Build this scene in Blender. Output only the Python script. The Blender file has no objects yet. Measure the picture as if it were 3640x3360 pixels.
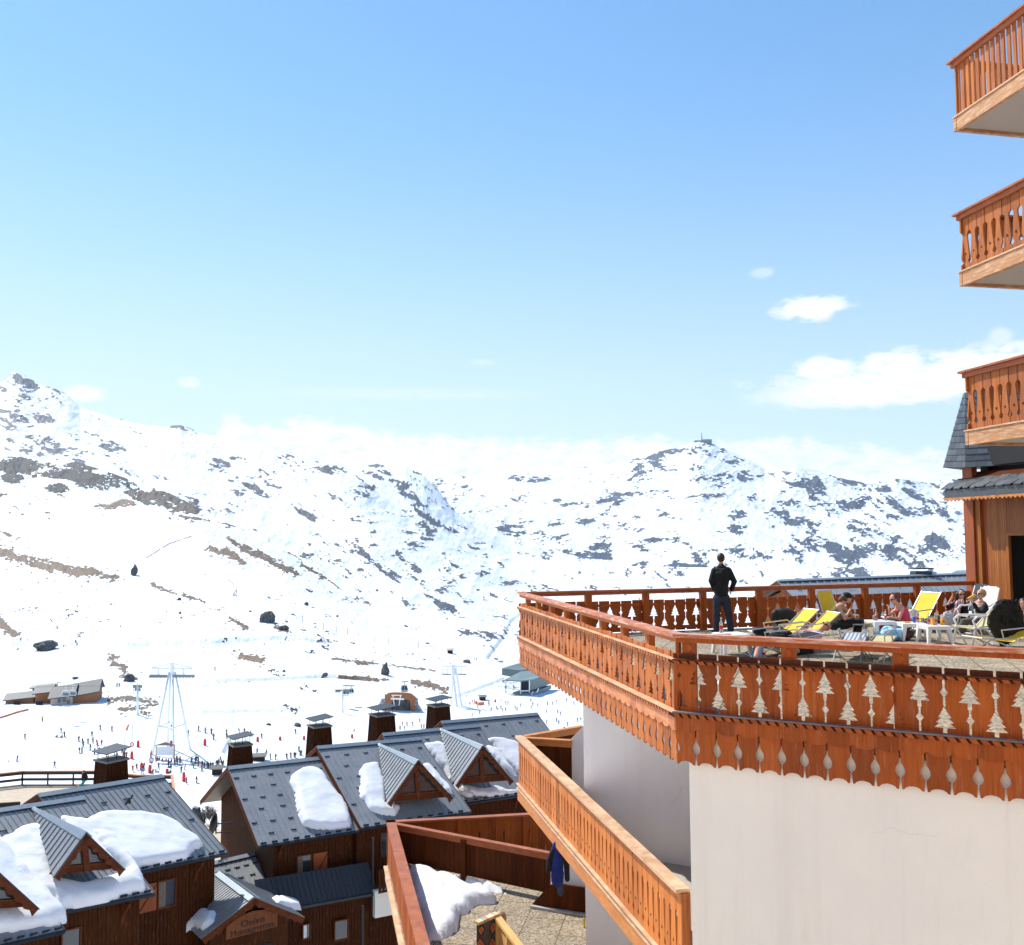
import bpy, bmesh, math, random
import numpy as np
from mathutils import Vector, Matrix, Quaternion
random.seed(7)
R = math.radians
SC = bpy.context.scene
COL = SC.collection

# ------------------------------------------------------------------ camera
F_PX, PITCH, ROLL = 3390.0, R(3.865), R(-0.412)
cam_d = bpy.data.cameras.new('camera'); cam = bpy.data.objects.new('camera', cam_d); COL.objects.link(cam)
cam_d.sensor_fit = 'HORIZONTAL'; cam_d.sensor_width = 36.0; cam_d.lens = 36.0*F_PX/3640.0
cam_d.clip_start = 0.2; cam_d.clip_end = 60000
_r0 = Vector((1, 0, 0)); _u0 = Vector((0, -math.sin(PITCH), math.cos(PITCH))); _d0 = Vector((0, math.cos(PITCH), math.sin(PITCH)))
_cr = math.cos(ROLL)*_r0 + math.sin(ROLL)*_u0; _cu = -math.sin(ROLL)*_r0 + math.cos(ROLL)*_u0
cam.matrix_world = Matrix((( _cr.x, _cu.x, -_d0.x, 0), (_cr.y, _cu.y, -_d0.y, 0), (_cr.z, _cu.z, -_d0.z, 0), (0, 0, 0, 1)))
SC.camera = cam

# ------------------------------------------------------------------ light
SUN_AZ, SUN_EL = R(-48), R(49)          # azimuth from +Y towards +X
world = bpy.data.worlds.new('World'); SC.world = world; world.use_nodes = True
wt = world.node_tree; wt.nodes.clear()
def wn(t, **k):
    n = wt.nodes.new(t)
    for a, b in k.items(): setattr(n, a, b)
    return n
w_out = wn('ShaderNodeOutputWorld'); w_bg = wn('ShaderNodeBackground'); w_sky = wn('ShaderNodeTexSky')
w_sky.sky_type = 'NISHITA'; w_sky.sun_disc = False; w_sky.sun_elevation = SUN_EL; w_sky.sun_rotation = SUN_AZ
w_sky.altitude = 2300; w_sky.air_density = 1.0; w_sky.dust_density = 0.6; w_sky.ozone_density = 1.6
w_bg.inputs['Strength'].default_value = 0.14
sun_d = bpy.data.lights.new('sun', 'SUN'); sun_d.energy = 4.4; sun_d.angle = R(0.53); sun_d.color = (1.0, 0.955, 0.88)
sun = bpy.data.objects.new('sun', sun_d); COL.objects.link(sun)
_sv = Vector((math.sin(SUN_AZ)*math.cos(SUN_EL), math.cos(SUN_AZ)*math.cos(SUN_EL), math.sin(SUN_EL)))
sun.rotation_euler = _sv.to_track_quat('Z', 'Y').to_euler(); sun.location = _sv*60
vs = SC.view_settings; vs.view_transform = 'Standard'; vs.look = 'None'; vs.gamma = 1; vs.exposure = 0.47; vs.use_curve_mapping = False

# clouds live in the world shader, as functions of the view direction only
def W_math(op, a, b=None, c=None, clamp=False):
    n = wn('ShaderNodeMath', operation=op, use_clamp=clamp)
    for i, v in enumerate((a, b, c)):
        if v is None: continue
        if isinstance(v, (int, float)): n.inputs[i].default_value = v
        else: wt.links.new(v, n.inputs[i])
    return n.outputs[0]
w_tc = wn('ShaderNodeTexCoord'); w_sx = wn('ShaderNodeSeparateXYZ'); wt.links.new(w_tc.outputs['Generated'], w_sx.inputs[0])
dx, dy, dz = w_sx.outputs
w_az = W_math('ARCTAN2', dx, dy)                                  # radians
w_hy = W_math('SQRT', W_math('ADD', W_math('MULTIPLY', dx, dx), W_math('MULTIPLY', dy, dy)))
w_el = W_math('ARCTAN2', dz, w_hy)
w_cmb = wn('ShaderNodeCombineXYZ'); wt.links.new(w_az, w_cmb.inputs[0]); wt.links.new(W_math('MULTIPLY', w_el, 2.0), w_cmb.inputs[1])
def W_noise(scale, detail, rough, off):
    m = wn('ShaderNodeMapping'); m.inputs['Location'].default_value = off; wt.links.new(w_cmb.outputs[0], m.inputs[0])
    n = wn('ShaderNodeTexNoise'); n.inputs['Scale'].default_value = scale; n.inputs['Detail'].default_value = detail
    n.inputs['Roughness'].default_value = rough; wt.links.new(m.outputs[0], n.inputs['Vector']); return n.outputs[0]
w_n1 = W_noise(11, 9, 0.6, (3.1, 1.7, 0)); w_n2 = W_noise(46, 10, 0.66, (0.3, 4.2, 1.0))
def ramp01(v, a, b):
    n = wn('ShaderNodeMapRange', interpolation_type='SMOOTHSTEP'); n.inputs[1].default_value = a; n.inputs[2].default_value = b
    n.inputs[3].default_value = 0; n.inputs[4].default_value = 1
    wt.links.new(v, n.inputs[0]); return n.outputs[0]
def pix_dir(px, py):                                              # pixel of the photo -> azimuth, elevation
    c, s = math.cos(ROLL), math.sin(ROLL); X = c*(px-1820)+s*(py-1680); Y = -s*(px-1820)+c*(py-1680)
    v = _d0 + _r0*(X/F_PX) - _u0*(Y/F_PX); return math.atan2(v.x, v.y), math.atan2(v.z, math.hypot(v.x, v.y))
clouds = None
# (px, py of centre, half width, half height in photo pixels, density, ragged)
for px, py, rx, ry, den, rag in [(2870, 1100, 140, 50, 1.0, .8), (2712, 968, 50, 20, .3, .6), (3200, 1370, 460, 66, 1.1, .8), (2935, 1310, 105, 52, .95, .85), (3180, 1300, 120, 60, 1.0, .8),
        (3500, 1300, 230, 80, 1.0, .8), (3555, 1195, 45, 40, .42, .7), (3000, 1400, 330, 55, .8, .5), (300, 1400, 75, 32, .8, .5), (672, 1360, 36, 20, .55, .5),
        (1715, 1288, 50, 14, .22, .5), (1450, 1400, 520, 26, .16, .4)]:
    a, e = pix_dir(px, py)
    u = W_math('MULTIPLY', W_math('SUBTRACT', w_az, a), F_PX/rx); v = W_math('MULTIPLY', W_math('SUBTRACT', w_el, e), F_PX/ry)
    d = W_math('SQRT', W_math('ADD', W_math('MULTIPLY', u, u), W_math('MULTIPLY', v, v)))
    nn = W_math('ADD', W_math('MULTIPLY', W_math('SUBTRACT', w_n2, .5), 2.2*rag), W_math('MULTIPLY', W_math('SUBTRACT', w_n1, .5), 2.4*rag))
    dd = W_math('ADD', d, nn)
    k = W_math('MULTIPLY', ramp01(dd, 1.15, .45), den)
    clouds = k if clouds is None else W_math('MAXIMUM', clouds, k)
# the long bank of cumulus lying on the horizon: its top edge is a curve of azimuth
w_cv = wn('ShaderNodeFloatCurve'); cm = w_cv.mapping; cu = cm.curves[0]
pts = [(0, 0.0), (.30, .0), (.335, .02), (.375, .28), (.42, .34), (.455, .40), (.50, .42), (.56, .38), (.62, .34), (.69, .27), (.75, .33), (.82, .31), (.90, .33), (1, .36)]
# x: azimuth -0.6..0.6 , y: elevation -0.02..0.28
bank = [(-200, 1480), (700, 1560), (760, 1530), (830, 1487), (900, 1497), (960, 1500), (1020, 1490), (1090, 1482), (1180, 1496), (1300, 1520), (1480, 1540), (1660, 1553), (1850, 1556), (2050, 1560), (2250, 1546), (2500, 1560), (2750, 1545), (3000, 1570), (3250, 1585), (3500, 1590), (3800, 1580)]
while len(cu.points) > 2: cu.points.remove(cu.points[1])
cu.points[0].location = (0, 0.2); cu.points[1].location = (1, .36)
for px, py in bank:
    a, e = pix_dir(px, py); cu.points.new((a+.6)/1.2, (e+.02)/.3)
cm.update()
wt.links.new(W_math('DIVIDE', W_math('ADD', w_az, .6), 1.2, clamp=True), w_cv.inputs['Value'])
w_top = W_math('SUBTRACT', W_math('MULTIPLY', w_cv.outputs[0], .3), .02)
w_dif = W_math('SUBTRACT', w_top, w_el)
w_dif = W_math('ADD', w_dif, W_math('ADD', W_math('MULTIPLY', W_math('SUBTRACT', w_n2, .5), .03), W_math('MULTIPLY', W_math('SUBTRACT', w_n1, .5), .022)))
_rgt = ramp01(w_az, .10, .22)
w_bank = W_math('MULTIPLY', ramp01(w_dif, -.003, .012), W_math('SUBTRACT', 1.0, W_math('MULTIPLY', _rgt, .25)))
w_bank = W_math('MULTIPLY', w_bank, W_math('ADD', .75, W_math('MULTIPLY', ramp01(w_n1, .35, .6), .25)))
w_bank = W_math('MULTIPLY', w_bank, ramp01(w_az, -.36, -.30))
w_bank = W_math('MULTIPLY', w_bank, ramp01(w_el, -.05, .0))
clouds = W_math('MAXIMUM', clouds, w_bank, clamp=True)
w_haz = wn('ShaderNodeMixRGB'); w_haz.inputs['Color2'].default_value = (5.0, 5.15, 5.5, 1)
wt.links.new(W_math('MULTIPLY', W_math('POWER', ramp01(w_el, .66, -.10), 2.1), W_math('ADD', .95, W_math('MULTIPLY', w_az, -.35)), clamp=True), w_haz.inputs['Fac'])
w_mix = wn('ShaderNodeMixRGB'); wt.links.new(clouds, w_mix.inputs['Fac'])
w_shade = wn('ShaderNodeMixRGB'); wt.links.new(ramp01(w_n2, .3, .62), w_shade.inputs['Fac'])
w_shade.inputs['Color1'].default_value = (5.0, 5.25, 5.6, 1); w_shade.inputs['Color2'].default_value = (6.8, 6.8, 6.85, 1)
w_tint = wn('ShaderNodeMixRGB', blend_type='MULTIPLY'); w_tint.inputs['Fac'].default_value = 1
w_tint.inputs['Color2'].default_value = (0.97, 1.46, 1.76, 1)
w_hs = wn('ShaderNodeHueSaturation'); w_hs.inputs['Saturation'].default_value = 0.97; w_hs.inputs['Value'].default_value = 1.0
wt.links.new(w_sky.outputs[0], w_hs.inputs['Color']); w_gm = wn('ShaderNodeGamma'); w_gm.inputs['Gamma'].default_value = 0.75; wt.links.new(w_hs.outputs[0], w_gm.inputs['Color']); wt.links.new(w_gm.outputs[0], w_tint.inputs['Color1']); wt.links.new(w_tint.outputs[0], w_haz.inputs['Color1'])
wt.links.new(w_haz.outputs[0], w_mix.inputs['Color1']); wt.links.new(w_shade.outputs[0], w_mix.inputs['Color2'])
wt.links.new(w_mix.outputs[0], w_bg.inputs['Color']); wt.links.new(w_bg.outputs[0], w_out.inputs['Surface'])

# ------------------------------------------------------------------ helpers
def ray(px, py):
    """unit-depth direction (y = 1) through a pixel of the 3640 x 3360 photograph"""
    c, s = math.cos(ROLL), math.sin(ROLL); dx_, dy_ = px-1820.0, py-1680.0
    X = c*dx_+s*dy_; Y = -s*dx_+c*dy_
    r, u = X/F_PX, -Y/F_PX
    y = math.cos(PITCH)-u*math.sin(PITCH); z = math.sin(PITCH)+u*math.cos(PITCH)
    return Vector((r/y, 1.0, z/y))
def at(px, py, D): return ray(px, py)*D
def atz(px, py, z):
    r = ray(px, py); return r*(z/r.z)
def tag(o, label=None, cat=None, group=None, kind=None):
    if label: o['label'] = label
    if cat: o['category'] = cat
    if group: o['group'] = group
    if kind: o['kind'] = kind
    return o
def empty(name, loc=(0, 0, 0), rz=0, label=None, cat=None, group=None):
    o = bpy.data.objects.new(name, None); COL.objects.link(o); o.location = loc; o.rotation_euler = (0, 0, rz)
    o.empty_display_size = .2
    return tag(o, label, cat, group)
def children(o): return [c for c in COL.objects if c.parent == o]
def wloc(o):
    v = Vector((0, 0, 0))
    while o is not None: v = v + Vector(o.location); o = o.parent
    return v
class MB:
    def __init__(s): s.v = []; s.f = []
    def add(s, vs, fs):
        n = len(s.v); s.v += [tuple(v) for v in vs]; s.f += [tuple(i+n for i in f) for f in fs]; return s
    def hexa(s, p):     # p: 8 points, bottom 4 ccw then top 4
        return s.add(p, [(0, 3, 2, 1), (4, 5, 6, 7), (0, 1, 5, 4), (1, 2, 6, 5), (2, 3, 7, 6), (3, 0, 4, 7)])
    def box(s, c, d, rz=0.0):
        c = Vector(c); hx, hy, hz = d[0]/2, d[1]/2, d[2]/2; ca, sa = math.cos(rz), math.sin(rz)
        P = []
        for z in (-hz, hz):
            for x, y in ((-hx, -hy), (hx, -hy), (hx, hy), (-hx, hy)): P.append((c.x+x*ca-y*sa, c.y+x*sa+y*ca, c.z+z))
        return s.hexa(P)
    def boxf(s, o, a, b, c):  # box from corner o with edge vectors a,b,c
        o, a, b, c = map(Vector, (o, a, b, c)); return s.hexa([o, o+a, o+a+b, o+b, o+c, o+a+c, o+a+b+c, o+b+c])
    def beam(s, p, q, w, h, up=(0, 0, 1)):   # rectangular bar from p to q, width w, height h, centred
        p, q = Vector(p), Vector(q); d = (q-p).normalized(); up = Vector(up)
        side = d.cross(up)
        if side.length < 1e-4: side = d.cross(Vector((0, 1, 0)))
        side.normalize(); u = side.cross(d).normalized()
        a, b = side*(w/2), u*(h/2)
        return s.hexa([p-a-b, p+a-b, q+a-b, q-a-b, p-a+b, p+a+b, q+a+b, q-a+b])
    def tube(s, pts, r, n=8, cap=True):
        pts = [Vector(p) for p in pts]; rr = r if isinstance(r, (list, tuple)) else [r]*len(pts)
        base = len(s.v); prev = None
        for i, p in enumerate(pts):
            d = (pts[min(i+1, len(pts)-1)]-pts[max(i-1, 0)]).normalized()
            if prev is None:
                a = d.orthogonal().normalized()
            else:
                a = (prev - d*prev.dot(d))
                a = a.normalized() if a.length > 1e-6 else d.orthogonal().normalized()
            prev = a; b = d.cross(a)
            for k in range(n):
                t = 2*math.pi*k/n; s.v.append(tuple(p+(a*math.cos(t)+b*math.sin(t))*rr[i]))
        for i in range(len(pts)-1):
            for k in range(n):
                k2 = (k+1) % n; s.f.append((base+i*n+k, base+i*n+k2, base+(i+1)*n+k2, base+(i+1)*n+k))
        if cap:
            s.f.append(tuple(base+k for k in reversed(range(n)))); e = base+(len(pts)-1)*n; s.f.append(tuple(e+k for k in range(n)))
        return s
    def lathe(s, prof, c=(0, 0, 0), n=16):   # prof: (r, z)
        c = Vector(c); b = len(s.v)
        for r, z in prof:
            for k in range(n):
                t = 2*math.pi*k/n; s.v.append((c.x+r*math.cos(t), c.y+r*math.sin(t), c.z+z))
        for i in range(len(prof)-1):
            for k in range(n):
                k2 = (k+1) % n; s.f.append((b+i*n+k, b+i*n+k2, b+(i+1)*n+k2, b+(i+1)*n+k))
        s.f.append(tuple(b+k for k in reversed(range(n)))); e = b+(len(prof)-1)*n; s.f.append(tuple(e+k for k in range(n)))
        return s
    def slab(s, poly, nrm):   # poly: list of 3D points; extrude by vector nrm
        n = len(poly); nrm = Vector(nrm); P = [Vector(p) for p in poly]
        a = Vector((0, 0, 0))
        for i in range(n): a += P[i].cross(P[(i+1) % n])
        if a.dot(nrm) < 0: P.reverse()
        Q = [p+nrm for p in P]
        fs = [tuple(range(n-1, -1, -1)), tuple(range(n, 2*n))]+[(i, (i+1) % n, (i+1) % n+n, i+n) for i in range(n)]
        return s.add(P+Q, fs)
    def quad(s, a, b, c, d): return s.add([a, b, c, d], [(0, 1, 2, 3)])
    def ico(s, c, r, sub=1, sc=(1, 1, 1), jit=0, rnd=random):
        bm = bmesh.new(); bmesh.ops.create_icosphere(bm, subdivisions=sub, radius=1)
        c = Vector(c)
        vs = [(c.x+v.co.x*r*sc[0]*(1+rnd.uniform(-jit, jit)), c.y+v.co.y*r*sc[1]*(1+rnd.uniform(-jit, jit)), c.z+v.co.z*r*sc[2]*(1+rnd.uniform(-jit, jit))) for v in bm.verts]
        bm.verts.index_update(); fs = [tuple(v.index for v in f.verts) for f in bm.faces]; bm.free(); return s.add(vs, fs)
    def xf(s, M):
        s.v = [tuple(M @ Vector(v)) for v in s.v]; return s
    def build(s, name, mat, parent=None, smooth=False, local=False):
        me = bpy.data.meshes.new(name)
        off = Vector((0, 0, 0)) if (parent is None or local) else wloc(parent)
        me.from_pydata([(v[0]-off.x, v[1]-off.y, v[2]-off.z) for v in s.v], [], s.f); me.validate(); me.update()
        if smooth: me.polygons.foreach_set('use_smooth', [True]*len(me.polygons))
        o = bpy.data.objects.new(name, me); COL.objects.link(o)
        if mat: me.materials.append(mat)
        if parent is not None: o.parent = parent
        return o
def join_into(o, mb, m):      # add a surface detail to a part's own mesh, in a second material
    me_ = o.data; me_.materials.append(m); k = len(me_.materials)-1; bm = bmesh.new(); bm.from_mesh(me_); off = wloc(o); vs_ = [bm.verts.new(Vector(v)-off) for v in mb.v]
    for f in mb.f: bm.faces.new([vs_[i] for i in f]).material_index = k
    bm.to_mesh(me_); bm.free()
def copy_tree(o, parent=None):
    kids = children(o)
    c = o.copy(); COL.objects.link(c); c.parent = parent
    for ch in kids: copy_tree(ch, c)
    return c

# ------------------------------------------------------------------ materials
MATS = {}
def mat(name): 
    m = bpy.data.materials.new(name); m.use_nodes = True; t = m.node_tree; b = t.nodes['Principled BSDF']; MATS[name] = m; return m, t, b
def N(t, ty, **k):
    n = t.nodes.new(ty)
    for a, b in k.items():
        if a.startswith('i_'):
            key = a[2:]; key = int(key) if key.isdigit() else key.replace('_', ' ')
            if hasattr(b, 'links') or isinstance(b, bpy.types.NodeSocket): t.links.new(b, n.inputs[key])
            else: n.inputs[key].default_value = b
        else: setattr(n, a, b)
    return n
def noise(t, scale, detail=4, rough=.55, vec=None, stretch=None, coord='Object'):
    n = N(t, 'ShaderNodeTexNoise', i_Scale=scale, i_Detail=detail, i_Roughness=rough)
    if vec is None:
        tc = N(t, 'ShaderNodeTexCoord'); vec = tc.outputs[coord]
    if stretch:
        mp = N(t, 'ShaderNodeMapping'); mp.inputs['Scale'].default_value = stretch; t.links.new(vec, mp.inputs[0]); vec = mp.outputs[0]
    t.links.new(vec, n.inputs['Vector']); return n.outputs['Fac']
def ramp(t, fac, stops, interp='LINEAR'):
    n = N(t, 'ShaderNodeValToRGB'); t.links.new(fac, n.inputs[0]); cr = n.color_ramp; cr.interpolation = interp
    while len(cr.elements) < len(stops): cr.elements.new(.5)
    for e, (p, c) in zip(cr.elements, stops):
        e.position = p; e.color = (*c, 1) if len(c) == 3 else c
    return n.outputs[0]
def mixc(t, fac, a, b, mode='MIX'):
    n = N(t, 'ShaderNodeMixRGB', blend_type=mode)
    for k, v in (('Fac', fac), ('Color1', a), ('Color2', b)):
        if isinstance(v, bpy.types.NodeSocket): t.links.new(v, n.inputs[k])
        elif isinstance(v, (int, float)): n.inputs[k].default_value = v
        else: n.inputs[k].default_value = (*v, 1) if len(v) == 3 else v
    return n.outputs[0]
def maprange(t, v, a, b, c=0., d=1.):
    n = N(t, 'ShaderNodeMapRange'); t.links.new(v, n.inputs[0])
    for i, x in enumerate((a, b, c, d)): n.inputs[i+1].default_value = x
    return n.outputs[0]
def mth(t, op, a, b=None, clamp=False):
    n = N(t, 'ShaderNodeMath', operation=op, use_clamp=clamp)
    for i, v in enumerate((a, b)):
        if v is None: continue
        if isinstance(v, (int, float)): n.inputs[i].default_value = v
        else: t.links.new(v, n.inputs[i])
    return n.outputs[0]
def bump(t, b, h, strength=.3, dist=.02):
    n = N(t, 'ShaderNodeBump'); n.inputs['Strength'].default_value = strength; n.inputs['Distance'].default_value = dist
    t.links.new(h, n.inputs['Height']); t.links.new(n.outputs[0], b.inputs['Normal'])
def simple(name, col, rough=.6, metal=0., spec=None, var=.12, scale=6, emit=None):
    m, t, b = mat(name)
    n = noise(t, scale, 4)
    hi = tuple(min(1, c*(1+var)) for c in col); lo = tuple(c*(1-var) for c in col)
    t.links.new(ramp(t, n, [(.3, lo), (.7, hi)]), b.inputs['Base Color'])
    b.inputs['Roughness'].default_value = rough; b.inputs['Metallic'].default_value = metal
    if spec is not None: b.inputs['Specular IOR Level'].default_value = spec
    return m
def wood(name, a, b_, c=None, grain=1.0, rough=.6, wear=.0, wearcol=(.55, .42, .32), plank=.0, axis='Z', island=True):
    """stained timber: fine grain along one axis, tint per board, worn patches"""
    m, t, b = mat(name)
    st = {'Z': (14, 14, .7), 'X': (.7, 14, 14), 'H': (1.6, 1.6, 16)}[axis]
    g = noise(t, 2.2*grain, 7, .62, stretch=st); g2 = noise(t, 1.3, 3, .5); g3 = noise(t, 7.5, 5, .6, stretch=tuple(max(.25, s*.25) for s in st))
    col = ramp(t, g, [(.28, a), (.72, b_)])
    dk = tuple(x*.62 for x in a)
    col = mixc(t, maprange(t, g3, .52, .78, 0, .75), col, dk)
    if island:
        geo = N(t, 'ShaderNodeNewGeometry')
        tint = ramp(t, geo.outputs['Random Per Island'], [(0, (.66, .62, .60)), (.25, (.9, .88, .88)), (.6, (1, 1, 1)), (1, (1.14, 1.16, 1.1))])
        col = mixc(t, 1, col, tint, 'MULTIPLY')
    col = mixc(t, .5, col, ramp(t, g2, [(.3, (.8, .8, .8)), (.7, (1.12, 1.12, 1.12))]), 'MULTIPLY')
    if wear:
        wmask = mth(t, 'MULTIPLY', maprange(t, noise(t, 5, 8, .7, stretch=tuple(s*.3+.2 for s in st)), .60-.16*wear, .70-.1*wear), wear, clamp=True)
        col = mixc(t, wmask, col, wearcol)
    t.links.new(col, b.inputs['Base Color'])
    t.links.new(maprange(t, g, .3, .7, rough-.08, rough+.15), b.inputs['Roughness'])
    bump(t, b, g, .35, .004); b.inputs['Specular IOR Level'].default_value = .22
    return m

# ------------------------------------------------------------------ terrain
def vnoise(x, y, seed):
    rs = np.random.RandomState(seed); tb = rs.rand(256, 256).astype(np.float32)
    xi = np.floor(x).astype(np.int64); yi = np.floor(y).astype(np.int64); fx = (x-xi).astype(np.float32); fy = (y-yi).astype(np.float32)
    fx = fx*fx*fx*(fx*(fx*6-15)+10); fy = fy*fy*fy*(fy*(fy*6-15)+10)
    a = tb[xi % 256, yi % 256]; b = tb[(xi+1) % 256, yi % 256]; c = tb[xi % 256, (yi+1) % 256]; d = tb[(xi+1) % 256, (yi+1) % 256]
    return (a*(1-fx)+b*fx)*(1-fy)+(c*(1-fx)+d*fx)*fy
def fbm(x, y, seed, oct=5, rough=.5, ridged=False):
    s = 0; amp = 1; tot = 0
    for o in range(oct):
        n = vnoise(x*2**o+o*17.3, y*2**o+o*9.1, seed+o)
        if ridged: n = 1-np.abs(2*n-1)
        s = s+n*amp; tot += amp; amp *= rough
    return s/tot
K = 3640/2002.0
def zrow(xs, ys, D):     # photo coords (2002 scale) -> z at depth D
    px = xs*K; py = ys*K
    c, s = math.cos(ROLL), math.sin(ROLL); dx_ = px-1820; dy_ = py-1680
    Y = -s*dx_+c*dy_; u = -Y/F_PX; y = math.cos(PITCH)-u*math.sin(PITCH); z = math.sin(PITCH)+u*math.cos(PITCH)
    return z/y*D
def yrow(x2, tz):        # inverse of zrow on a column (approx.): 2002-scale y from z/D
    u = (tz*math.cos(PITCH)-math.sin(PITCH))/(math.cos(PITCH)+tz*math.sin(PITCH))
    Y = -u*F_PX; c, s = math.cos(ROLL), math.sin(ROLL); return ((Y+s*(x2*K-1820))/c+1680)/K
def LN(nodes):           # nodes (x, y, D)
    a = np.array(nodes, float); return lambda x: (np.interp(x, a[:, 0], a[:, 1]), np.interp(x, a[:, 0], a[:, 2]))
P1 = LN([(0, 1425, 290), (400, 1430, 290), (700, 1470, 300), (1000, 1480, 300), (1400, 1480, 300)])
P2 = LN([(0, 1352, 355), (400, 1352, 360), (700, 1385, 400), (1000, 1390, 400), (1400, 1390, 400)])
P3 = LN([(0, 1278, 470), (400, 1280, 470), (600, 1285, 470), (720, 1296, 480), (950, 1318, 505), (1050, 1330, 520), (1400, 1330, 520)])
Q1 = LN([(0, 1150, 720), (390, 1150, 720), (560, 1170, 690), (650, 1205, 660), (720, 1232, 630), (850, 1276, 570), (950, 1304, 545), (1050, 1318, 560), (1400, 1318, 560)])
Q2 = LN([(0, 978, 1300), (130, 978, 1280), (250, 992, 1200), (390, 1010, 1120), (450, 1034, 1050), (560, 1086, 950), (650, 1150, 850), (720, 1198, 760), (850, 1256, 610), (950, 1296, 560), (1050, 1312, 580), (1400, 1312, 580)])
NC = LN([(-400, 880, 1600), (-60, 895, 1520), (0, 892, 1500), (40, 896, 1500), (130, 901, 1450), (180, 915, 1400), (250, 938, 1350), (330, 966, 1260), (375, 988, 1180), (390, 1002, 1150), (450, 1027, 1080), (510, 1050, 1020), (560, 1077, 980), (610, 1108, 930), (650, 1140, 880), (690, 1170, 830), (720, 1190, 800), (800, 1226, 700), (870, 1256, 640), (950, 1292, 585), (1050, 1308, 600), (1400, 1308, 600)])
M1 = LN([(-400, 870, 2300), (0, 868, 2150), (390, 945, 1850), (500, 985, 1700), (600, 1020, 1550), (720, 1085, 1300), (850, 1155, 1150), (950, 1205, 1050), (1050, 1235, 1000), (1200, 1230, 1000), (2200, 1230, 1000)])
MC = LN([(-400, 800, 3300), (-60, 765, 3250), (0, 744, 3200), (14, 727, 3200), (32, 733, 3200), (60, 748, 3200), (100, 762, 3150), (125, 773, 3150), (150, 797, 3100), (200, 813, 3000), (260, 828, 2900), (310, 834, 2800), (350, 832, 2750), (385, 846, 2700), (430, 857, 2600), (500, 876, 2400), (560, 889, 2300), (600, 902, 2200), (632, 900, 2150), (665, 908, 2100), (700, 932, 2000), (740, 965, 1930), (800, 1006, 1850), (850, 1032, 1800), (900, 1058, 1750), (960, 1088, 1700), (1000, 1104, 1650), (1050, 1122, 1600), (1100, 1138, 1500), (1200, 1150, 1500), (2400, 1150, 1500)])
SCR = LN([(-400, 830, 3700), (600, 912, 3500), (690, 928, 3300), (705, 916, 3200), (722, 911, 3200), (745, 907, 3200), (770, 909, 3200), (795, 914, 3150), (830, 931, 3100), (860, 963, 3000), (890, 1000, 2900), (930, 1032, 2800), (960, 1052, 2700), (1000, 1072, 2700), (1060, 1085, 2700), (1200, 1108, 2600), (1500, 1110, 2600), (2400, 1110, 2600)])
R1 = LN([(-400, 850, 4600), (600, 925, 4400), (850, 985, 4200), (1000, 1006, 4100), (1200, 1008, 4000), (1370, 980, 4000), (1600, 1000, 4000), (1800, 1015, 3900), (2400, 1040, 3900)])
RC = LN([(-400, 860, 6000), (600, 935, 6000), (700, 930, 6000), (760, 925, 6000), (840, 930, 6000), (860, 934, 5900), (900, 931, 5900), (930, 930, 5900), (960, 926, 5900), (1000, 918, 5800), (1025, 915, 5800), (1060, 917, 5700), (1100, 916, 5700), (1150, 914, 5600), (1200, 906, 5600), (1250, 896, 5500), (1290, 884, 5500), (1330, 876, 5500), (1350, 868, 5500), (1372, 863, 5500), (1395, 868, 5500), (1410, 874, 5500), (1440, 884, 5500), (1465, 895, 5400), (1500, 917, 5200), (1530, 914, 5100), (1560, 911, 5100), (1600, 918, 5100), (1640, 934, 5000), (1690, 944, 5000), (1720, 941, 5000), (1760, 938, 5100), (1790, 941, 5200), (1830, 946, 5300), (1850, 939, 5400), (1870, 938, 5400), (1900, 945, 5400), (2002, 950, 5400), (2400, 960, 5400)])
xs_in = np.arange(-40, 2044, 1.55)
xs_out_l = -40-np.geomspace(8, 4200, 60)[::-1]; xs_out_r = 2044+np.geomspace(8, 4200, 60)
CX = np.concatenate([xs_out_l, xs_in, xs_out_r]); nC = len(CX)
rows = []     # (D, z) arrays for each control line, with number of sub rows that follow
def addrow(D, z, n): rows.append((np.broadcast_to(np.asarray(D, float), CX.shape).copy(), np.broadcast_to(np.asarray(z, float), CX.shape).copy(), n))
addrow(2, -29, 3); addrow(40, -27, 4); addrow(75, -30, 8); addrow(120, -40, 10); addrow(175, -53, 10); addrow(225, -59, 50)
for ln, n in ((P1, 60), (P2, 60), (P3, 90), (Q1, 130), (Q2, 60)):
    y, D = ln(CX); addrow(D, zrow(CX, y, D), n)
y, D = NC(CX); addrow(D, zrow(CX, y, D), 6)
dip = np.interp(CX, [880, 1060], [24, 3]); addrow(D*1.15, zrow(CX, y+dip, D*1.15), 70)
y, D = M1(CX); addrow(D, zrow(CX, y, D), 130)
y, D = MC(CX); addrow(D, zrow(CX, y, D), 6)
dip = np.interp(CX, [980, 1150], [20, 3]); addrow(D*1.12, zrow(CX, y+dip, D*1.12), 30)
y, D = SCR(CX); addrow(D, zrow(CX, y, D), 6)
dip = np.interp(CX, [900, 1050], [16, 2]); addrow(D*1.07, zrow(CX, y+dip, D*1.07), 70)
y, D = R1(CX); addrow(D, zrow(CX, y, D), 130)
y, D = RC(CX); addrow(D, zrow(CX, y, D), 5)
addrow(D*1.2, zrow(CX, y+25, D*1.2), 4); addrow(7400, -300, 0)
Ds, Zs, Seg = [], [], []
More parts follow.
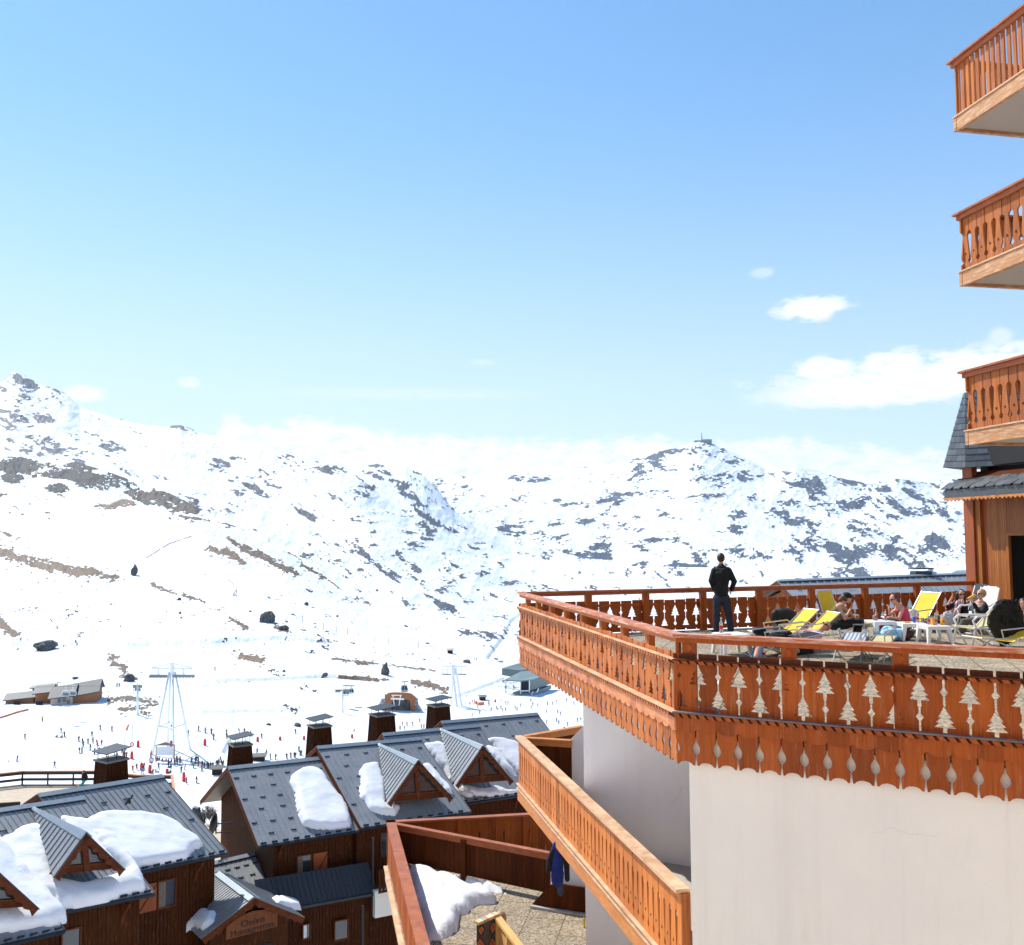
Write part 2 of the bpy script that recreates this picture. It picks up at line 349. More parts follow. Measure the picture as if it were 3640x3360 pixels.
for k in range(len(rows)-1):
    D0, z0, n = rows[k]; D1, z1, _ = rows[k+1]
    # shape between the lines: rows evenly spaced in elevation angle as seen from the village
    for i in range(n):
        t = i/n
        e0, e1 = z0/D0, z1/D1
        # position along a straight ground line (D, z) with evenly spaced parameter in 1/D
        w = 1/D0+(1/D1-1/D0)*t; Dm = 1/w; s = (Dm-D0)/(D1-D0)
        Ds.append(Dm); Zs.append(z0+(z1-z0)*s); Seg.append(np.full(nC, k+t))
Ds.append(rows[-1][0]); Zs.append(rows[-1][1]); Seg.append(np.full(nC, len(rows)-1.0))
TD = np.array(Ds); TZ = np.array(Zs); TS = np.array(Seg); nR = len(TD)
# relax the kinks of the slopes a little (not the crests)
crest = np.zeros(nR, bool); acc = 0
for k, r in enumerate(rows):
    if k in (11, 12, 14, 15, 16, 17, 19): crest[max(0, acc-1):acc+2] = True
    acc += r[2]
for _ in range(40):
    Zm = TZ.copy(); Zm[1:-1] = .25*TZ[:-2]+.5*TZ[1:-1]+.25*TZ[2:]
    Dmm = TD.copy(); 
    TZ = np.where(crest[:, None], TZ, Zm)
rx0 = np.array([ray(x*K, 2000).x for x in CX])
TX = rx0[None, :]*TD
# undulation
amp = np.interp(TD, [60, 250, 330, 500, 1200, 2500, 6000], [.2, .35, .5, 2.0, 8, 17, 36])
big = fbm(TX/TD.clip(200)*9+TD/900.0, np.log(TD)*7+TX/900, 11, 6, .52)-.5
TYp = yrow(CX[None, :]*np.ones_like(TD), TZ/TD)
med = fbm(CX[None, :]/34.0+TYp/70, TYp/19.0, 23, 5, .55, ridged=True)-.6
crw = np.ones(nR)
idx = np.where(crest)[0]
for i in range(nR):
    d = np.abs(idx-i).min(); crw[i] = min(1, .22+d/14)
TZ2 = TZ+amp*(big*1.5)*crw[:, None]+amp*.55*med*np.interp(TYp, [700, 1150, 1300, 1500], [1, .8, .4, .25])*crw[:, None]
# fine ragged skyline
TZ2 += amp*.18*(fbm(CX[None, :]/7.0, TYp/5.0, 55, 4, .6)-.5)*np.interp(TYp, [1000, 1200], [1, .1])
# local features: a banked piste road and drifts on the near slope
def px_of(): return CX[None, :]*np.ones_like(TD), yrow(CX[None, :]*np.ones_like(TD), TZ2/TD)
PX, PY = px_of()
def seg_of(k0, k1): return ((TS >= k0) & (TS < k1)).astype(np.float32)
# ---- rock / brown-ground density, painted where the photograph shows it
dens = np.zeros_like(PX); brown = np.zeros_like(PX)
def ell(cx, cy, rx, ry, ang=0, hard=.5):
    a = math.radians(ang); X = PX-cx; Y = PY-cy; u = (X*math.cos(a)+Y*math.sin(a))/rx; v = (-X*math.sin(a)+Y*math.cos(a))/ry
    d = np.sqrt(u*u+v*v); return np.clip((1.25-d)/hard, 0, 1)
RAG = 1+(fbm(PX/7.0+3, PY/4.0+9, 411, 4, .6)-.5)*2.6
def stroke(pts, w, hard=.6, rag=True):
    out = np.zeros_like(PX)
    for (x0, y0), (x1, y1) in zip(pts[:-1], pts[1:]):
        dx_, dy_ = x1-x0, y1-y0; L2 = dx_*dx_+dy_*dy_; t = np.clip(((PX-x0)*dx_+(PY-y0)*dy_)/L2, 0, 1)
        d = np.hypot(PX-(x0+t*dx_), (PY-(y0+t*dy_))*1.15)/w; d = d*RAG if rag else d; out = np.maximum(out, np.clip((1.3-d)/hard, 0, 1))
    return out
near = seg_of(5, 12); mid = seg_of(12, 15); scr = seg_of(15, 17); far = seg_of(17, 21)
def put(mask, d, s=1.0, br=0.0):
    global dens, brown
    v = d*mask*s; brown = np.where((v > dens) & (v > .05), br, brown); dens = np.maximum(dens, v)
for a in [(60, 918, 90, 15, 6), (190, 935, 70, 10, 14), (250, 958, 70, 10, 22), (30, 912, 52, 17, 4), (20, 934, 24, 12), (100, 928, 34, 9, 8), (160, 912, 34, 10, 5), (145, 930, 30, 14, 8), (110, 955, 26, 9, 0), (180, 948, 36, 11, 8), (225, 938, 26, 16, 20), (255, 952, 18, 9, 20)]: put(near, ell(*a), .70 if a[2] > 60 else .84, .0)
for a in [(300, 978, 34, 13, 8), (345, 985, 36, 15, 12), (270, 970, 30, 11, 25), (318, 970, 30, 9, 10), (372, 996, 16, 8, 20)]: put(near, ell(*a), .84, .25)
for a in [(205, 992, 26, 6), (240, 985, 24, 7)]: put(near, ell(*a), .8, .9)
for pts, w, s, br in [([(0, 1074), (30, 1090), (70, 1104), (100, 1108), (150, 1118), (190, 1122)], 8, .93, .9), ([(60, 1098), (95, 1110), (100, 1116)], 9, .95, .95), ([(195, 1126), (230, 1130)], 6, .8, .7),
        ([(0, 1040), (40, 1056)], 3.5, .6, .7), ([(0, 1082), (60, 1090), (130, 1108), (190, 1118)], 4, .7, .8), ([(300, 1146), (345, 1162)], 3.6, .75, .8), ([(360, 1165), (400, 1178)], 3, .7, .6),
        ([(445, 1052), (480, 1078), (530, 1098), (580, 1122)], 5, .93, .75), ([(415, 1076), (450, 1084), (475, 1100)], 7, .93, .85), ([(350, 1010), (420, 1020), (500, 1040)], 2.4, .72, .6), ([(478, 1068), (520, 1092)], 5, .8, .7),
        ([(575, 1078), (600, 1092), (620, 1108)], 7, .9, .25), ([(618, 1085), (632, 1100), (648, 1128)], 6, .9, .2), ([(590, 1105), (650, 1140), (700, 1168), (735, 1190)], 3, .85, .5), ([(680, 1148), (712, 1172)], 6, .88, .25),
        ([(450, 1210), (486, 1228)], 4, .8, .75), ([(540, 1226), (560, 1234)], 5, .8, .4), ([(3, 1215), (16, 1225), (32, 1240)], 8, .93, .8), ([(222, 1285), (238, 1300), (250, 1316)], 6, .8, .7), ([(225, 1300), (245, 1302)], 5, .8, .6),
        ([(475, 1284), (510, 1290)], 7, .97, .95), ([(650, 1288), (720, 1296), (850, 1312)], 2.2, .75, .9), ([(700, 1296), (722, 1300)], 3.6, .8, .85), ([(660, 1322), (720, 1326), (760, 1330)], 2.6, .8, .85),
        ([(220, 1372), (250, 1364), (290, 1370), (310, 1376), (285, 1384), (240, 1386)], 5, .82, .7), ([(255, 1365), (300, 1368)], 4, .8, .7), ([(270, 1388), (300, 1396)], 3, .6, .5),
        ([(530, 1310), (560, 1322)], 5, .62, .3), ([(430, 1335), (500, 1330), (600, 1328), (640, 1320)], 1.4, .45, .5), ([(240, 1322), (270, 1326)], 5, .6, .3), ([(590, 1345), (620, 1350)], 4, .5, .3),
        ([(810, 1336), (850, 1340), (868, 1350)], 6, .95, .95), ([(560, 1378), (580, 1390)], 5, .5, .3), ([(610, 1250), (640, 1270)], 3, .3, .2)]:
    put(near, stroke(pts, w), s, br)
put(near, np.ones_like(PX)*np.interp(PY, [980, 1050, 1250, 1330], [.10, .0, .04, .0])*np.interp(PX, [0, 500, 620, 1100], [.7, .9, 1.4, 1.4]), 1, .4)
put(mid, np.interp(PX, [0, 120, 350, 600, 760, 900, 1000, 1300], [.27, .21, .17, .19, .21, .25, .20, .12])*np.interp(PY, [730, 800, 950, 1100, 1200, 1300], [1.1, .95, .95, 1.05, 1.0, .8]), 1, .15)
for a in [(12, 742, 26, 14, 10), (4, 760, 18, 12), (60, 752, 26, 7, 20), (105, 766, 30, 6, 25), (46, 762, 20, 7), (45, 872, 16, 22, 15), (85, 866, 40, 16, 25), (30, 820, 22, 9, 20), (80, 822, 28, 10, 25), (20, 838, 18, 7),
        (348, 838, 36, 8, 3), (640, 914, 34, 13, 22), (690, 930, 30, 9, 30), (600, 903, 14, 5), (620, 1050, 30, 8, 35), (215, 875, 30, 12, 15), (430, 905, 26, 7, 20), (250, 925, 26, 9, 20), (590, 1000, 40, 8, 40), (800, 1100, 40, 10, 40),
        (150, 905, 25, 7, 10), (500, 960, 34, 7, 30), (860, 1180, 40, 9, 25), (700, 1075, 40, 8, 38), (760, 1120, 34, 9, 38), (900, 1230, 26, 7, 25), (950, 1160, 26, 5, 20)]: put(mid, ell(*a), .60, .1)
for a in [(780, 950, 26, 10, 30), (800, 972, 30, 14, 45), (825, 1000, 24, 12, 45), (760, 925, 26, 6, 10), (735, 912, 20, 5, 0), (805, 920, 24, 5, 25), (850, 1018, 26, 8, 30), (880, 1035, 20, 5, 25), (730, 930, 30, 6, 20)]: put(scr, ell(*a), .62, .05)
put(scr, np.ones_like(PX)*.24, 1, .05)
# the big face across the valley
put(far, np.interp(PX, [820, 950, 1150, 1300, 1450, 1700, 1900], [.18, .21, .25, .27, .31, .35, .35])*np.interp(PY, [870, 930, 1000, 1060, 1130], [.92, .98, 1.0, 1.05, 1.02]), 1, .0)
for a in [(1290, 890, 26, 6, -18), (1570, 935, 44, 20, 8), (1600, 955, 30, 16, 30), (1480, 925, 34, 9, 10), (1515, 935, 30, 9, 20), (1660, 943, 30, 10, 5), (1720, 955, 36, 9, 10), (1680, 985, 34, 11, -30), (1750, 985, 40, 10, 40), (1800, 970, 40, 9, 20),
        (1190, 975, 34, 9, -12), (1095, 985, 18, 9, 25), (1160, 940, 16, 8, -25), (1240, 935, 22, 5, -20), (1040, 938, 44, 7, 0), (1010, 1035, 40, 9, 5), (1000, 1050, 24, 6, 5), (1050, 1040, 18, 6, 20), (1290, 960, 26, 7, 0), (1640, 1080, 40, 18, 35), (1590, 1060, 24, 10, 20),
        (1700, 1060, 26, 16, 60), (1740, 1080, 20, 14, 60), (1850, 1010, 24, 10, 40), (1420, 900, 24, 5, 20), (1180, 1030, 18, 7, 0), (1500, 1000, 24, 6, -20), (1380, 1000, 26, 5, -15), (1550, 1020, 22, 5, 20), (1250, 1060, 60, 8, -5), (1400, 1080, 60, 8, -5), (1150, 1085, 60, 8, 8), (1330, 1110, 60, 8, 0), (1840, 1060, 30, 12, 45), (950, 1000, 16, 5)]: put(far, ell(*a), .70 if a[2] > 33 and a[3] > 8 and a[2] < 50 else .58, .0)
# streaky threshold noise, bedding planes dip differently on each mountain
def streak(ang, sx, sy, seed, o=5, r=.58):
    a = math.radians(ang); wx = (fbm(PX/60, PY/60, seed+90, 3)-.5)*40; wy = (fbm(PX/60+31, PY/60, seed+70, 3)-.5)*24
    X = PX+wx; Y = PY+wy; u = X*math.cos(a)+Y*math.sin(a); v = -X*math.sin(a)+Y*math.cos(a); return fbm(u/sx+200, v/sy+300, seed, o, r)
n_near = streak(18, 13, 5, 3, 5, .62); n_mid = streak(28, 26, 6.5, 31, 5, .6); 
wf = np.clip((PX-1350)/250, 0, 1); n_far = streak(-14, 30, 6.5, 41, 5, .6)*(1-wf)+streak(32, 30, 7.5, 47, 5, .6)*wf
clump = fbm(PX/38+7, PY/17+5, 201, 3, .5); fine = fbm(PX/5.5+7, PY/2.6+5, 301, 3, .6)
nz = n_near*near+n_mid*mid+n_mid*scr+n_far*far
nz = .5+(nz-.5)*.72+(clump-.5)*.75*(near*.8+mid+scr+far)+(fine-.5)*(.52+near*.2)
nz = (nz-.5)*1.5+.5
rock = np.clip((nz-(1-dens))*4.2+.38, 0, 1)*(dens > .02)
# rocks stand proud of the snow
TZ2 = TZ2+rock*amp*.10
# snow road terraces on the near slope
def road(pts, w, h):
    global TZ2
    s = stroke(pts, w, .9, False)*np.clip(near+mid*.8, 0, 1); TZ2 = TZ2-s*h*1.2
road([(0, 1258), (250, 1262), (420, 1258), (500, 1250), (560, 1247), (640, 1255)], 4, 1.6); road([(430, 1330), (540, 1328), (640, 1322), (740, 1330)], 3, .9)
road([(280, 1395), (420, 1392), (620, 1388)], 3, .6)
road([(899, 1360), (940, 1345), (985, 1328)], 4, .9); road([(955, 1285), (985, 1245), (1000, 1215), (1040, 1185)], 4, 2.2); road([(150, 1330), (300, 1345), (420, 1340)], 3, .6)
road([(0, 1258-8), (250, 1254), (420, 1250), (500, 1242), (560, 1239)], 3, -.8)
# gravelly flat top: write the mesh
# ---- everything behind and beside the view: level snow, so light also comes back from there
V = np.stack([TX, TD, TZ2], -1).reshape(-1, 3).astype(np.float32)
ii = np.arange(nR*nC).reshape(nR, nC); q = np.stack([ii[:-1, :-1], ii[:-1, 1:], ii[1:, 1:], ii[1:, :-1]], -1).reshape(-1, 4)
me = bpy.data.meshes.new('ground'); me.vertices.add(len(V)); me.vertices.foreach_set('co', V.ravel())
me.loops.add(q.size); me.loops.foreach_set('vertex_index', q.ravel().astype(np.int32)); me.polygons.add(len(q))
me.polygons.foreach_set('loop_start', np.arange(0, q.size, 4, dtype=np.int32)); me.polygons.foreach_set('loop_total', np.full(len(q), 4, np.int32))
me.polygons.foreach_set('use_smooth', np.ones(len(q), bool)); me.update()
at_r = me.attributes.new('rock', 'FLOAT', 'POINT'); at_r.data.foreach_set('value', rock.ravel().astype(np.float32))
at_p = me.attributes.new('pale', 'FLOAT', 'POINT'); at_p.data.foreach_set('value', np.clip(mid+scr+far, 0, 1).ravel().astype(np.float32))  # mask of the distant rock whose colour carries haze
at_b = me.attributes.new('brown', 'FLOAT', 'POINT'); at_b.data.foreach_set('value', brown.ravel().astype(np.float32))
ground = bpy.data.objects.new('snowy_ground', me); COL.objects.link(ground); tag(ground, kind='structure')
_TZ = TZ2; _TD = TD
def ground_z(x, y):
    """height of the terrain under a world point"""
    col = np.interp(x/y, rx0, np.arange(nC)); c0 = int(min(max(col, 0), nC-2)); f = col-c0
    def g(c): return np.interp(y, _TD[:, c], _TZ[:, c])
    return float(g(c0)*(1-f)+g(c0+1)*f)
def on_ground(px, py, d0=210, d1=6000, skip=0):
    """first terrain hit along the pixel ray"""
    r = ray(px, py); col = int(round(np.interp(r.x, rx0, np.arange(nC)))); Dc = _TD[:, col]; Zc = _TZ[:, col]
    d = Zc-r.z*Dc; m = np.where((d[1:] >= 0) & (d[:-1] < 0) & (Dc[1:] > d0))[0]
    if len(m) <= skip: return None
    i = m[skip]; t = -d[i]/(d[i+1]-d[i]); D = Dc[i]+(Dc[i+1]-Dc[i])*t; return r*D
m_ground, t, b = mat('snow and rock')
a_p2 = N(t, 'ShaderNodeAttribute', attribute_name='pale'); a_r = N(t, 'ShaderNodeAttribute', attribute_name='rock'); a_b = N(t, 'ShaderNodeAttribute', attribute_name='brown')
geo = N(t, 'ShaderNodeNewGeometry'); pos = geo.outputs['Position']
n1 = noise(t, .05, 8, .65, vec=pos); n2 = noise(t, .6, 6, .6, vec=pos); n3 = noise(t, .012, 6, .6, vec=pos, stretch=(1, .35, 1))
fac = mth(t, 'ADD', a_r.outputs['Fac'], mth(t, 'MULTIPLY', mth(t, 'SUBTRACT', n1, .5), .7)); fac = mixc(t, a_p2.outputs['Fac'], maprange(t, fac, .36, .52), maprange(t, fac, .38, .78))
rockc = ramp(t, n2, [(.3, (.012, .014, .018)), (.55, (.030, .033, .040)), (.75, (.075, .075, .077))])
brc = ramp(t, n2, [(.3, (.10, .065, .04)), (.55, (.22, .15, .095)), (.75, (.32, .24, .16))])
a_p = N(t, 'ShaderNodeAttribute', attribute_name='pale'); rockc = mixc(t, a_p.outputs['Fac'], rockc, ramp(t, n2, [(.3, (.045, .055, .075)), (.55, (.085, .10, .13)), (.75, (.15, .165, .19))]))  # distance haze put into the colour: far rock paler and bluer
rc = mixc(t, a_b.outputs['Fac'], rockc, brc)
snowc = ramp(t, n3, [(.28, (.60, .67, .75)), (.46, (.78, .81, .85)), (.7, (.86, .87, .88))])
t.links.new(mixc(t, fac, snowc, rc), b.inputs['Base Color'])
b.inputs['Roughness'].default_value = .75; b.inputs['Specular IOR Level'].default_value = .25
hh = mth(t, 'ADD', mth(t, 'MULTIPLY', n1, 2.4), mth(t, 'MULTIPLY', n2, .25)); bump(t, b, hh, .9, 1.0)
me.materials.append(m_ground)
M_SN0 = simple('far snow', (.82, .83, .85), .8, scale=.05)

mb = MB(); mb.add([(-3000, -3000, -26), (3000, -3000, -26), (3000, 1, -26), (-3000, 1, -26)], [(0, 1, 2, 3)])
for s_ in (-1, 1): mb.add([(s_*4.9, 2.0, -29.1), (s_*3000, 1.0, -29.1), (s_*3000, 1250, -29.1)], [(0, 1, 2) if s_ > 0 else (0, 2, 1)])
o = mb.build('snowfield', M_SN0, None); tag(o, kind='structure')

# ---- the air of the valley
hz = MB(); hz.box((0, 2050, 200), (16400, 11000, 1400)); 
hz = hz.build('haze', None, None); tag(hz, kind='stuff'); hm = bpy.data.materials.new('thin mountain air'); hm.use_nodes = True; ht = hm.node_tree; ht.nodes.clear()
ho = ht.nodes.new('ShaderNodeOutputMaterial'); hv = ht.nodes.new('ShaderNodeVolumePrincipled'); hv.inputs['Color'].default_value = (.66, .84, 1, 1); hv.inputs['Density'].default_value = 3.4e-5; hv.inputs['Anisotropy'].default_value = .2
ht.links.new(hv.outputs[0], ho.inputs['Volume']); hz.data.materials.append(hm)

# ------------------------------------------------------------------ shared materials
M_SHADEWOOD = wood('shaded orange stained planks', (.30, .058, .006), (.42, .100, .011), rough=.5, wear=.35, wearcol=(.42, .22, .13))  # railing timber toned for its shaded runs, the lit copy follows
M_LEFTWOOD = wood('sunlit side planks', (.37, .098, .015), (.55, .168, .033), rough=.55, wear=.4, wearcol=(.60, .36, .24))  # lit copy of the railing timber, sunlight put into its tone
M_PINK = wood('faded salmon boards', (.58, .20, .075), (.68, .26, .11), rough=.6, wear=.5, wearcol=(.66, .45, .33), axis='H')
M_RAIL = wood('handrail timber', (.42, .12, .05), (.60, .21, .10), rough=.5, wear=.7, wearcol=(.72, .52, .40), axis='H')
M_RAILDARK = wood('red stained handrail', (.30, .080, .028), (.46, .15, .055), rough=.42, wear=.25, wearcol=(.60, .42, .36), axis='H')
M_PALE = wood('weathered pale board', (.54, .30, .16), (.74, .52, .34), rough=.7, wear=.5, wearcol=(.36, .20, .10), axis='H')
M_OCHRE = wood('golden balcony planks', (.50, .15, .030), (.66, .225, .055), rough=.5, wear=.15, wearcol=(.55, .30, .15))
M_OCHREH = wood('golden fascia boards', (.54, .19, .05), (.67, .27, .085), rough=.55, wear=.45, wearcol=(.68, .44, .26), axis='H')
M_UPFAS = wood('weathered balcony fascia', (.40, .18, .075), (.58, .32, .16), rough=.6, wear=.7, wearcol=(.72, .50, .33), axis='H')
M_GREYLEDGE = wood('grey weathered ledge', (.13, .10, .10), (.24, .19, .185), rough=.8, axis='H')
M_TOPSHADE = wood('boards darkened as shade', (.085, .022, .008), (.14, .042, .016), rough=.7)  # dark tone painted for shade on the near railing's upper strip and ledge
M_UPWOOD = wood('upper balcony planks', (.33, .095, .020), (.50, .165, .040), rough=.5, wear=.25)
M_DARKWOOD = wood('dark brown planks', (.06, .014, .003), (.115, .030, .007), rough=.6, wear=.15, wearcol=(.26, .12, .06))
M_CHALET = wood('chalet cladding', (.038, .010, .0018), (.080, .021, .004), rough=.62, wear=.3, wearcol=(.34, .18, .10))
M_BEAM = wood('chalet beams', (.085, .020, .006), (.14, .038, .012), rough=.6, wear=.3, wearcol=(.42, .26, .16), axis='H')
M_PINE = wood('varnished pine boards', (.27, .080, .014), (.41, .145, .030), rough=.45, wear=.1)
M_PINERED = wood('red varnished posts', (.26, .062, .018), (.38, .105, .033), rough=.45, wear=.1)
def plaster(name, col, bl=(.9, .92, .95)):
    m, t, b = mat(name)
    geo = N(t, 'ShaderNodeNewGeometry'); pos = geo.outputs['Position']
    n1 = noise(t, .45, 5, .6, vec=pos); n2 = noise(t, 9, 5, .65, vec=pos, stretch=(1, 1, .12)); n3 = noise(t, 60, 3, .5, vec=pos)
    c = mixc(t, 1, col, ramp(t, n1, [(.3, (.93, .93, .94)), (.7, (1.03, 1.02, 1.0))]), 'MULTIPLY')
    c = mixc(t, maprange(t, n2, .55, .75, 0, .22), c, tuple(x*.78 for x in col))
    vor = N(t, 'ShaderNodeTexVoronoi', feature='DISTANCE_TO_EDGE', i_Scale=.42); nn = N(t, 'ShaderNodeTexNoise', i_Scale=3.0, i_Detail=6.0)
    t.links.new(pos, nn.inputs['Vector']); add = N(t, 'ShaderNodeVectorMath', operation='ADD'); sc = N(t, 'ShaderNodeVectorMath', operation='SCALE'); sc.inputs['Scale'].default_value = .35
    t.links.new(nn.outputs['Color'], sc.inputs[0]); t.links.new(pos, add.inputs[0]); t.links.new(sc.outputs[0], add.inputs[1]); t.links.new(add.outputs[0], vor.inputs['Vector'])
    crack = mth(t, 'MULTIPLY', mth(t, 'LESS_THAN', vor.outputs['Distance'], .0035), maprange(t, noise(t, .5, 2, .5, vec=pos), .64, .68), clamp=True)
    c = mixc(t, mth(t, 'MULTIPLY', crack, .12), c, (.3, .28, .26))
    sx = noise(t, 1.0, 7, .7, vec=pos, stretch=(3.2, 3.2, .10)); c = mixc(t, maprange(t, sx, .52, .75, 0, .30), c, tuple(x*y for x, y in zip(col, (.80, .74, .66))))
    t.links.new(c, b.inputs['Base Color']); b.inputs['Roughness'].default_value = .85; b.inputs['Specular IOR Level'].default_value = .2
    bump(t, b, n3, .25, .01); return m
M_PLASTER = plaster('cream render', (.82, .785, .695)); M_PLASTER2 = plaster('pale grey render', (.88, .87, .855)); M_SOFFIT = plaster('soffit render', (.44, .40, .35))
def snowmat(name, col=(.86, .87, .89)):
    m, t, b = mat(name); geo = N(t, 'ShaderNodeNewGeometry'); pos = geo.outputs['Position']
    n1 = noise(t, 1.3, 6, .6, vec=pos); n2 = noise(t, 14, 6, .65, vec=pos); n3 = noise(t, 80, 2, .5, vec=pos)
    t.links.new(ramp(t, n2, [(.25, tuple(x*.93 for x in col)), (.6, col)]), b.inputs['Base Color'])
    b.inputs['Roughness'].default_value = .6; b.inputs['Specular IOR Level'].default_value = .3
    b.inputs['Subsurface Weight'].default_value = 0.0
    h = mth(t, 'ADD', mth(t, 'MULTIPLY', n1, 1.0), mth(t, 'ADD', mth(t, 'MULTIPLY', n2, .22), mth(t, 'MULTIPLY', n3, .03))); bump(t, b, h, .28, .2); return m
M_SNOW = snowmat('roof snow'); M_SNOWD = snowmat('old terrace snow', (.78, .79, .82))
def aggregate(name, tile=None, ang=0):
    m, t, b = mat(name); geo = N(t, 'ShaderNodeNewGeometry'); pos = geo.outputs['Position']
    v = N(t, 'ShaderNodeTexVoronoi', i_Scale=30.0); t.links.new(pos, v.inputs['Vector'])
    c = ramp(t, v.outputs['Color'], [(0, (.11, .08, .05)), (.35, (.27, .205, .135)), (.65, (.42, .335, .225)), (1, (.58, .50, .38))])
    c = mixc(t, maprange(t, noise(t, 2.6, 5, .6, vec=pos), .45, .75, 0, .5), c, (.36, .25, .14))
    c = mixc(t, 1, c, ramp(t, noise(t, .8, 4, .6, vec=pos), [(.3, (.78, .78, .78)), (.7, (1.1, 1.1, 1.1))]), 'MULTIPLY')
    mp = N(t, 'ShaderNodeMapping'); mp.inputs['Rotation'].default_value = (0, 0, ang); t.links.new(pos, mp.inputs[0])
    br = N(t, 'ShaderNodeTexBrick', offset=0.0, i_Scale=1.0); br.inputs['Mortar Size'].default_value = .012; br.inputs['Brick Width'].default_value = tile or .6; br.inputs['Row Height'].default_value = tile or .6
    br.inputs['Color1'].default_value = (1, 1, 1, 1); br.inputs['Color2'].default_value = (.84, .85, .86, 1); br.inputs['Mortar'].default_value = (.25, .25, .16, 1); br.inputs['Mortar Smooth'].default_value = .3
    t.links.new(mp.outputs[0], br.inputs['Vector']); c = mixc(t, .95, c, br.outputs['Color'], 'MULTIPLY')
    t.links.new(c, b.inputs['Base Color']); b.inputs['Roughness'].default_value = .85; bump(t, b, v.outputs['Distance'], .5, .01); return m
M_FLOOR = aggregate('exposed aggregate slabs', .6, R(17)); M_TILE = aggregate('paving slabs', .85, R(11.6))
def roofmetal(name):
    m, t, b = mat(name)
    n1 = noise(t, .7, 5, .6); n2 = noise(t, 5, 6, .7, stretch=(1, 1, .3))
    c = ramp(t, n1, [(.3, (.215, .23, .245)), (.7, (.30, .31, .32))])
    c = mixc(t, maprange(t, n2, .55, .75, 0, .55), c, (.44, .45, .45))
    t.links.new(c, b.inputs['Base Color']); b.inputs['Metallic'].default_value = .15; b.inputs['Roughness'].default_value = .42; return m
M_ROOF = roofmetal('standing seam steel'); M_ROOFCAP = simple('ridge flashing', (.27, .31, .34), .4, .4)
M_DARKMETAL = simple('dark gutter metal', (.03, .033, .038), .45, .5)
M_BLACK = simple('black interior', (.008, .007, .007), .8)
M_GLASS, t, b = mat('window glass'); b.inputs['Base Color'].default_value = (.035, .04, .045, 1); b.inputs['Roughness'].default_value = .08; b.inputs['Specular IOR Level'].default_value = .8
M_GALV = simple('galvanised lift steel', (.80, .82, .83), .5, .1, var=.06); M_GALVD = simple('grey machinery', (.22, .24, .25), .5, .3)
M_CABLE = simple('steel cable', (.12, .13, .14), .5, .6)
def slate(name, c0, c1):
    m, t, b = mat(name); tc = N(t, 'ShaderNodeTexCoord')
    geo = N(t, 'ShaderNodeNewGeometry')
    c = ramp(t, geo.outputs['Random Per Island'], [(0, c0), (.5, tuple((x+y)/2 for x, y in zip(c0, c1))), (1, c1)])
    c = mixc(t, .6, c, ramp(t, noise(t, 12, 6, .7), [(.3, (.7, .7, .7)), (.7, (1.25, 1.25, 1.25))]), 'MULTIPLY')
    t.links.new(c, b.inputs['Base Color']); b.inputs['Roughness'].default_value = .5; bump(t, b, noise(t, 30, 4, .6), .3, .01); return m
M_SLATE = slate('mansard slate', (.03, .04, .052), (.075, .092, .108)); M_SLATE2 = slate('awning slate', (.035, .04, .045), (.10, .105, .11))
M_PLASTIC = simple('white garden plastic', (.80, .80, .79), .35, var=.03); M_WHITE = simple('white paint', (.75, .76, .77), .5)
M_YELLOW = simple('yellow canvas', (.74, .50, .025), .8, var=.06); M_CREAM = simple('cream canvas', (.52, .45, .22), .8)
M_SKIN = simple('light brown skin', (.52, .27, .17), .55, var=.06); M_SKINP = simple('pink skin', (.60, .30, .20), .55, var=.06)
M_BLACKC = simple('black cloth', (.007, .007, .008), .9, var=.3, scale=3); M_NAVY = simple('navy jeans', (.02, .026, .045), .85, var=.3)
M_HAIRB = simple('dark hair', (.028, .014, .010), .5, var=.4, scale=30); M_HAIRBR = simple('brown hair', (.10, .045, .02), .5, var=.4, scale=30); M_HAIRBL = simple('blonde hair', (.36, .22, .10), .5, var=.35, scale=30)
M_RED = simple('red padding', (.62, .03, .03), .6); M_ORANGE = simple('orange netting', (.85, .20, .06), .7)

for _m in (M_CHALET, M_DARKWOOD, M_BEAM): _m.node_tree.nodes['Principled BSDF'].inputs['Specular IOR Level'].default_value = .08

# ------------------------------------------------------------------ hotel
hotel = empty('hotel', (6, 16, -22), 0, 'cream rendered hotel with carved orange timber balconies and a sun terrace', 'hotel')
def V2(x, y): return Vector((x, y, 0))
C1, C2 = V2(2.187, 13.217), V2(.099, 23.409)
dN = V2(math.cos(R(-29.2)), math.sin(R(-29.2))); dF = V2(math.cos(R(17.0)), math.sin(R(17.0)))
dL = (C1-C2).normalized()
FLOOR = -2.42
class Run:
    """a straight railing run: s along, off outward (+) / inward (-), z"""
    def __init__(s, P, u, L, out): s.P = V2(P.x, P.y); s.u = u.normalized(); s.L = L; n = V2(-s.u.y, s.u.x); s.o = n if n.dot(out) > 0 else -n
    def p(s, a, off, z): v = s.P+s.u*a+s.o*off; return Vector((v.x, v.y, z))
    def bar(s, mb, a0, a1, o0, o1, z0, z1):
        return mb.hexa([s.p(a0, o0, z0), s.p(a1, o0, z0), s.p(a1, o1, z0), s.p(a0, o1, z0), s.p(a0, o0, z1), s.p(a1, o0, z1), s.p(a1, o1, z1), s.p(a0, o1, z1)])
    def mitre(s, mb, a0, a1, m0, m1, o0, o1, z0, z1):   # ends cut along slopes m0, m1 (ds per d off)
        P = lambda a, m, o, z: s.p(a+m*o, o, z)
        return mb.hexa([P(a0, m0, o0, z0), P(a1, m1, o0, z0), P(a1, m1, o1, z0), P(a0, m0, o1, z0), P(a0, m0, o0, z1), P(a1, m1, o0, z1), P(a1, m1, o1, z1), P(a0, m0, o1, z1)])
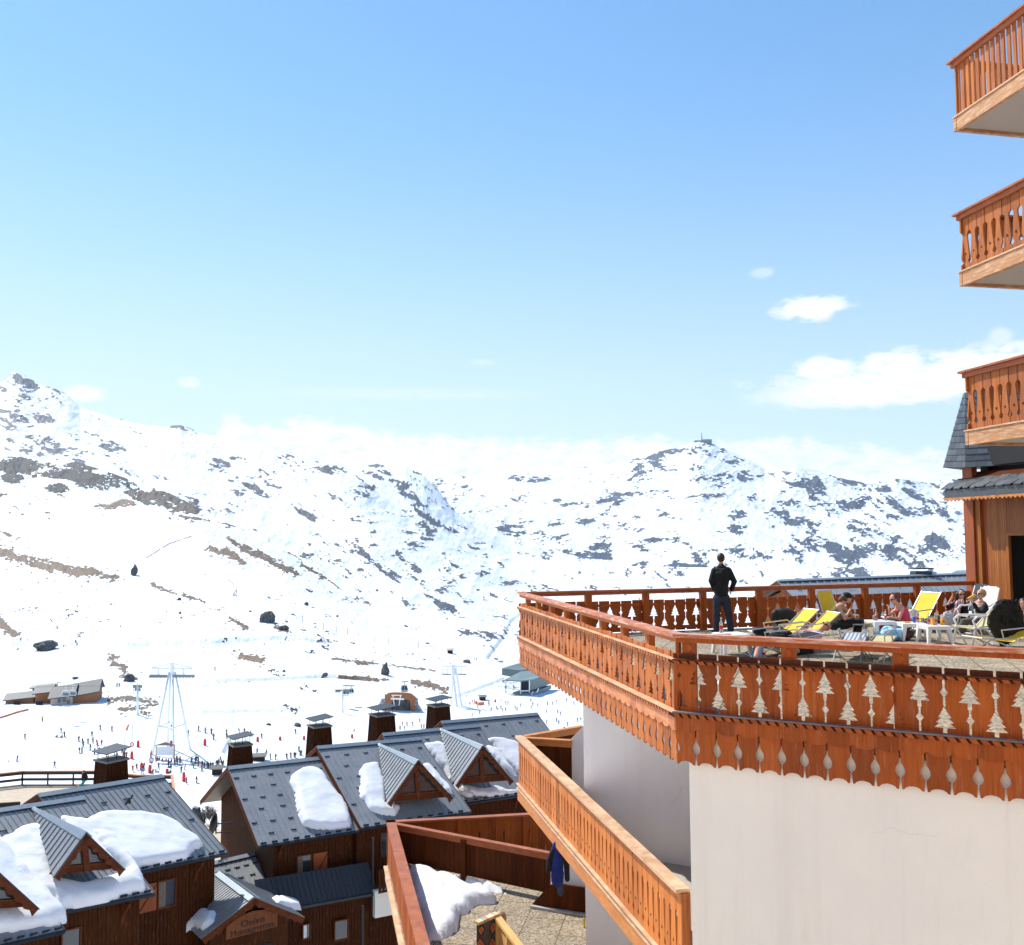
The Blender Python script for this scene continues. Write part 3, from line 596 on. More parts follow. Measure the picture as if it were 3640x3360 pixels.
def plank_run(run, a0, n, pitch, zb, zt, profs, off, th, gap=.006, first=0, jitter=.004, bottom=None, skip_last=False):
    """boards side by side; neighbours share a fretwork opening on their joint. profs: list of profiles [(height above zb, half width)]"""
    mb = MB(); rnd = random.Random(5)
    def clip(P):
        out = [q for q in P if zb+q[0] < zt-1e-4]; hl, wl = out[-1]; nx = [q for q in P if zb+q[0] >= zt-1e-4]
        w = wl if not nx else wl+(nx[0][1]-wl)*((zt-zb-hl)/max(1e-6, nx[0][0]-hl)); return out+[(zt-zb, w)]
    profs = [clip(P) for P in profs]
    for k in range(n):
        x0, x1 = a0+k*pitch, a0+(k+1)*pitch
        pl = profs[(k+first) % len(profs)]; pr = profs[(k+1+first) % len(profs)]
        jt = rnd.uniform(-jitter, jitter)*3
        L = [(x0+max(hw, gap/2), zb+h) for h, hw in pl]; Rr = [(x1-max(hw, gap/2), zb+h) for h, hw in pr]
        L[-1] = (L[-1][0], zt+jt); Rr[-1] = (Rr[-1][0], zt+jt)
        bot = []
        if bottom: bot = [(x0+pitch*u, zb+h) for u, h in bottom]
        poly = [(L[0][0], L[0][1])]+bot+Rr+L[:0:-1]
        jo = off+rnd.uniform(-jitter, jitter)
        a = [run.p(x, jo, z) for x, z in poly]; mb.slab(a, run.o*(-th))
    return mb
def disc_poly(): pass
# fretwork openings (height above board bottom, half width of the opening)
def prof_tree(low, h=.645):
    """little fir tree with a diamond and a slit; low=True puts the tree at the bottom"""
    tree = [(0, .118), (.010, .116), (.030, .088), (.058, .062), (.060, .098), (.070, .094), (.095, .066), (.118, .046), (.120, .074), (.132, .070), (.175, .042), (.222, .020), (.255, .010)]
    s = .0135
    if low: return [(0, .024), (.060, .024)]+[(z+.062, w) for z, w in tree]+[(.335, s), (.44, s), (.485, .046), (.53, s), (h, s), (.90, s)]
    return [(0, s), (.125, s), (.17, .046), (.215, s), (.285, s), (.30, .024), (.372, .024)]+[(z+.374, w) for z, w in tree]+[(.640, .006), (.66, .0135), (.90, .0135)]
PT = [prof_tree(False), prof_tree(True)]
SPOON = [(0, .018), (.10, .010), (.14, .012), (.155, .034), (.175, .050), (.21, .059), (.25, .052), (.285, .034), (.315, .014), (.36, .009), (.46, .009), (.52, .009)]
PADDLE = [(0, .004), (.10, .004), (.115, .016), (.14, .030), (.165, .034), (.19, .026), (.22, .014), (.26, .012), (.34, .018), (.52, .030), (.66, .038), (.70, .040), (.735, .034), (.76, .018), (.775, .005), (.95, .005), (1.1, .005)]
def eyelets(c, parent):      # the row of round holes belongs to the boards: join it to the panel mesh
    p = [k for k in children(parent) if k.name.startswith('railing_panel')][-1]; me_ = p.data; me_.materials.append(M_DARKWOOD)
    bm = bmesh.new(); bm.from_mesh(me_); off = wloc(p); vs_ = [bm.verts.new(Vector(v)-off) for v in c.v]
    for f in c.f: bm.faces.new([vs_[i] for i in f]).material_index = 1
    bm.to_mesh(me_); bm.free()
def rope(run, mb, a0, a1, z, h, off, pitch=.118, rise=.014):
    n = int((a1-a0)/pitch)
    for k in range(n):
        x = a0+k*pitch; sl = h*.75
        P = [run.p(x+.006, off, z), run.p(x+pitch*.70, off, z), run.p(x+pitch*.70-sl, off, z+h), run.p(x+.006-sl, off, z+h)]
        mb.slab(P, run.o*rise)
def carved_railing(run, name, n, pitch, posts, m0, m1, mats, first=0, inner=False, valance=True, cap_w=.17, start=0.0):
    m_pl, m_cap, m_led, m_fas, m_val = mats
    pl = plank_run(run, start, n, pitch, -2.39, -1.615, PT, -.07, .026, first=first)
    if start > 0: pl.slab([run.p(-.02, -.07, -2.39), run.p(start-.014, -.07, -2.39), run.p(start-.014, -.07, -1.615), run.p(-.02, -.07, -1.615)], run.o*(-.026))
    part = pl.build('railing_panel', m_pl, hotel)
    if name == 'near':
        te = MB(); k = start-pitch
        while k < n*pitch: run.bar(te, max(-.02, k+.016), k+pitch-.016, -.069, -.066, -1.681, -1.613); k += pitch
        te.build('board_top_shade', M_TOPSHADE, part)  # dark overlay strip paints the shade below the handrail
    c = MB(); run.mitre(c, 0, run.L, m0, m1, -cap_w, .0, -1.392, -1.34); c.build('handrail', m_cap, part)
    c = MB(); run.mitre(c, .0, run.L, m0, m1, -.14, -.06, -1.462, -1.394); c.build('rail_beam', m_pl, part)
    for a, w in posts:
        c = MB(); run.bar(c, a-w/2, a+w/2, -.20, -.098, -2.42, -1.464)
        if not inner:   # carved lozenge on the face that shows in the gap under the rail
            for s_ in (-1, 1): c.slab([run.p(a, -.098, -1.475), run.p(a+s_*w*.36, -.098, -1.535), run.p(a, -.098, -1.60)], run.o*.008)
        c.build('post', m_pl, part)
    led = MB(); rp = MB()
    run.mitre(led, 0, run.L, m0, m1, -.066, .012, -1.697, -1.682); run.mitre(rp, 0, run.L, m0, m1, -.066, -.012, -1.745, -1.699)
    led.build('ledge', m_led[0], part); rp.build('moulding_shade_back', M_DARKWOOD, part); rp = MB(); rope(run, rp, .02, run.L-.05, -1.742, .040, -.012, rise=.02); rp.build('rope_moulding', m_pl, part)  # dark backing paints the shadows between the rope blocks
    led = MB(); rp = MB()
    run.mitre(led, 0, run.L, m0, m1, -.094, .03, -2.408, -2.388); run.mitre(rp, 0, run.L, m0, m1, -.09, -.004, -2.47, -2.41)
    led.build('ledge', m_led[1], part); rp.build('moulding_shade_back', M_DARKWOOD, part); rp = MB(); rope(run, rp, .02, run.L-.05, -2.466, .052, -.004, rise=.02); rp.build('rope_moulding', m_pl, part)
    # fascia board with a scalloped lower edge
    f = MB(); N_ = max(1, int(run.L/(pitch))); top = []; 
    for k in range(N_):
        x = k*run.L/N_; w = run.L/N_
        prof = [(0, 0), (.10, .045), (.2, .055), (.35, .02), (.5, .0), (.65, .0), (.8, .008), (.93, -.004), (1, 0)]
        prof = [(.0, .028), (.08, .050), (.16, .040), (.24, .022), (.38, .006), (.55, .0), (.75, .004), (.9, .012), (1.0, .028)]
        poly = [(x+w*u, -2.665+h) for u, h in prof]+[(x+w, -2.472), (x, -2.472)]
        f.slab([run.p(a, -.02, z) for a, z in poly], run.o*(-.024))
    f.build('fascia', m_fas, part)
    if valance:
        arc = [(.14, .0), (.22, .026), (.34, .042), (.5, .048), (.66, .042), (.78, .026), (.86, .0)]
        v = plank_run(run, 0, N_, run.L/N_, -3.10, -2.59, [SPOON], -.046, .022, bottom=arc, jitter=.002)
        v.build('valance', m_val, part)
    return part
RN = Run(C1, dN, 6.3, V2(-.488, -.873)); RL = Run(C2, C1-C2, (C1-C2).length, V2(-1, -.2)); RF = Run(C2, dF, 13.6, V2(-.3, 1))
# near run: planks start .127 short of the corner opening
tn = math.tan(R(24.55)); 
def s_of(px, run=RN):   # where the vertical plane through an image column meets a run
    k = ray(px, 2250).x; return (k*run.P.y-run.P.x)/(run.u.x-k*run.u.y)
near_posts = [(s_of(p)-.075, .18) for p in (2456, 2813, 3216)]+[(s_of(3216)+1.4*i, .17) for i in (1, 2)]
carved_railing(RN, 'near', 22, .278, near_posts+[(.03, .05)], -tn, 0, (M_SHADEWOOD, M_RAIL, (M_TOPSHADE, M_GREYLEDGE), M_SHADEWOOD, M_SHADEWOOD), first=1, start=.047)
left_posts = [(s_of(p, RL), .15) for p in (1857, 1893, 1939, 1990, 2048, 2115, 2190, 2277)]
RLn = Run(C2, C1-C2, (C1-C2).length, V2(-1, -.2))
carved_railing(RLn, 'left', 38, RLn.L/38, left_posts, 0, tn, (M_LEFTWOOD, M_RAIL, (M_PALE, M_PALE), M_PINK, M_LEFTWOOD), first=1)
far_posts = [(s_of(p, RF), .17) for p in (2086, 2290, 2493, 2692, 2879, 3069, 3254)]
# far run: seen from inside, boards outside the posts
fp = plank_run(RF, .02, 45, .3, -2.40, -1.62, PT, -.03, .026).build('railing_panel', M_SHADEWOOD, hotel)
c = MB(); RF.bar(c, .02, 13.55, -.17, 0, -1.392, -1.34); c.build('handrail', M_RAILDARK, fp)
c = MB(); RF.bar(c, .1, 13.5, -.13, -.06, -1.46, -1.394); c.build('rail_beam', M_RAILDARK, fp)
for a, w in far_posts:
    c = MB(); RF.bar(c, a-w/2, a+w/2, -.17, -.06, -2.42, -1.462); c.build('post', M_SHADEWOOD, fp)
c = MB(); RF.bar(c, .1, 13.5, -.09, -.058, -1.76, -1.70); RF.bar(c, .1, 13.5, -.09, -.058, -2.36, -2.28); c.build('rail_batten', M_SHADEWOOD, fp)
# terrace slab
C3 = C2+dF*13.55; C4 = C1+dN*6.25; C5 = V2(14.6, 19.5)
ins = lambda P, d: P
mb = MB(); poly = [C2+V2(.12, -.05), C1+V2(.05, .14), C4+V2(0, .12), V2(16, 10), V2(18, 24), C3+V2(3, -.6), C3+V2(-.0, -.10)]
mb.slab([(p.x, p.y, FLOOR) for p in poly], (0, 0, -.30)); mb.build('terrace_floor', M_FLOOR, hotel)
# main rendered walls under the terrace
W2 = V2(2.385, 13.24); W1 = V2(1.335, 18.6)
WN = Run(W2, dN, 9.3, V2(-.488, -.873))
mb = MB(); e = WN.p(9.4, 0, 0)
mb.hexa([(W2.x, W2.y, -24), (e.x, e.y, -24), (e.x+1, e.y+1, -24), (W2.x+.12, W2.y+.25, -24), (W2.x, W2.y, -2.74), (e.x, e.y, -2.74), (e.x+1, e.y+1, -2.74), (W2.x+.12, W2.y+.25, -2.74)])
mb.build('front_wall', M_PLASTER, hotel)
WB = Run(W1, dN, 7.5, V2(-.488, -.873)); e = WB.p(7.5, 0, 0); g = WB.p(7.5, -3, 0); h_ = WB.p(.0, -.3, 0)
mb = MB(); mb.hexa([(W1.x, W1.y, -24), (e.x, e.y, -24), (g.x, g.y, -24), (h_.x, h_.y, -24), (W1.x, W1.y, -2.75), (e.x, e.y, -2.75), (g.x, g.y, -2.75), (h_.x, h_.y, -2.75)])
mb.build('recessed_wall', M_PLASTER2, hotel)
# slanted white partition fins, one a storey
def fin(zt, zb, wide=.95):
    d = -dN; mb = MB(); WF = V2(1.7, 22.7); q = WF+d*wide; WF = WF-d*1.5; zt_ = zt+1.5; P = [(WF.x, WF.y, zb), (q.x, q.y, zb), (q.x, q.y, zt-wide), (WF.x, WF.y, zt_)]
    mb.slab(P, dN.cross(Vector((0, 0, 1)))*-.14); mb.build('partition_wall', M_PLASTER2, hotel)
fin(-4.36, -5.98, .95); fin(-7.05, -8.70, .80)
# ---- balcony below the terrace
B1 = at(1835, 2614.9, 23.41); ZB = B1.z; B2 = atz(2411.5, 3161.5, ZB); B2 = V2(B2.x, B2.y); B1 = V2(B1.x, B1.y)
RB = Run(B1, B2-B1, (B2-B1).length, V2(-1, -.2)); zl = ZB-1.10
slab = MB(); poly = [B1+V2(.08, -.02), RB.p(RB.L, -.05, 0), W2+V2(.2, .1), W2+dN*1.5+V2(0, 1), V2(5, 18), V2(4, 25)]
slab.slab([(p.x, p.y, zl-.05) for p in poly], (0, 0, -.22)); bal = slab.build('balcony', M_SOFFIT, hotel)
nB = 46; pb = plank_run(RB, 0, nB, RB.L/nB, zl-.02, ZB-.05, [[(h, w*1.12) for h, w in PADDLE]], -.05, .026, jitter=.003)
# the end of the balcony runs back to the wall corner
pass
# round eyelets between the openings
c = MB()
for k in range(nB):
    x = (k+.5)*RB.L/nB; z = zl+.30
    c.slab([RB.p(x+.016*math.cos(t*math.pi/4), -.047, z+.022*math.sin(t*math.pi/4)) for t in range(8)], RB.o*.002)
c.v and pb.build('railing_panel', M_OCHRE, bal); eyelets(c, bal)
c = MB(); RB.bar(c, -.02, RB.L*.5, -.17, .03, ZB-.05, ZB); RB.bar(c, RB.L*.5+.004, RB.L+.02, -.155, .045, ZB-.045, ZB+.005); c.build('handrail', M_PALE, bal)
c = MB(); RB.bar(c, 0, RB.L, -.045, .0, ZB-.10, ZB-.052); RB.bar(c, 0, RB.L, -.13, -.08, ZB-.11, ZB-.052); c.build('rail_beam', M_OCHREH, bal)
c = MB(); RB.bar(c, -.02, RB.L, -.07, .015, zl-.045, zl-.022); c.build('ledge', M_PALE, bal)
c = MB(); RB.bar(c, 0, RB.L, -.06, -.03, zl-.12, zl-.047); RB.bar(c, -.02, RB.L, -.07, .005, zl-.15, zl-.122); c.build('ledge', M_PALE, bal)
c = MB(); RB.bar(c, 0, RB.L, -.06, -.02, zl-.42, zl-.152); c.build('fascia', M_OCHREH, bal)
c = MB(); c.hexa([RB.p(RB.L-.002, -.16, zl-.4), RB.p(RB.L+.03, -.16, zl-.4), RB.p(RB.L+.03, -.03, zl-.4), RB.p(RB.L-.002, -.03, zl-.4), RB.p(RB.L-.002, -.16, ZB-.052), RB.p(RB.L+.03, -.16, ZB-.052), RB.p(RB.L+.03, -.03, ZB-.052), RB.p(RB.L-.002, -.03, ZB-.052)]); c.build('end_board', M_UPWOOD, bal)
def inner_rail(A, B, zt, zb, mcap, mpl, parent, th=.03, capw=.16, plank=.14, name='divider_panel', gap=.004, posts=(), outside=None):
    run = Run(A, B-A, (B-A).length, outside if outside is not None else V2(-.4, 1)); n = max(2, int(run.L/plank))
    pm = plank_run(run, 0, n, run.L/n, zb, zt-.05, [[(0, gap), (.3, gap*.6), (2, .001)]], -.04, th, jitter=.003).build(name, mpl, parent)
    c = MB(); run.bar(c, -.02, run.L, -.13, -.13+capw, zt-.05, zt); run.bar(c, 0, run.L, -.10, -.072, zt-.17, zt-.052)
    hr = c.build('handrail', mcap, parent)
    for a in posts:
        c = MB(); run.bar(c, a-.07, a+.07, -.17, -.074, zb-.2, zt-.06); c.build('post', mpl, parent)
    return run
inner_rail(B1+V2(.15, .02), V2(at(2070, 2599, 24.2).x, 24.6), ZB+.0, zl, M_OCHREH, M_DARKWOOD, bal)
inner_rail(B1+V2(.1, -.06), V2(at(2035, 2640, 22.9).x, 22.95), ZB-.01, zl, M_OCHREH, M_DARKWOOD, bal)
# ---- lowest terrace
ZT = -7.6; FT = -8.70
T1 = atz(1372, 2917, ZT); T1 = V2(T1.x, T1.y); tl = (C1-C2).normalized()
RT = Run(T1, tl, 14.5, V2(-1, -.2))
slab = MB(); poly = [T1+V2(.05, -.05), RT.p(14.4, -.05, 0), V2(3.5, 11.5), V2(5, 14), V2(5, 26.5), T1+dF*5]
slab.slab([(p.x, p.y, FT) for p in poly], (0, 0, -.35)); lt = slab.build('lower_terrace_floor', M_TILE, hotel)
nT = 100; pl = plank_run(RT, 0, nT, RT.L/nT, FT-.1, ZT-.05, [[(0, .006), (1.2, .006)]], -.05, .025, jitter=.004).build('railing_panel', M_SHADEWOOD, lt)
c = MB(); RT.bar(c, -.02, RT.L, -.25, .0, ZT-.05, ZT); c.build('handrail', M_RAILDARK, lt)
c = MB(); RT.bar(c, 0, RT.L, -.12, -.076, ZT-.16, ZT-.052); c.build('rail_beam', M_SHADEWOOD, lt)
c = MB(); RT.bar(c, -.05, RT.L, -.1, .06, FT-.14, FT-.105); RT.bar(c, -.03, RT.L, -.1, .02, FT-.45, FT-.142); c.build('fascia', M_PALE, lt)
DV = atz(1960, 3027, ZT); FR = atz(1905, 2888, ZT); FRd = (V2(FR.x, FR.y)-T1).normalized(); 
dv = inner_rail(T1+V2(.22, -.12), V2(DV.x, DV.y), ZT-.01, FT+.13, M_RAILDARK, M_DARKWOOD, lt, capw=.16, plank=.155, posts=(2.35,), gap=.007, name='divider_panel')
RFF = Run(T1+V2(.02, .0), FRd, 6.4, V2(-.3, 1))
pn = plank_run(RFF, 0, 28, 6.4/28, FT-.05, ZT-.05, [[(0, .004), (1.1, .004)], [(0, .004), (1.1, .004)], [(h*.95, w*.9) for h, w in PADDLE]], -.04, .026).build('railing_panel', M_SHADEWOOD, lt)
c = MB(); RFF.bar(c, -.02, 6.4, -.18, .02, ZT-.05, ZT); c.build('handrail', M_RAILDARK, lt)
for a in (.05, 1.9, 3.7):
    c = MB(); RFF.bar(c, a, a+.16, -.15, -.07, FT, ZT-.052); c.build('post', M_SHADEWOOD, lt)
# low plank skirting against the wall
P = [atz(1890, 3224, FT), atz(2080, 3255, FT)]; A, B = P; h = Vector((0, 0, .52))
mb = MB(); n = 9
for k in range(n):
    u0, u1 = k/n, (k+1)/n-.006; hh = lambda u: min(.62, .05+u*1.5)
    p0, p1 = A.lerp(B, u0), A.lerp(B, u1); mb.slab([p0, p1, p1+Vector((0, 0, hh(u1))), p0+Vector((0, 0, hh(u0)))], (.03, .05, 0))
mb.build('skirting_panel', M_DARKWOOD, lt)
mb = MB(); mb.beam(A+Vector((-.02, -.06, .03)), B+Vector((0, -.06, .03)), .1, .06); mb.build('kerb', simple('concrete kerb', (.4, .38, .35), .9), lt)
# yellow grab handle on the wall
g0 = at(2076, 3265, 21.9)
mb = MB(); mb.tube([g0+Vector((.12, 0, 0)), g0, g0+Vector((0, 0, -.22)), g0+Vector((.12, 0, -.22))], .025, 8)
mb.build('handle', M_YELLOW, lt)
# ---- the rest of the hotel behind and beside the viewpoint: its sunlit front throws warm light back
mb = MB(); mb.box((4, -6.5, -4), (60, 6, 40), R(6)); mb.build('main_block', M_PLASTER, hotel)
mb = MB()
for zz in (-6.9, -4.2, -1.5, 1.2, 3.9, 6.6):
    for k in range(9): mb.box((-24+k*6.2, -2.9+(-24+k*6.2)*.105, zz-.3), (4.6, 1.2, 1.1), R(6))
mb.build('main_block_balconies', M_OCHRE, hotel)
# ---- the three balconies at the right
UD = 16.6; dU = V2(.181, -.983)
ucap = [(3363.7, 221), (3390.5, 762), (3406, 1320.7)]; ubot = [470, 1019.2, 1583.5]
for i, (cx, cy) in enumerate(ucap):
    P = at(cx+6, cy, UD); zc = P.z; bx = at((3388.7, 3409.5, 3430.4)[i], ubot[i], UD); P0 = V2(P.x, P.y); zb = bx.z; zd = zb+.27
    ru = Run(V2(bx.x, UD)+V2(-.0, 0), dU, 3.4, V2(-1, -.2)); rf = Run(V2(bx.x, UD), V2(math.cos(R(12)), math.sin(R(12))), 3.5, V2(-.2, 1))
    pts = [ru.p(.0, -.10, 0)+V2(.0, -.1), ru.p(3.4, -.10, 0), rf.p(3.5, -.1, 0)+V2(.6, -2.5), rf.p(3.5, -.1, 0)]
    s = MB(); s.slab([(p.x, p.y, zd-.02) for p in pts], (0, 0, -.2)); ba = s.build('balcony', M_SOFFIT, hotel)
    if i == 0: pm = plank_run(ru, .03, 26, .130, zd+.0, zc-.09, [[(0, .028), (1.2, .028)]], -.06, .03, jitter=.006)
    else: pm = plank_run(ru, .03, 16, .21, zd+.0, zc-.09, [[(h*.88, w*1.55) for h, w in PADDLE]], -.06, .026)
    pm.build('railing_panel', M_UPWOOD, ba)
    if i:
        c = MB()
        for k in range(16): c.slab([ru.p(.03+(k+.5)*.21+.018*math.cos(t*math.pi/4), -.057, zd+.28+.024*math.sin(t*math.pi/4)) for t in range(8)], ru.o*.002)
        eyelets(c, ba)
    pm = plank_run(rf, .0, 26 if i == 0 else 16, .130 if i == 0 else .21, zd, zc-.09, [[(0, .028), (1.2, .028)]] if i == 0 else [[(h*.88, w*1.55) for h, w in PADDLE]], -.06, .03).build('railing_panel', M_UPWOOD, ba)
    c = MB(); ru.bar(c, -.06, 3.4, -.16, .05, zc-.035, zc); rf.bar(c, -.06, 3.5, -.16, .05, zc-.039, zc-.004); c.build('handrail', M_RAILDARK, ba)
    c = MB(); ru.bar(c, -.01, 3.4, -.05, .0, zc-.12, zc-.037); rf.bar(c, -.01, 3.5, -.05, 0, zc-.121, zc-.042); c.build('rail_beam', M_RAILDARK, ba)
    c = MB(); ru.bar(c, -.01, 3.4, -.09, .01, zd-.03, zd-.003); rf.bar(c, -.01, 3.5, -.09, .01, zd-.031, zd-.006); c.build('ledge', M_PALE, ba)
    c = MB(); ru.bar(c, 0, 3.4, -.08, -.01, zb, zd-.034); rf.bar(c, -.0, 3.5, -.08, -.01, zb+.002, zd-.036); c.build('fascia', M_UPFAS, ba)
# hotel wall at the right, outside the picture, carrying the balconies
mb = MB(); mb.box((11.6, 14.6, 2), (2.0, 5.0, 30), R(-10)); mb.build('side_wall', M_PLASTER, hotel)
# ---- timber bar building at the end of the terrace
E0 = V2(C3.x+.0, C3.y+.05); dW = V2(.2, -.98).normalized(); RW = Run(E0, dW, 5.5, V2(-1, -.2))
def sW(px): k = ray(px, 1900).x; return (k*RW.P.y-RW.P.x)/(RW.u.x-k*RW.u.y)
s_post, s_a, s_b, s_pl, s_door = sW(3431), sW(3464), sW(3482), sW(3502), sW(3570)
ZW = .98
bar = MB(); RW.bar(bar, s_pl+.02, 5.5, -.35, -.12, 1.9, 2.4); RW.bar(bar, -.0, .3, -2.5, -.5, FLOOR, 2.2)
wallp = MB(); n = 12; x = s_pl
while x < s_door-.02:
    w = min(.094, s_door-x); RW.bar(wallp, x, x+w-.008, -.13, -.10, FLOOR, ZW); x += w
x = s_door
while x < 5.4: RW.bar(wallp, x, x+.086, -.13, -.10, -.06, ZW); x += .094
RW.bar(wallp, s_pl, s_door, -.2, -.135, FLOOR, ZW)
wp = wallp.build('plank_wall', M_PINE, hotel); bar.build('upper_wall', M_BLACK, hotel)
c = MB(); RW.bar(c, s_post, s_a, -.16, .02, FLOOR, 2.1); c.build('corner_post', M_PINERED, wp)
c = MB(); RW.bar(c, s_a+.01, s_b, -.14, -.04, FLOOR, ZW+.1); c.build('corner_board', M_PINE, wp)
c = MB(); RW.bar(c, s_b+.003, s_pl-.004, -.2, -.13, FLOOR, ZW+.1); c.build('recess_board', M_PINERED, wp)
c = MB(); RW.bar(c, s_pl-.05, 5.4, -.098, -.03, ZW-.0, ZW+.12); c.build('wall_plate', M_PINERED, wp)
c = MB(); RW.bar(c, s_door-.02, s_door+.08, -.11, -.05, FLOOR, -.062); RW.bar(c, s_door-.02, 3.8, -.11, -.05, -.06, .02); c.build('door_frame', M_PINE, wp)
c = MB(); RW.bar(c, s_door+.1, 3.8, -1.6, -1.55, FLOOR, .0); RW.bar(c, s_door-.3, s_door-.2, -1.6, -.3, FLOOR, 0.1); RW.bar(c, s_door-.3, 4, -1.6, -.2, .03, .1); RW.bar(c, 4, 4.1, -1.6, -.2, FLOOR, .1); c.build('dark_doorway', M_BLACK, wp)
# awning of rough slates
z0 = at(3388, 1741, 27).z
aw = MB(); RW.bar(aw, -.10, 5.5, .60, .635, z0-.22, z0+.0); RW.bar(aw, -.13, -.10, -.1, .60, z0-.22, z0-.0); af = aw.build('awning_fascia', simple('grey zinc fascia', (.075, .08, .085), .5, .2), hotel)
c = MB(); nn = int(5.8/.16)
for k in range(nn):
    x = -.10+k*.16; c.slab([RW.p(x+.16*u, .600, z0-.22-h) for u, h in ((0, .075), (.25, .055), (.5, .085), (.75, .11), (1, .075), (1, 0), (0, 0))], RW.o*.03)
c.build('scalloped_valance', M_OCHREH, af)
c = MB(); rnd = random.Random(3)
for r in range(5):
    o0 = .68-r*.15; zz = z0+.012+r*.062
    x = -.20-(r % 2)*.10
    while x < 5.4:
        w = rnd.uniform(.24, .40); dz = rnd.uniform(-.006, .012)
        a, b_ = x, x+w-.01
        P = [RW.p(a+rnd.uniform(0, .05), o0+rnd.uniform(-.02, .02), zz+dz), RW.p(b_-rnd.uniform(0, .05), o0+rnd.uniform(-.02, .02), zz+dz), RW.p(b_, o0-.09, zz+.055+dz), RW.p(b_, o0-.22, zz+.125+dz), RW.p(a, o0-.22, zz+.125+dz), RW.p(a, o0-.09, zz+.055+dz)]
        c.slab(P, (0, 0, .028)); x += w
c.build('awning_slates', M_SLATE2, af)
c = MB(); c.hexa([RW.p(-.1, .6, z0-.02), RW.p(5.5, .6, z0-.02), RW.p(5.5, -.3, z0+.5), RW.p(-.1, -.3, z0+.5), RW.p(-.1, .6, z0+.01), RW.p(5.5, .6, z0+.01), RW.p(5.5, -.3, z0+.53), RW.p(-.1, -.3, z0+.53)]); c.build('awning_board', M_DARKWOOD, af)
# mansard slate skirt above
A = at(3433, 1662, 27.0); Aa = at(3353, 1663, 27.9); At = at(3433, 1395, 27.35); Aat = at(3426, 1397, 27.6)
dM = V2(1.05, -1.1).normalized(); Bq = A+dM*6; Bt = At+dM*6
core = MB(); n_ = Vector((.04, .05, 0)); core.add([A+n_, Bq+n_, Bt+n_, At+n_, Aa+n_, Aat+n_], [(0, 1, 2, 3), (4, 0, 3, 5)])
core.add([A+n_, Bq+n_, Bq+Vector((2, 2, 0)), Aa+Vector((1, 1, 0)), Aa+n_], [(0, 4, 3, 2, 1)]); cr_ = core.build('mansard_roof', M_DARKMETAL, hotel)
def slates(mb, p00, p10, p11, p01, rows_, w, rnd):   # bilinear patch p00-p10 bottom, p01-p11 top
    nrm = (p10-p00).cross(p01-p00).normalized()
    if nrm.y > 0: nrm = -nrm
    for r in range(rows_):
        v0 = r/rows_; v1 = min(1, (r+1.25)/rows_)
        a0, b0 = p00.lerp(p01, v0), p10.lerp(p11, v0); a1, b1 = p00.lerp(p01, v1), p10.lerp(p11, v1)
        L = (b0-a0).length; x = -w*(.5 if r % 2 else 0)
        while x < L-.01:
            u0 = max(0, x)/L; ww = w*rnd.uniform(.8, 1.2); u1 = min(L, x+ww-.008)/L; x += ww
            if u1-u0 < .01: continue
            o = nrm*(.018+rnd.uniform(0, .006)); i_ = nrm*.002
            mb.add([a0.lerp(b0, u0)+o, a0.lerp(b0, u1)+o, a1.lerp(b1, u1)+i_, a1.lerp(b1, u0)+i_, a0.lerp(b0, u0)+i_*.2, a0.lerp(b0, u1)+i_*.2], [(0, 1, 2, 3), (4, 5, 1, 0)])
rnd = random.Random(9); c = MB(); slates(c, A, Bq, Bt, At, 12, .30, rnd); c.build('slates', M_SLATE, cr_)
c = MB(); slates(c, Aa, A, At, Aat, 12, .21, rnd); c.build('slates', M_SLATE, cr_)
c = MB(); RW.bar(c, .3, 5.5, -1.6, -.7, ZW, 2.3); c.build('upper_wall', M_BLACK, hotel)

# ------------------------------------------------------------------ chalets below
M_SEAMSHADE = M_ROOF
def build_text(name, body, size, loc, u, v, m, parent, ext=.01):
    cu_ = bpy.data.curves.new(name, 'FONT'); cu_.body = body; cu_.size = size; cu_.extrude = ext; cu_.align_x = 'CENTER'; cu_.align_y = 'CENTER'; cu_.space_line = .9
    tmp = bpy.data.objects.new(name, cu_); COL.objects.link(tmp)
    dg = bpy.context.evaluated_depsgraph_get(); me_ = bpy.data.meshes.new_from_object(tmp.evaluated_get(dg)); bpy.data.objects.remove(tmp)
    n = u.cross(v).normalized(); off = wloc(parent)
    for vt in me_.vertices:
        p = loc+u*vt.co.x+v*vt.co.y+n*vt.co.z-off; vt.co = p
    me_.materials.clear(); me_.materials.append(m); o = bpy.data.objects.new(name, me_); COL.objects.link(o); o.parent = parent; return o
def bil(P, u, v):    # P = ridgeL, ridgeR, eaveR, eaveL ; u left->right, v ridge->eave
    return P[0].lerp(P[1], u).lerp(P[3].lerp(P[2], u), v)
def nrm_of(P): n = (P[1]-P[0]).cross(P[3]-P[0]).normalized(); return n if n.z > 0 else -n
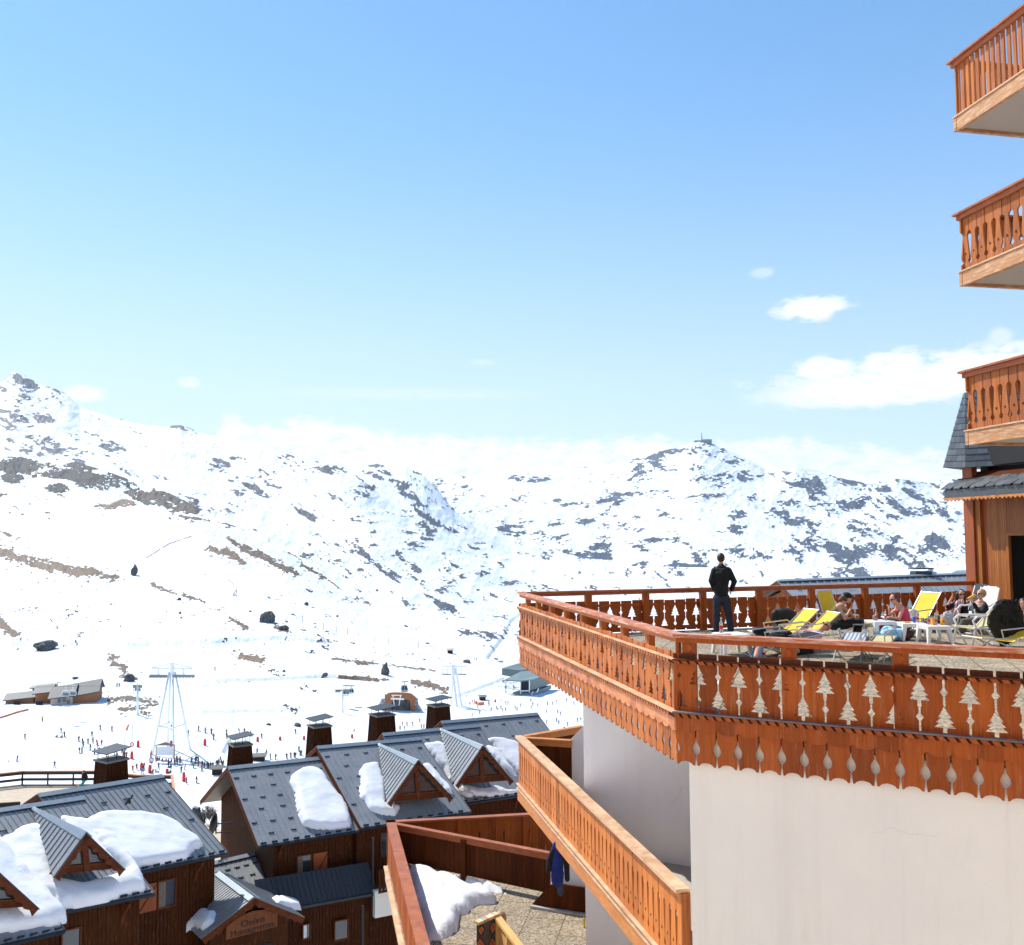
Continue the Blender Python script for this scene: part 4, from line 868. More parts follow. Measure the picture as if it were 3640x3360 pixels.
def seamed(P, seams, hooks=(), hook_rows=6, eave_teeth=True, th=.14, name='roof_slope', parent=None, u0=0.0, ridge=True, verge=True, backslope=None):
    """one slope of standing seam steel: sheet, seams, ridge flashing, snow hooks"""
    n = nrm_of(P); mb = MB()
    a, b, c, d = P; mb.hexa([a-n*th, d-n*th, c-n*th, b-n*th, a, d, c, b])
    for k in range(seams+1):
        u = k/seams; p, q = bil(P, u, 0.0), bil(P, u, 1.0); mb.beam(p+n*.018, q+n*.018, .022, .036, up=n)
    o = mb.build(name, M_ROOF, parent)
    rdir = (b-a).normalized(); ddir = (d-a).normalized()
    if ridge:
        rc = MB(); t_ = ddir*.30
        rc.hexa([a+n*.05-t_*.0, a+n*.05+t_, b+n*.05+t_, b+n*.05, a+n*.085, a+n*.085+t_, b+n*.085+t_, b+n*.085]); rc.build('ridge_flashing', M_ROOFCAP, o)
        rc = MB(); rc.beam(a+t_+n*.03+ddir*.012, b+t_+n*.03+ddir*.012, .02, .05, up=n); rc.build('vent_strip', M_DARKMETAL, o)
    if hooks:
        hk = MB(); i = 0
        for r, v in enumerate(hooks):
            m_ = 5 if r % 2 == 0 else 4
            for k in range(m_+1):
                u = (k+.5*(r % 2)+.25)/(m_+.6)
                if u < .03 or u > .97: continue
                p = bil(P, u, v)+n*.03; hk.beam(p-rdir*.13, p+rdir*.13, .035, .05, up=n); hk.beam(p-rdir*.13-ddir*.05, p-rdir*.13, .03, .06, up=n); hk.beam(p+rdir*.13-ddir*.05, p+rdir*.13, .03, .06, up=n)
        join_into(o, hk, M_DARKMETAL)
    if eave_teeth:
        tt = MB()
        for k in range(int(seams/2)):
            u = (k*2+1)/seams
            if u > .98: continue
            p = bil(P, u, .985)+n*.05; tt.lathe([(.0, 0)], p) if False else tt.beam(p-rdir*.16, p+rdir*.16, .05, .09, up=n)
        tt.beam(d+n*-.05+ddir*.06, c+n*-.05+ddir*.06, .12, .12, up=n); tt.build('gutter', M_DARKMETAL, o)
    if verge:
        vg = MB()
        for (p, q) in ((a, d), (b, c)): vg.beam(p-n*.12, q-n*.12, .05, .26, up=n)
        vg.build('verge_board', M_BEAM, o)
    return o
def snow_patch(name, P, outline, th, label, cat='roof snow', group='snow left lying on the chalet roofs', seed=1, n_=26, m=None, lift=.03, edge=1.0, wave=.45, rough=.0):
    """a rounded sheet of snow lying on plane P; outline in (u, v) of the slope"""
    nn = nrm_of(P); rnd = np.random.RandomState(seed)
    us = [q[0] for q in outline]; vs_ = [q[1] for q in outline]; u0, u1, v0, v1 = min(us)-.02, max(us)+.02, min(vs_)-.02, max(vs_)+.02
    W = (P[1]-P[0]).length*(u1-u0); H = (P[3]-P[0]).length*(v1-v0); nu = max(8, int(W/.10)); nv = max(8, int(H/.10))
    poly = [((u-u0)/(u1-u0)*W, (v-v0)/(v1-v0)*H) for u, v in outline]
    gx = np.linspace(0, W, nu+1); gy = np.linspace(0, H, nv+1); X, Y = np.meshgrid(gx, gy, indexing='ij')
    ins = np.zeros_like(X, bool); dist = np.full_like(X, 1e9)
    Lp = len(poly)
    for i in range(Lp):
        x0, y0 = poly[i]; x1, y1 = poly[(i+1) % Lp]
        cond = ((y0 > Y) != (y1 > Y)) & (X < (x1-x0)*(Y-y0)/((y1-y0) if abs(y1-y0) > 1e-9 else 1e-9)+x0); ins ^= cond
        dx_, dy_ = x1-x0, y1-y0; t = np.clip(((X-x0)*dx_+(Y-y0)*dy_)/(dx_*dx_+dy_*dy_+1e-9), 0, 1); dist = np.minimum(dist, np.hypot(X-x0-t*dx_, Y-y0-t*dy_))
    dist = np.where(ins, dist, -dist)+(fbm(X*1.6+seed, Y*1.6, seed, 3)-.5)*.22
    hgt = th*np.clip(1-(1-np.clip(dist/(th*1.3*edge), 0, 1))**2.6, 0, 1)**.6*(1+wave*(fbm(X*.9+5, Y*.9+seed, seed+3, 4)-.5)*.9)+rough*(fbm(X*3.5+5, Y*3.5+seed, seed+3, 4, .65)-.5)
    keep = dist > 0
    mb = MB(); idx = -np.ones((nu+1, nv+1), int)
    for i in range(nu+1):
        for j in range(nv+1):
            ii_, jj_ = slice(max(0, i-1), i+2), slice(max(0, j-1), j+2)
            if keep[ii_, jj_].any():
                idx[i, j] = len(mb.v); u = u0+(u1-u0)*i/nu; v = v0+(v1-v0)*j/nv
                p = bil(P, u, v)+nn*(hgt[i, j]+lift if keep[i, j] else -.06); mb.v.append(tuple(p))
    for i in range(nu):
        for j in range(nv):
            q = (idx[i, j], idx[i, j+1], idx[i+1, j+1], idx[i+1, j])
            if min(q) >= 0 and keep[i:i+2, j:j+2].any(): mb.f.append(q)
    o = mb.build(name, m or M_SNOW, None, smooth=True); tag(o, label, cat, group)
    return o
def uvpx(P, px, py):
    """photo pixel -> (u, v) on the slope (plane hit)"""
    n = nrm_of(P); r = ray(px, py); p = r*(P[0].dot(n)/r.dot(n)); a = P[1]-P[0]; b = P[3]-P[0]; w = p-P[0]
    M2 = np.array([[a.dot(a), a.dot(b)], [a.dot(b), b.dot(b)]]); s = np.linalg.solve(M2, [w.dot(a), w.dot(b)]); return tuple(s)
Dp = lambda px, py, D: at(px, py, D)
# slopes: four measured corners at the depths found by fitting
def shp(RL, RR, ER, EL): return [Dp(*RL), Dp(*RR), Dp(*ER), Dp(*EL)]
def gable_back(P, w=None):    # the hidden back slope
    a, b, c, d = P; h = Vector((d.x-a.x, d.y-a.y, 0)); return [b, a, Vector((a.x-h.x, a.y-h.y, d.z)), Vector((b.x-h.x, b.y-h.y, c.z))]
A1 = shp((132, 2825, 46.4), (573.7, 2756, 51.8), (809, 3030, 48.65), (365, 3124, 43.3))
A2 = shp((-290, 2920, 41.8), (292.6, 2833.6, 47.4), (548, 3173, 43.6), (-60, 3293, 38.2))
A3 = shp((-560, 3010, 36.4), (-26, 2950, 42.4), (229.5, 3305, 39.4), (-360, 3440, 34.0))
B1s = shp((809, 2727.4, 56.4), (1133.8, 2692.7, 59.5), (1277.7, 2950.5, 55.2), (918, 3007.4, 52.0))
B2s = shp((1124.8, 2654.9, 59.6), (1490.5, 2623.7, 63.4), (1674.6, 2884.5, 58.7), (1283.7, 2942.7, 54.9))
B3s = shp((1358.6, 2608.8, 64.2), (1700.4, 2577, 68.2), (1856, 2824, 63.6), (1480, 2879, 59.4))
B4s = shp((1565.5, 2565.6, 69.5), (1908.4, 2535.6, 73.8), (2080, 2768, 69.0), (1738, 2835, 64.6))
def chalet_body(slopes, wall_t, base, root, inset=.55):
    """cladding under each slope; every slope is its own roof part"""
    for i, (P, kw) in enumerate(slopes):
        a, b, c, d = P; rd = (c-d).normalized(); back = gable_back(P)
        inn = Vector((a.x-d.x, a.y-d.y, 0)).normalized()*inset
        p0, p1 = d+inn+rd*kw.get('l', .3), c+inn-rd*kw.get('r', .3); q1 = Vector((back[3].x, back[3].y, 0))-inn-rd*kw.get('r', .3); q0 = Vector((back[2].x, back[2].y, 0))-inn+rd*kw.get('l', .3)
        hz = math.hypot(a.x-d.x, a.y-d.y); zt = d.z+(a.z-d.z)*inset/hz-.22; zt1 = c.z+(b.z-c.z)*inset/hz-.22; w = MB(); rz = a.z-.26; rz1 = b.z-.26
        m0, m1 = (Vector((p0.x+q0.x, p0.y+q0.y, 0)))*.5, (Vector((p1.x+q1.x, p1.y+q1.y, 0)))*.5
        # pentagonal prism
        A = [(p0.x, p0.y, base), (q0.x, q0.y, base), (q0.x, q0.y, zt), (m0.x, m0.y, rz), (p0.x, p0.y, zt)]
        B = [(p1.x, p1.y, base), (q1.x, q1.y, base), (q1.x, q1.y, zt1), (m1.x, m1.y, rz1), (p1.x, p1.y, zt1)]
        w.add(A+B, [(0, 1, 2, 3, 4), (9, 8, 7, 6, 5), (0, 5, 6, 1), (1, 6, 7, 2), (2, 7, 8, 3), (3, 8, 9, 4), (4, 9, 5, 0)])
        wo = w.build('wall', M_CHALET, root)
        # upright cover strips of the cladding
        st = MB(); L = (p1-p0).length; k = 0; n = Vector(((p1-p0).y, -(p1-p0).x, 0)).normalized()
        while k*.2 < L:
            q = p0.lerp(p1, k*.2/L); zk = zt+(zt1-zt)*k*.2/L-.12; st.box((q.x+n.x*.012, q.y+n.y*.012, (zk+base)/2), (.035, .035, zk-base), math.atan2(rd.y, rd.x)); k += 1
        st.build('cladding_strips', M_CHALET, wo); kw['zt1'] = zt1
        kw['faceframe'] = (p0, p1, rd, n, zt); kw['wall'] = wo
        seamed(P, kw.get('seams', 18), kw.get('hooks', ()), parent=root); seamed(back, 12, eave_teeth=False, verge=True, ridge=False, parent=root)
def dormer(apex_back, apex, fl, fr, root, seams=14, panes=True):
    """A-frame dormer: ridge from apex_back to apex, gable triangle fl-apex-fr"""
    rd = (apex-apex_back).normalized(); w = fr-fl; nb = rd
    def foot(p):   # run the eave line back until it meets the roof (approx.: parallel to the ridge)
        return p
    out = []
    for s_, f in ((-1, fl), (1, fr)):
        # valley line from apex_back to foot f
        n = (apex-f).cross(rd).normalized(); n = n if n.z > 0 else -n
        mb = MB(); t = n*.10; mb.slab([apex_back, apex, f], n*-.10)
        k = 1
        while k < seams:
            u = k/seams; p = apex_back.lerp(apex, u); q = apex_back.lerp(f, u)
            mb.beam(p+n*.02, q+n*.02, .03, .05, up=n); k += 1
        o = mb.build('dormer_slope', M_ROOF, root)
        out.append((o, n))
    o, n = out[0]; c = MB(); n2 = out[1][1]
    d1 = (fl-apex).normalized()*.34; d2 = (fr-apex).normalized()*.34; up = Vector((0, 0, .06))
    c.slab([apex_back, apex+rd*.08, apex+rd*.08+d1, apex_back+d1*.3], n*.05); c.slab([apex_back, apex+rd*.08, apex+rd*.08+d2, apex_back+d2*.3], n2*.05)
    c.build('ridge_flashing', M_ROOFCAP, o)
    # barge boards with a waved lower edge
    for s_, f in ((-1, fl), (1, fr)):
        b = MB(); dd = (f-apex); L = dd.length; dd.normalize(); inn = (w.normalized()*(-s_)); dn = (inn-dd*inn.dot(dd)).normalized()
        P = [apex, f]; low = []
        m_ = 12
        for i in range(m_+1):
            u = i/m_; low.append(apex+dd*(L*u)+dn*(.30+.05*math.cos(u*m_*math.pi)))
        b.slab([apex+rd*.05, f+rd*.05]+[p+rd*.05 for p in reversed(low)], rd*-.06); b.build('barge_board', M_BEAM, o)
        b = MB(); b.beam(apex+rd*.07+dn*.03, f+rd*.07+dn*.03, .06, .05, up=dn); b.build('barge_edge', M_DARKMETAL, o)
    # glazed gable set back
    sb = rd*-.35; cx_ = (fl+fr)*.5; z_s = fl.lerp(apex, .13); hs = (apex-cx_)
    g = MB(); k0 = .16; gl = cx_+(fl-cx_)*(1-k0)*.93+hs*k0+sb; gr = cx_+(fr-cx_)*(1-k0)*.93+hs*k0+sb; gt = cx_+hs*.86+sb
    g.slab([gl, gr, gt], rd*-.04); go = g.build('window', M_GLASS, root)
    f_ = MB(); f_.slab([fl+sb+(cx_-fl)*.04, fr+sb+(cx_-fr)*.04, gr+rd*.02, gl+rd*.02], rd*.05); f_.build('sill_panel', M_DARKWOOD, go)
    f_ = MB(); f_.beam(cx_+sb+hs*.02+rd*.06, gt+rd*.06, .26, .12, up=rd); f_.build('window_post', M_BEAM, go)
    f_ = MB(); f_.beam(gl+rd*.05, gr+rd*.05, .08, .10, up=rd); f_.build('window_rail', M_BEAM, go)
    f_ = MB(); f_.slab([apex+sb*1.3, fl+sb*1.3+(cx_-fl)*.02, fr+sb*1.3+(cx_-fr)*.02], rd*-.06); f_.build('gable_back', M_DARKWOOD, go)
    return out
def chimney(px, pyb, pyt, wb, wt_, D, root, rz):
    """tapering timber clad stack with a raised cowl"""
    base = Dp(px, pyb, D); top = Dp(px, pyt, D); k = D/F_PX
    B_, T_ = wb*k/2, wt_*k/2; H = top.z-base.z; mb = MB(); ca, sa = math.cos(rz), math.sin(rz)
    def ring(h, z, ex=1.0): return [(base.x+(x*ca-y*sa)*h, base.y+(x*sa+y*ca)*h*ex, z) for x, y in ((-1, -1), (1, -1), (1, 1), (-1, 1))]
    mb.hexa(ring(B_, base.z-1.4)+ring(T_, top.z)); n = 9
    o = mb.build('chimney', M_CHALET, root)
    s = MB()
    for k_ in range(n+1):
        u = -1+2*k_/n
        for (fx, fy) in ((u, -1.0), (-1.0, u)):
            s.beam((base.x+(fx*ca-fy*sa)*B_*1.01, base.y+(fx*sa+fy*ca)*B_*1.01, base.z-1.3), (base.x+(fx*ca-fy*sa)*T_*1.01, base.y+(fx*sa+fy*ca)*T_*1.01, top.z), .03, .03)
    s.build('cladding_strips', M_CHALET, o)
    c = MB(); c.hexa(ring(T_+.09, top.z-.04)+ring(T_+.09, top.z+.06)); c.build('chimney_cap', M_CONC, o)
    leg = MB(); hh = .50
    for x, y in ((-.85, -.85), (.85, -.85), (.85, .85), (-.85, .85), (0, -.85), (0, .85)):
        bx_, by_ = base.x+(x*ca-y*sa)*T_, base.y+(x*sa+y*ca)*T_; leg.beam((bx_, by_, top.z+.05), (bx_, by_, top.z+hh+.02), .03, .03, up=(0, 1, 0))
    leg.build('cowl_posts', M_DARKMETAL, o)
    cw = MB(); e = T_*1.25; R0 = ring(e, top.z+hh); 
    R0 = [Vector(p) for p in R0]; lowL = Vector((0, 0, -.06)); hiR = Vector((0, 0, .10))
    P = [R0[0]+lowL, R0[1]+hiR, R0[2]+hiR, R0[3]+lowL]; cw.hexa(P+[p+Vector((0, 0, .045)) for p in P]); cw.build('cowl', M_DARKMETAL, o)
M_CONC = simple('weathered mortar', (.20, .19, .165), .9)
TH_A = math.atan2((A1[1]-A1[0]).y, (A1[1]-A1[0]).x); TH_B = math.atan2((B1s[1]-B1s[0]).y, (B1s[1]-B1s[0]).x)
# ---- chalet at the left
ca_ = empty('chalet', (-17, 44, -24), 0, 'brown timber chalet with stepped grey metal roofs under thick snow, nearest on the left', 'chalet')
SA = [(A1, dict(seams=22, hooks=(.22, .40, .58, .78), l=.1, r=.35)), (A2, dict(seams=26, hooks=(.22, .40), l=.1, r=.35)), (A3, dict(seams=24, l=.1, r=.35))]
chalet_body(SA, 0, -26, ca_)
ab = atz(*((118, 2890) if 0 else (118, 2888)), -13.6)
def on_plane(P, px, py, up=0): n = nrm_of(P); r = ray(px, py); return r*((P[0]+n*up).dot(n)/r.dot(n))
def dormer_px(P, back, apex, fl, fr, root, lift=1.0, seams=14):
    pb_ = on_plane(P, *back); L_, R_ = on_plane(P, *fl), on_plane(P, *fr)
    mid = (L_+R_)*.5; D = mid.y; ap = Dp(apex[0], apex[1], D)
    # the ridge is level: push apex depth until its height equals the back point's
    r = ray(*apex); ap = r*(pb_.z/r.z) if abs(pb_.z/r.z-D) < 3 else ap
    fwd = Vector((ap.x-pb_.x, ap.y-pb_.y, 0)).normalized()
    def fix(q, pxy):   # gable feet share the apex' frontal plane
        rr = ray(*pxy); n = fwd; return rr*(ap.dot(n)/rr.dot(n))
    return dormer(pb_, ap, fix(L_, fl), fix(R_, fr), root, seams)
dormer_px(A2, (113, 2868), (304, 2958), (189, 3118), (444, 3090), ca_)
dormer_px(A3, (-215, 2980), (-42, 3065), (-170, 3250), (138, 3228), ca_)
chimney(394, 2790, 2700, 88, 74, 51.5, ca_, TH_A)
# windows of the left chalet
def window(kw, px, py, w, h, parent, pane=M_GLASS, curtain=None, frame=.07, arch=False, sh=None):
    p0, p1, rd, n, zt = kw['faceframe']; r = ray(px, py); c = r*(p0.dot(n)/r.dot(n))+n*.04
    f = MB(); up = Vector((0, 0, 1)); a, b = rd*(w/2), up*(h/2)
    for s_ in (-1, 1): f.boxf(c+a*s_-rd*frame/2-b-up*frame/2, rd*frame, up*(h+frame), n*.06)
    f.boxf(c-a-b-up*frame/2, rd*w, up*frame, n*.065); f.boxf(c-a+b-up*frame/2, rd*w, up*frame, n*.055)
    fo = f.build('window', M_BEAM, parent); g = MB(); g.boxf(c-a-b-n*.02, rd*w, up*h, n*.03); g.build('pane', pane, fo)
    if curtain: g = MB(); g.boxf(c-a-b+rd*.04+n*.012, rd*w*curtain[0], up*h*.95, n*.006); g.build('curtain', curtain[1], fo)
    if sh is not None:
        s = MB(); q = c+a*(1 if sh > 0 else -1)+rd*(.1 if sh > 0 else -.1-w*.95)-b; s.boxf(q+n*.02, rd*w*.95, up*h, n*.045); so = s.build('shutter', M_SHUT, fo)
        s = MB(); s.beam(q+n*.075+up*.08, q+n*.075+rd*w*.95+up*(h-.08), .05, .03, up=n); s.build('shutter_brace', M_BEAM, so)
    return fo
M_SHUT = wood('shutter boards', (.24, .062, .018), (.36, .10, .03), rough=.6)
M_CURT = simple('dim curtain', (.16, .13, .10), .9)
window(SA[0][1], 590, 3175, .95, 1.25, SA[0][1]['wall'], sh=-1, curtain=(.4, M_CURT))
window(SB[0][1], 862, 2990, .01, .01, SB[0][1]['wall']) if 0 else None
window(SA[1][1], 250, 3345, .8, 1.0, SA[1][1]['wall'])
# ---- long chalet of four bays
cb_ = empty('chalet', (-6, 56, -24), 0, 'long brown timber chalet of four roof bays with A-frame dormers and chimneys', 'chalet')
SB = [(B1s, dict(seams=19, hooks=(.16, .30, .44, .58, .74, .88), l=1.1, r=.1)), (B2s, dict(seams=21, hooks=(.14, .28, .42, .56, .74), l=.1, r=.1)), (B3s, dict(seams=20, hooks=(.14, .28, .42), l=.1, r=.1)), (B4s, dict(seams=20, hooks=(.12, .3, .48), l=.1, r=.1))]
chalet_body(SB, 0, -28, cb_, inset=.7)
dormer_px(B2s, (1343, 2643), (1485, 2702), (1376, 2857), (1610, 2837), cb_, seams=16)
dormer_px(B3s, (1563, 2590), (1715, 2650), (1617, 2793), (1824, 2778), cb_, seams=16)
chimney(853, 2735, 2646, 78, 60, 61.0, cb_, TH_B); chimney(1135, 2665, 2580, 76, 60, 65.5, cb_, TH_B); chimney(1358, 2625, 2540, 80, 64, 70, cb_, TH_B); chimney(1559, 2582, 2507, 70, 56, 76, cb_, TH_B)
window(SB[0][1], 1080, 3090, .85, 1.55, SB[0][1]['wall'], curtain=(.35, M_CURT), sh=1)
window(SB[1][1], 1372, 3000, .7, 1.3, SB[1][1]['wall'])
# brackets under the eaves
for kw, pxs in ((SB[0][1], ((990, 3040), (1272, 3010))), (SA[0][1], ((690, 3085),)), (SA[1][1], ((430, 3230),)), (SB[2][1], ((1830, 2870),))):
    p0, p1, rd, n, zt = kw['faceframe']
    for px, py in pxs:
        r = ray(px, py); c = r*(p0.dot(n)/r.dot(n)); c.z = zt+(kw['zt1']-zt)*((c-p0).dot(rd)/(p1-p0).length)-.3; b = MB(); b.slab([c-Vector((0, 0, 1.0)), c, c+n*.62, c+n*.62-Vector((0, 0, .1)), c+n*.15-Vector((0, 0, .55))], rd*.12); b.build('eave_bracket', M_BEAM, kw['wall'])
# lower lean-to roof and ground floor in front of bay one, with the entrance gable
p0, p1, rd, n, zt = SB[0][1]['faceframe']
er, el_ = Dp(1330, 3175, 50.5), Dp(1062, 3226, 47.6)
LT = MB(); q0, q1 = Dp(930, 3245, 50.5), Dp(1338, 3172, 54.3); up_ = -n*1.2+Vector((0, 0, 1.30)); LT.boxf(q0, q1-q0, up_, Vector((0, 0, -.14)))
for k in range(24): a = q0.lerp(q1, k/23)+Vector((0, 0, .02)); LT.beam(a, a+up_, .03, .05)
lt_ = LT.build('lean_to_roof', simple('sheet roof with painted shade', (.035, .04, .048), .6, .2), cb_)  # dark colour stands in for the chalet's shade on this roof
g = MB(); g.beam(q0+n*.04+Vector((0, 0, -.06)), q1+n*.04+Vector((0, 0, -.06)), .16, .14); g.build('gutter', M_DARKMETAL, lt_)
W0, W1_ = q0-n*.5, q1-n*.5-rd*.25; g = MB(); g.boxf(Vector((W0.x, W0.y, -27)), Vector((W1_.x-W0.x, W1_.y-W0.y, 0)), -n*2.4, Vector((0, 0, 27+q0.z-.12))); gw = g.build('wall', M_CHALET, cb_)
st = MB(); L = (W1_-W0).length; k = 0
while k*.19 < L: q = W0.lerp(W1_, k*.19/L); st.box((q.x+n.x*.012, q.y+n.y*.012, (q0.z-.3-27)/2), (.035, .035, 27+q0.z-.4), math.atan2(rd.y, rd.x)); k += 1
st.build('cladding_strips', M_CHALET, gw)
kwG = dict(faceframe=(W0, W1_, rd, n, q0.z), wall=gw)
window(kwG, 1088, 3310, .42, .75, gw, curtain=(.45, M_WHITE)); window(kwG, 1212, 3305, .8, 1.05, gw)
g = MB(); dpx = Dp(1283, 3215, 52.0)+n*.2; g.tube([dpx, dpx-Vector((0, 0, 9))], .06, 8); g.build('downpipe', M_DARKMETAL, cb_)
g = MB(); dpx = Dp(1322, 2975, 54.6)+n*.1; g.tube([dpx, dpx-Vector((0, 0, 3.2))], .06, 8); g.build('downpipe', M_DARKMETAL, cb_)
# white plinth wall and balcony at bay two
p0b, p1b, rdb, nb_, ztb = SB[1][1]['faceframe']
g = MB(); a = Dp(1333, 3200, 53.9); a.z = Dp(1333, 3265, 53.9).z; g.boxf(a, rdb*3.0, -nb_*.3, Vector((0, 0, 1.45))); g.build('plinth_wall', M_PLASTER, cb_)
g = MB(); RBX = Run(Dp(1345, 3100, 53.7), rdb, 2.6, nb_); zb_ = Dp(1345, 3178, 53.7).z
plank_run(RBX, 0, 12, .21, zb_, zb_+1.25, [[(h*1.1, w) for h, w in PADDLE]], 0, .03).build('balcony_panel', M_CHALET, cb_)
# entrance gable with the painted board
cp = empty('entrance_porch', (-17, 42, -26), 0, 'timber entrance porch with seamed gable roof and a gothic lettered name board', 'porch')
Ap = Dp(905, 3192, 47.0); Lf, Rf = Dp(715, 3338, 46.2), Dp(1082, 3262, 48.2); Ap = Dp(905, 3192, 47.15)
Ab = Dp(778, 3095, 50.8); Ab.z = Ap.z+.0
r = ray(783, 3100); Ab = r*(Ap.z/r.z)
rdp = (Ap-Ab).normalized(); 
for s_, f, bpx in ((-1, Lf, (636, 3250)), (1, Rf, (1000, 3205))):
    bk = f-rdp*((Ap-Ab).length*1.0); P = [Ab, Ap, f, bk]; nn_ = nrm_of(P); 
    seamed(P if s_ > 0 else P, 20, eave_teeth=False, verge=False, name='roof_slope', parent=cp, th=.12)
for f in (Lf, Rf):
    b = MB(); dd = (f-Ap).normalized(); L = (f-Ap).length; lat = (Rf-Lf).normalized()*(1 if f is Lf else -1); dn = (lat-dd*lat.dot(dd)).normalized(); low = [Ap+dd*(L*i/14)+dn*(.30+.05*math.cos(i*math.pi)) for i in range(15)]
    b.slab([Ap+rdp*.06, f+rdp*.06]+[p+rdp*.06 for p in reversed(low)], rdp*-.06); b.build('barge_board', M_BEAM, cp)
mid = (Lf+Rf)*.5; lat = Vector(((Rf-Lf).x, (Rf-Lf).y, 0)).normalized(); fz = lambda P, z: Vector((P.x, P.y, z))
sb = -rdp*.55
g = MB(); wl, wr = mid-lat*1.85+sb, mid+lat*1.85+sb; gt = Ap+sb-Vector((0, 0, .3)); g.slab([fz(wl, -27), fz(wr, -27), fz(wr, mid.z+.1), gt, fz(wl, mid.z+.1)], -rdp*2.5); cw_ = g.build('wall', M_CHALET, cp)
g = MB(); g.slab([fz(mid-lat*1.1+sb*.9, -27), fz(mid+lat*1.1+sb*.9, -27), fz(mid+lat*1.1+sb*.9, mid.z-1.0), fz(mid-lat*1.1+sb*.9, mid.z-1.0)], rdp*.02); g.build('dark_doorway', M_BLACK, cp)
sc_ = Dp(896, 3285, (mid+sb).y-.35); sg = MB(); sn = Vector((rdp.x, rdp.y, 0)).normalized(); latp = Vector((-sn.y, sn.x, 0)); latp = latp if latp.x > 0 else -latp
hw = 1.28; sg.slab([sc_-latp*hw-Vector((0, 0, .40)), sc_+latp*hw-Vector((0, 0, .40)), sc_+latp*hw+Vector((0, 0, .22)), sc_+latp*.55+Vector((0, 0, .55)), sc_+Vector((0, 0, .62)), sc_-latp*.55+Vector((0, 0, .55)), sc_-latp*hw+Vector((0, 0, .22))], sn*.06)
so = sg.build('name_board', wood('name board wood', (.13, .038, .011), (.21, .068, .022), rough=.7), cp)  # board wood darkened to stand in for the shade it hangs in
build_text('lettering', 'Chalets', .40, sc_+sn*.07+Vector((0, 0, .13))+latp*.02, latp, Vector((0, 0, 1)), M_BLACK, so, .008)
build_text('lettering', 'Montagnettes', .40, sc_+sn*.07-Vector((0, 0, .22)), latp, Vector((0, 0, 1)), M_BLACK, so, .008)
# connecting roof between the chalets, behind the porch
cl = empty('link_building', (-15, 50, -24), 0, 'low timber link with a plain grey seamed roof between the two chalets', 'outbuilding')
LK = shp((724, 3074, 54.2), (905, 3032, 55.8), (960, 3172, 53.2), (760, 3238, 51.2))
seamed(LK, 11, hooks=(.25, .5, .75), eave_teeth=False, parent=cl)
g = MB(); a, b, c, d = LK; g.hexa([fz(d+Vector((0, .3, 0)), -26), fz(c+Vector((0, .3, 0)), -26), fz(b, -26), fz(a, -26), d+Vector((0, .3, -.2)), c+Vector((0, .3, -.2)), b-Vector((0, 0, .3)), a-Vector((0, 0, .3))]); g.build('wall', M_CHALET, cl)
# ---- snow on the roofs
def SP(P, pts, th, label, seed, **k):
    return snow_patch('roof_snow', P, [uvpx(P, *q) for q in pts], th, label, seed=seed, **k)
z3 = lambda x, y: (x/1.743, 2300+y/1.743)
z4p = lambda x, y: (900+x/1.668, 2300+y/1.668)
SP(A1, [z3(*q) for q in [(380, 1065), (520, 1075), (590, 1040), (700, 1022), (860, 1028), (1000, 1050), (1090, 1085), (1150, 1130), (1220, 1170), (1262, 1215), (1195, 1255), (1170, 1290), (1080, 1320), (960, 1345), (840, 1360), (600, 1380), (400, 1300)]], .32, 'broad snow blanket on the upper right bay of the left chalet roof', 4)
SP(A2, [z3(*q) for q in [(-60, 1230), (60, 1165), (120, 1125), (200, 1105), (280, 1140), (330, 1190), (345, 1300), (335, 1385), (350, 1430), (500, 1460), (700, 1400), (780, 1370), (640, 1260), (560, 1140), (700, 1150), (770, 1240), (860, 1380), (892, 1470), (880, 1480), (760, 1510), (600, 1570), (470, 1600), (340, 1622), (300, 1560), (180, 1640), (20, 1680), (-200, 1700)]], .42, 'deep snow drift around the big dormer of the left chalet', 5)
SP(A3, [z3(*q) for q in [(-300, 1150), (-120, 1150), (-40, 1180), (40, 1290), (120, 1400), (200, 1500), (262, 1590), (322, 1660), (326, 1715), (200, 1745), (100, 1760), (-150, 1790), (-320, 1500)]], .4, 'snow slab above the eave of the lowest left roof bay, at the picture edge', 6)
SP(B1s, [z4p(*q) for q in [(330, 718), (380, 730), (420, 760), (460, 830), (510, 900), (545, 960), (562, 1030), (555, 1075), (480, 1085), (400, 1088), (330, 1075), (285, 1065), (262, 1010), (255, 960), (245, 900), (235, 850), (218, 800), (235, 760), (280, 728)]], .30, 'rounded snow patch in the middle of the first bay of the long chalet', 7)
SP(B2s, [z4p(*q) for q in [(700, 690), (742, 690), (765, 750), (785, 830), (790, 930), (835, 945), (868, 950), (860, 980), (835, 1005), (760, 995), (700, 975), (660, 930), (640, 900), (630, 850), (635, 790), (625, 740), (660, 705)]], .28, 'tall snow patch left of the dormer on the second bay of the long chalet', 8)
SP(B2s, [z4p(*q) for q in [(1000, 690), (1040, 700), (1100, 770), (1160, 830), (1185, 890), (1130, 860), (1060, 780)]], .2, 'thin snow strip right of the dormer on the second bay', 9)
SP(B3s, [z4p(*q) for q in [(1015, 578), (1090, 568), (1140, 580), (1180, 630), (1190, 700), (1175, 770), (1200, 830), (1260, 870), (1310, 880), (1270, 895), (1215, 880), (1150, 790), (1100, 700)]], .28, 'snow patch between the two dormers of the long chalet', 10)
SP(B3s, [z4p(*q) for q in [(1225, 830), (1300, 838), (1380, 840), (1400, 830), (1480, 850), (1560, 850), (1570, 875), (1480, 885), (1380, 890), (1260, 880)]], .22, 'broken row of snow lumps along the eave of the third bay', 11, wave=2.0)
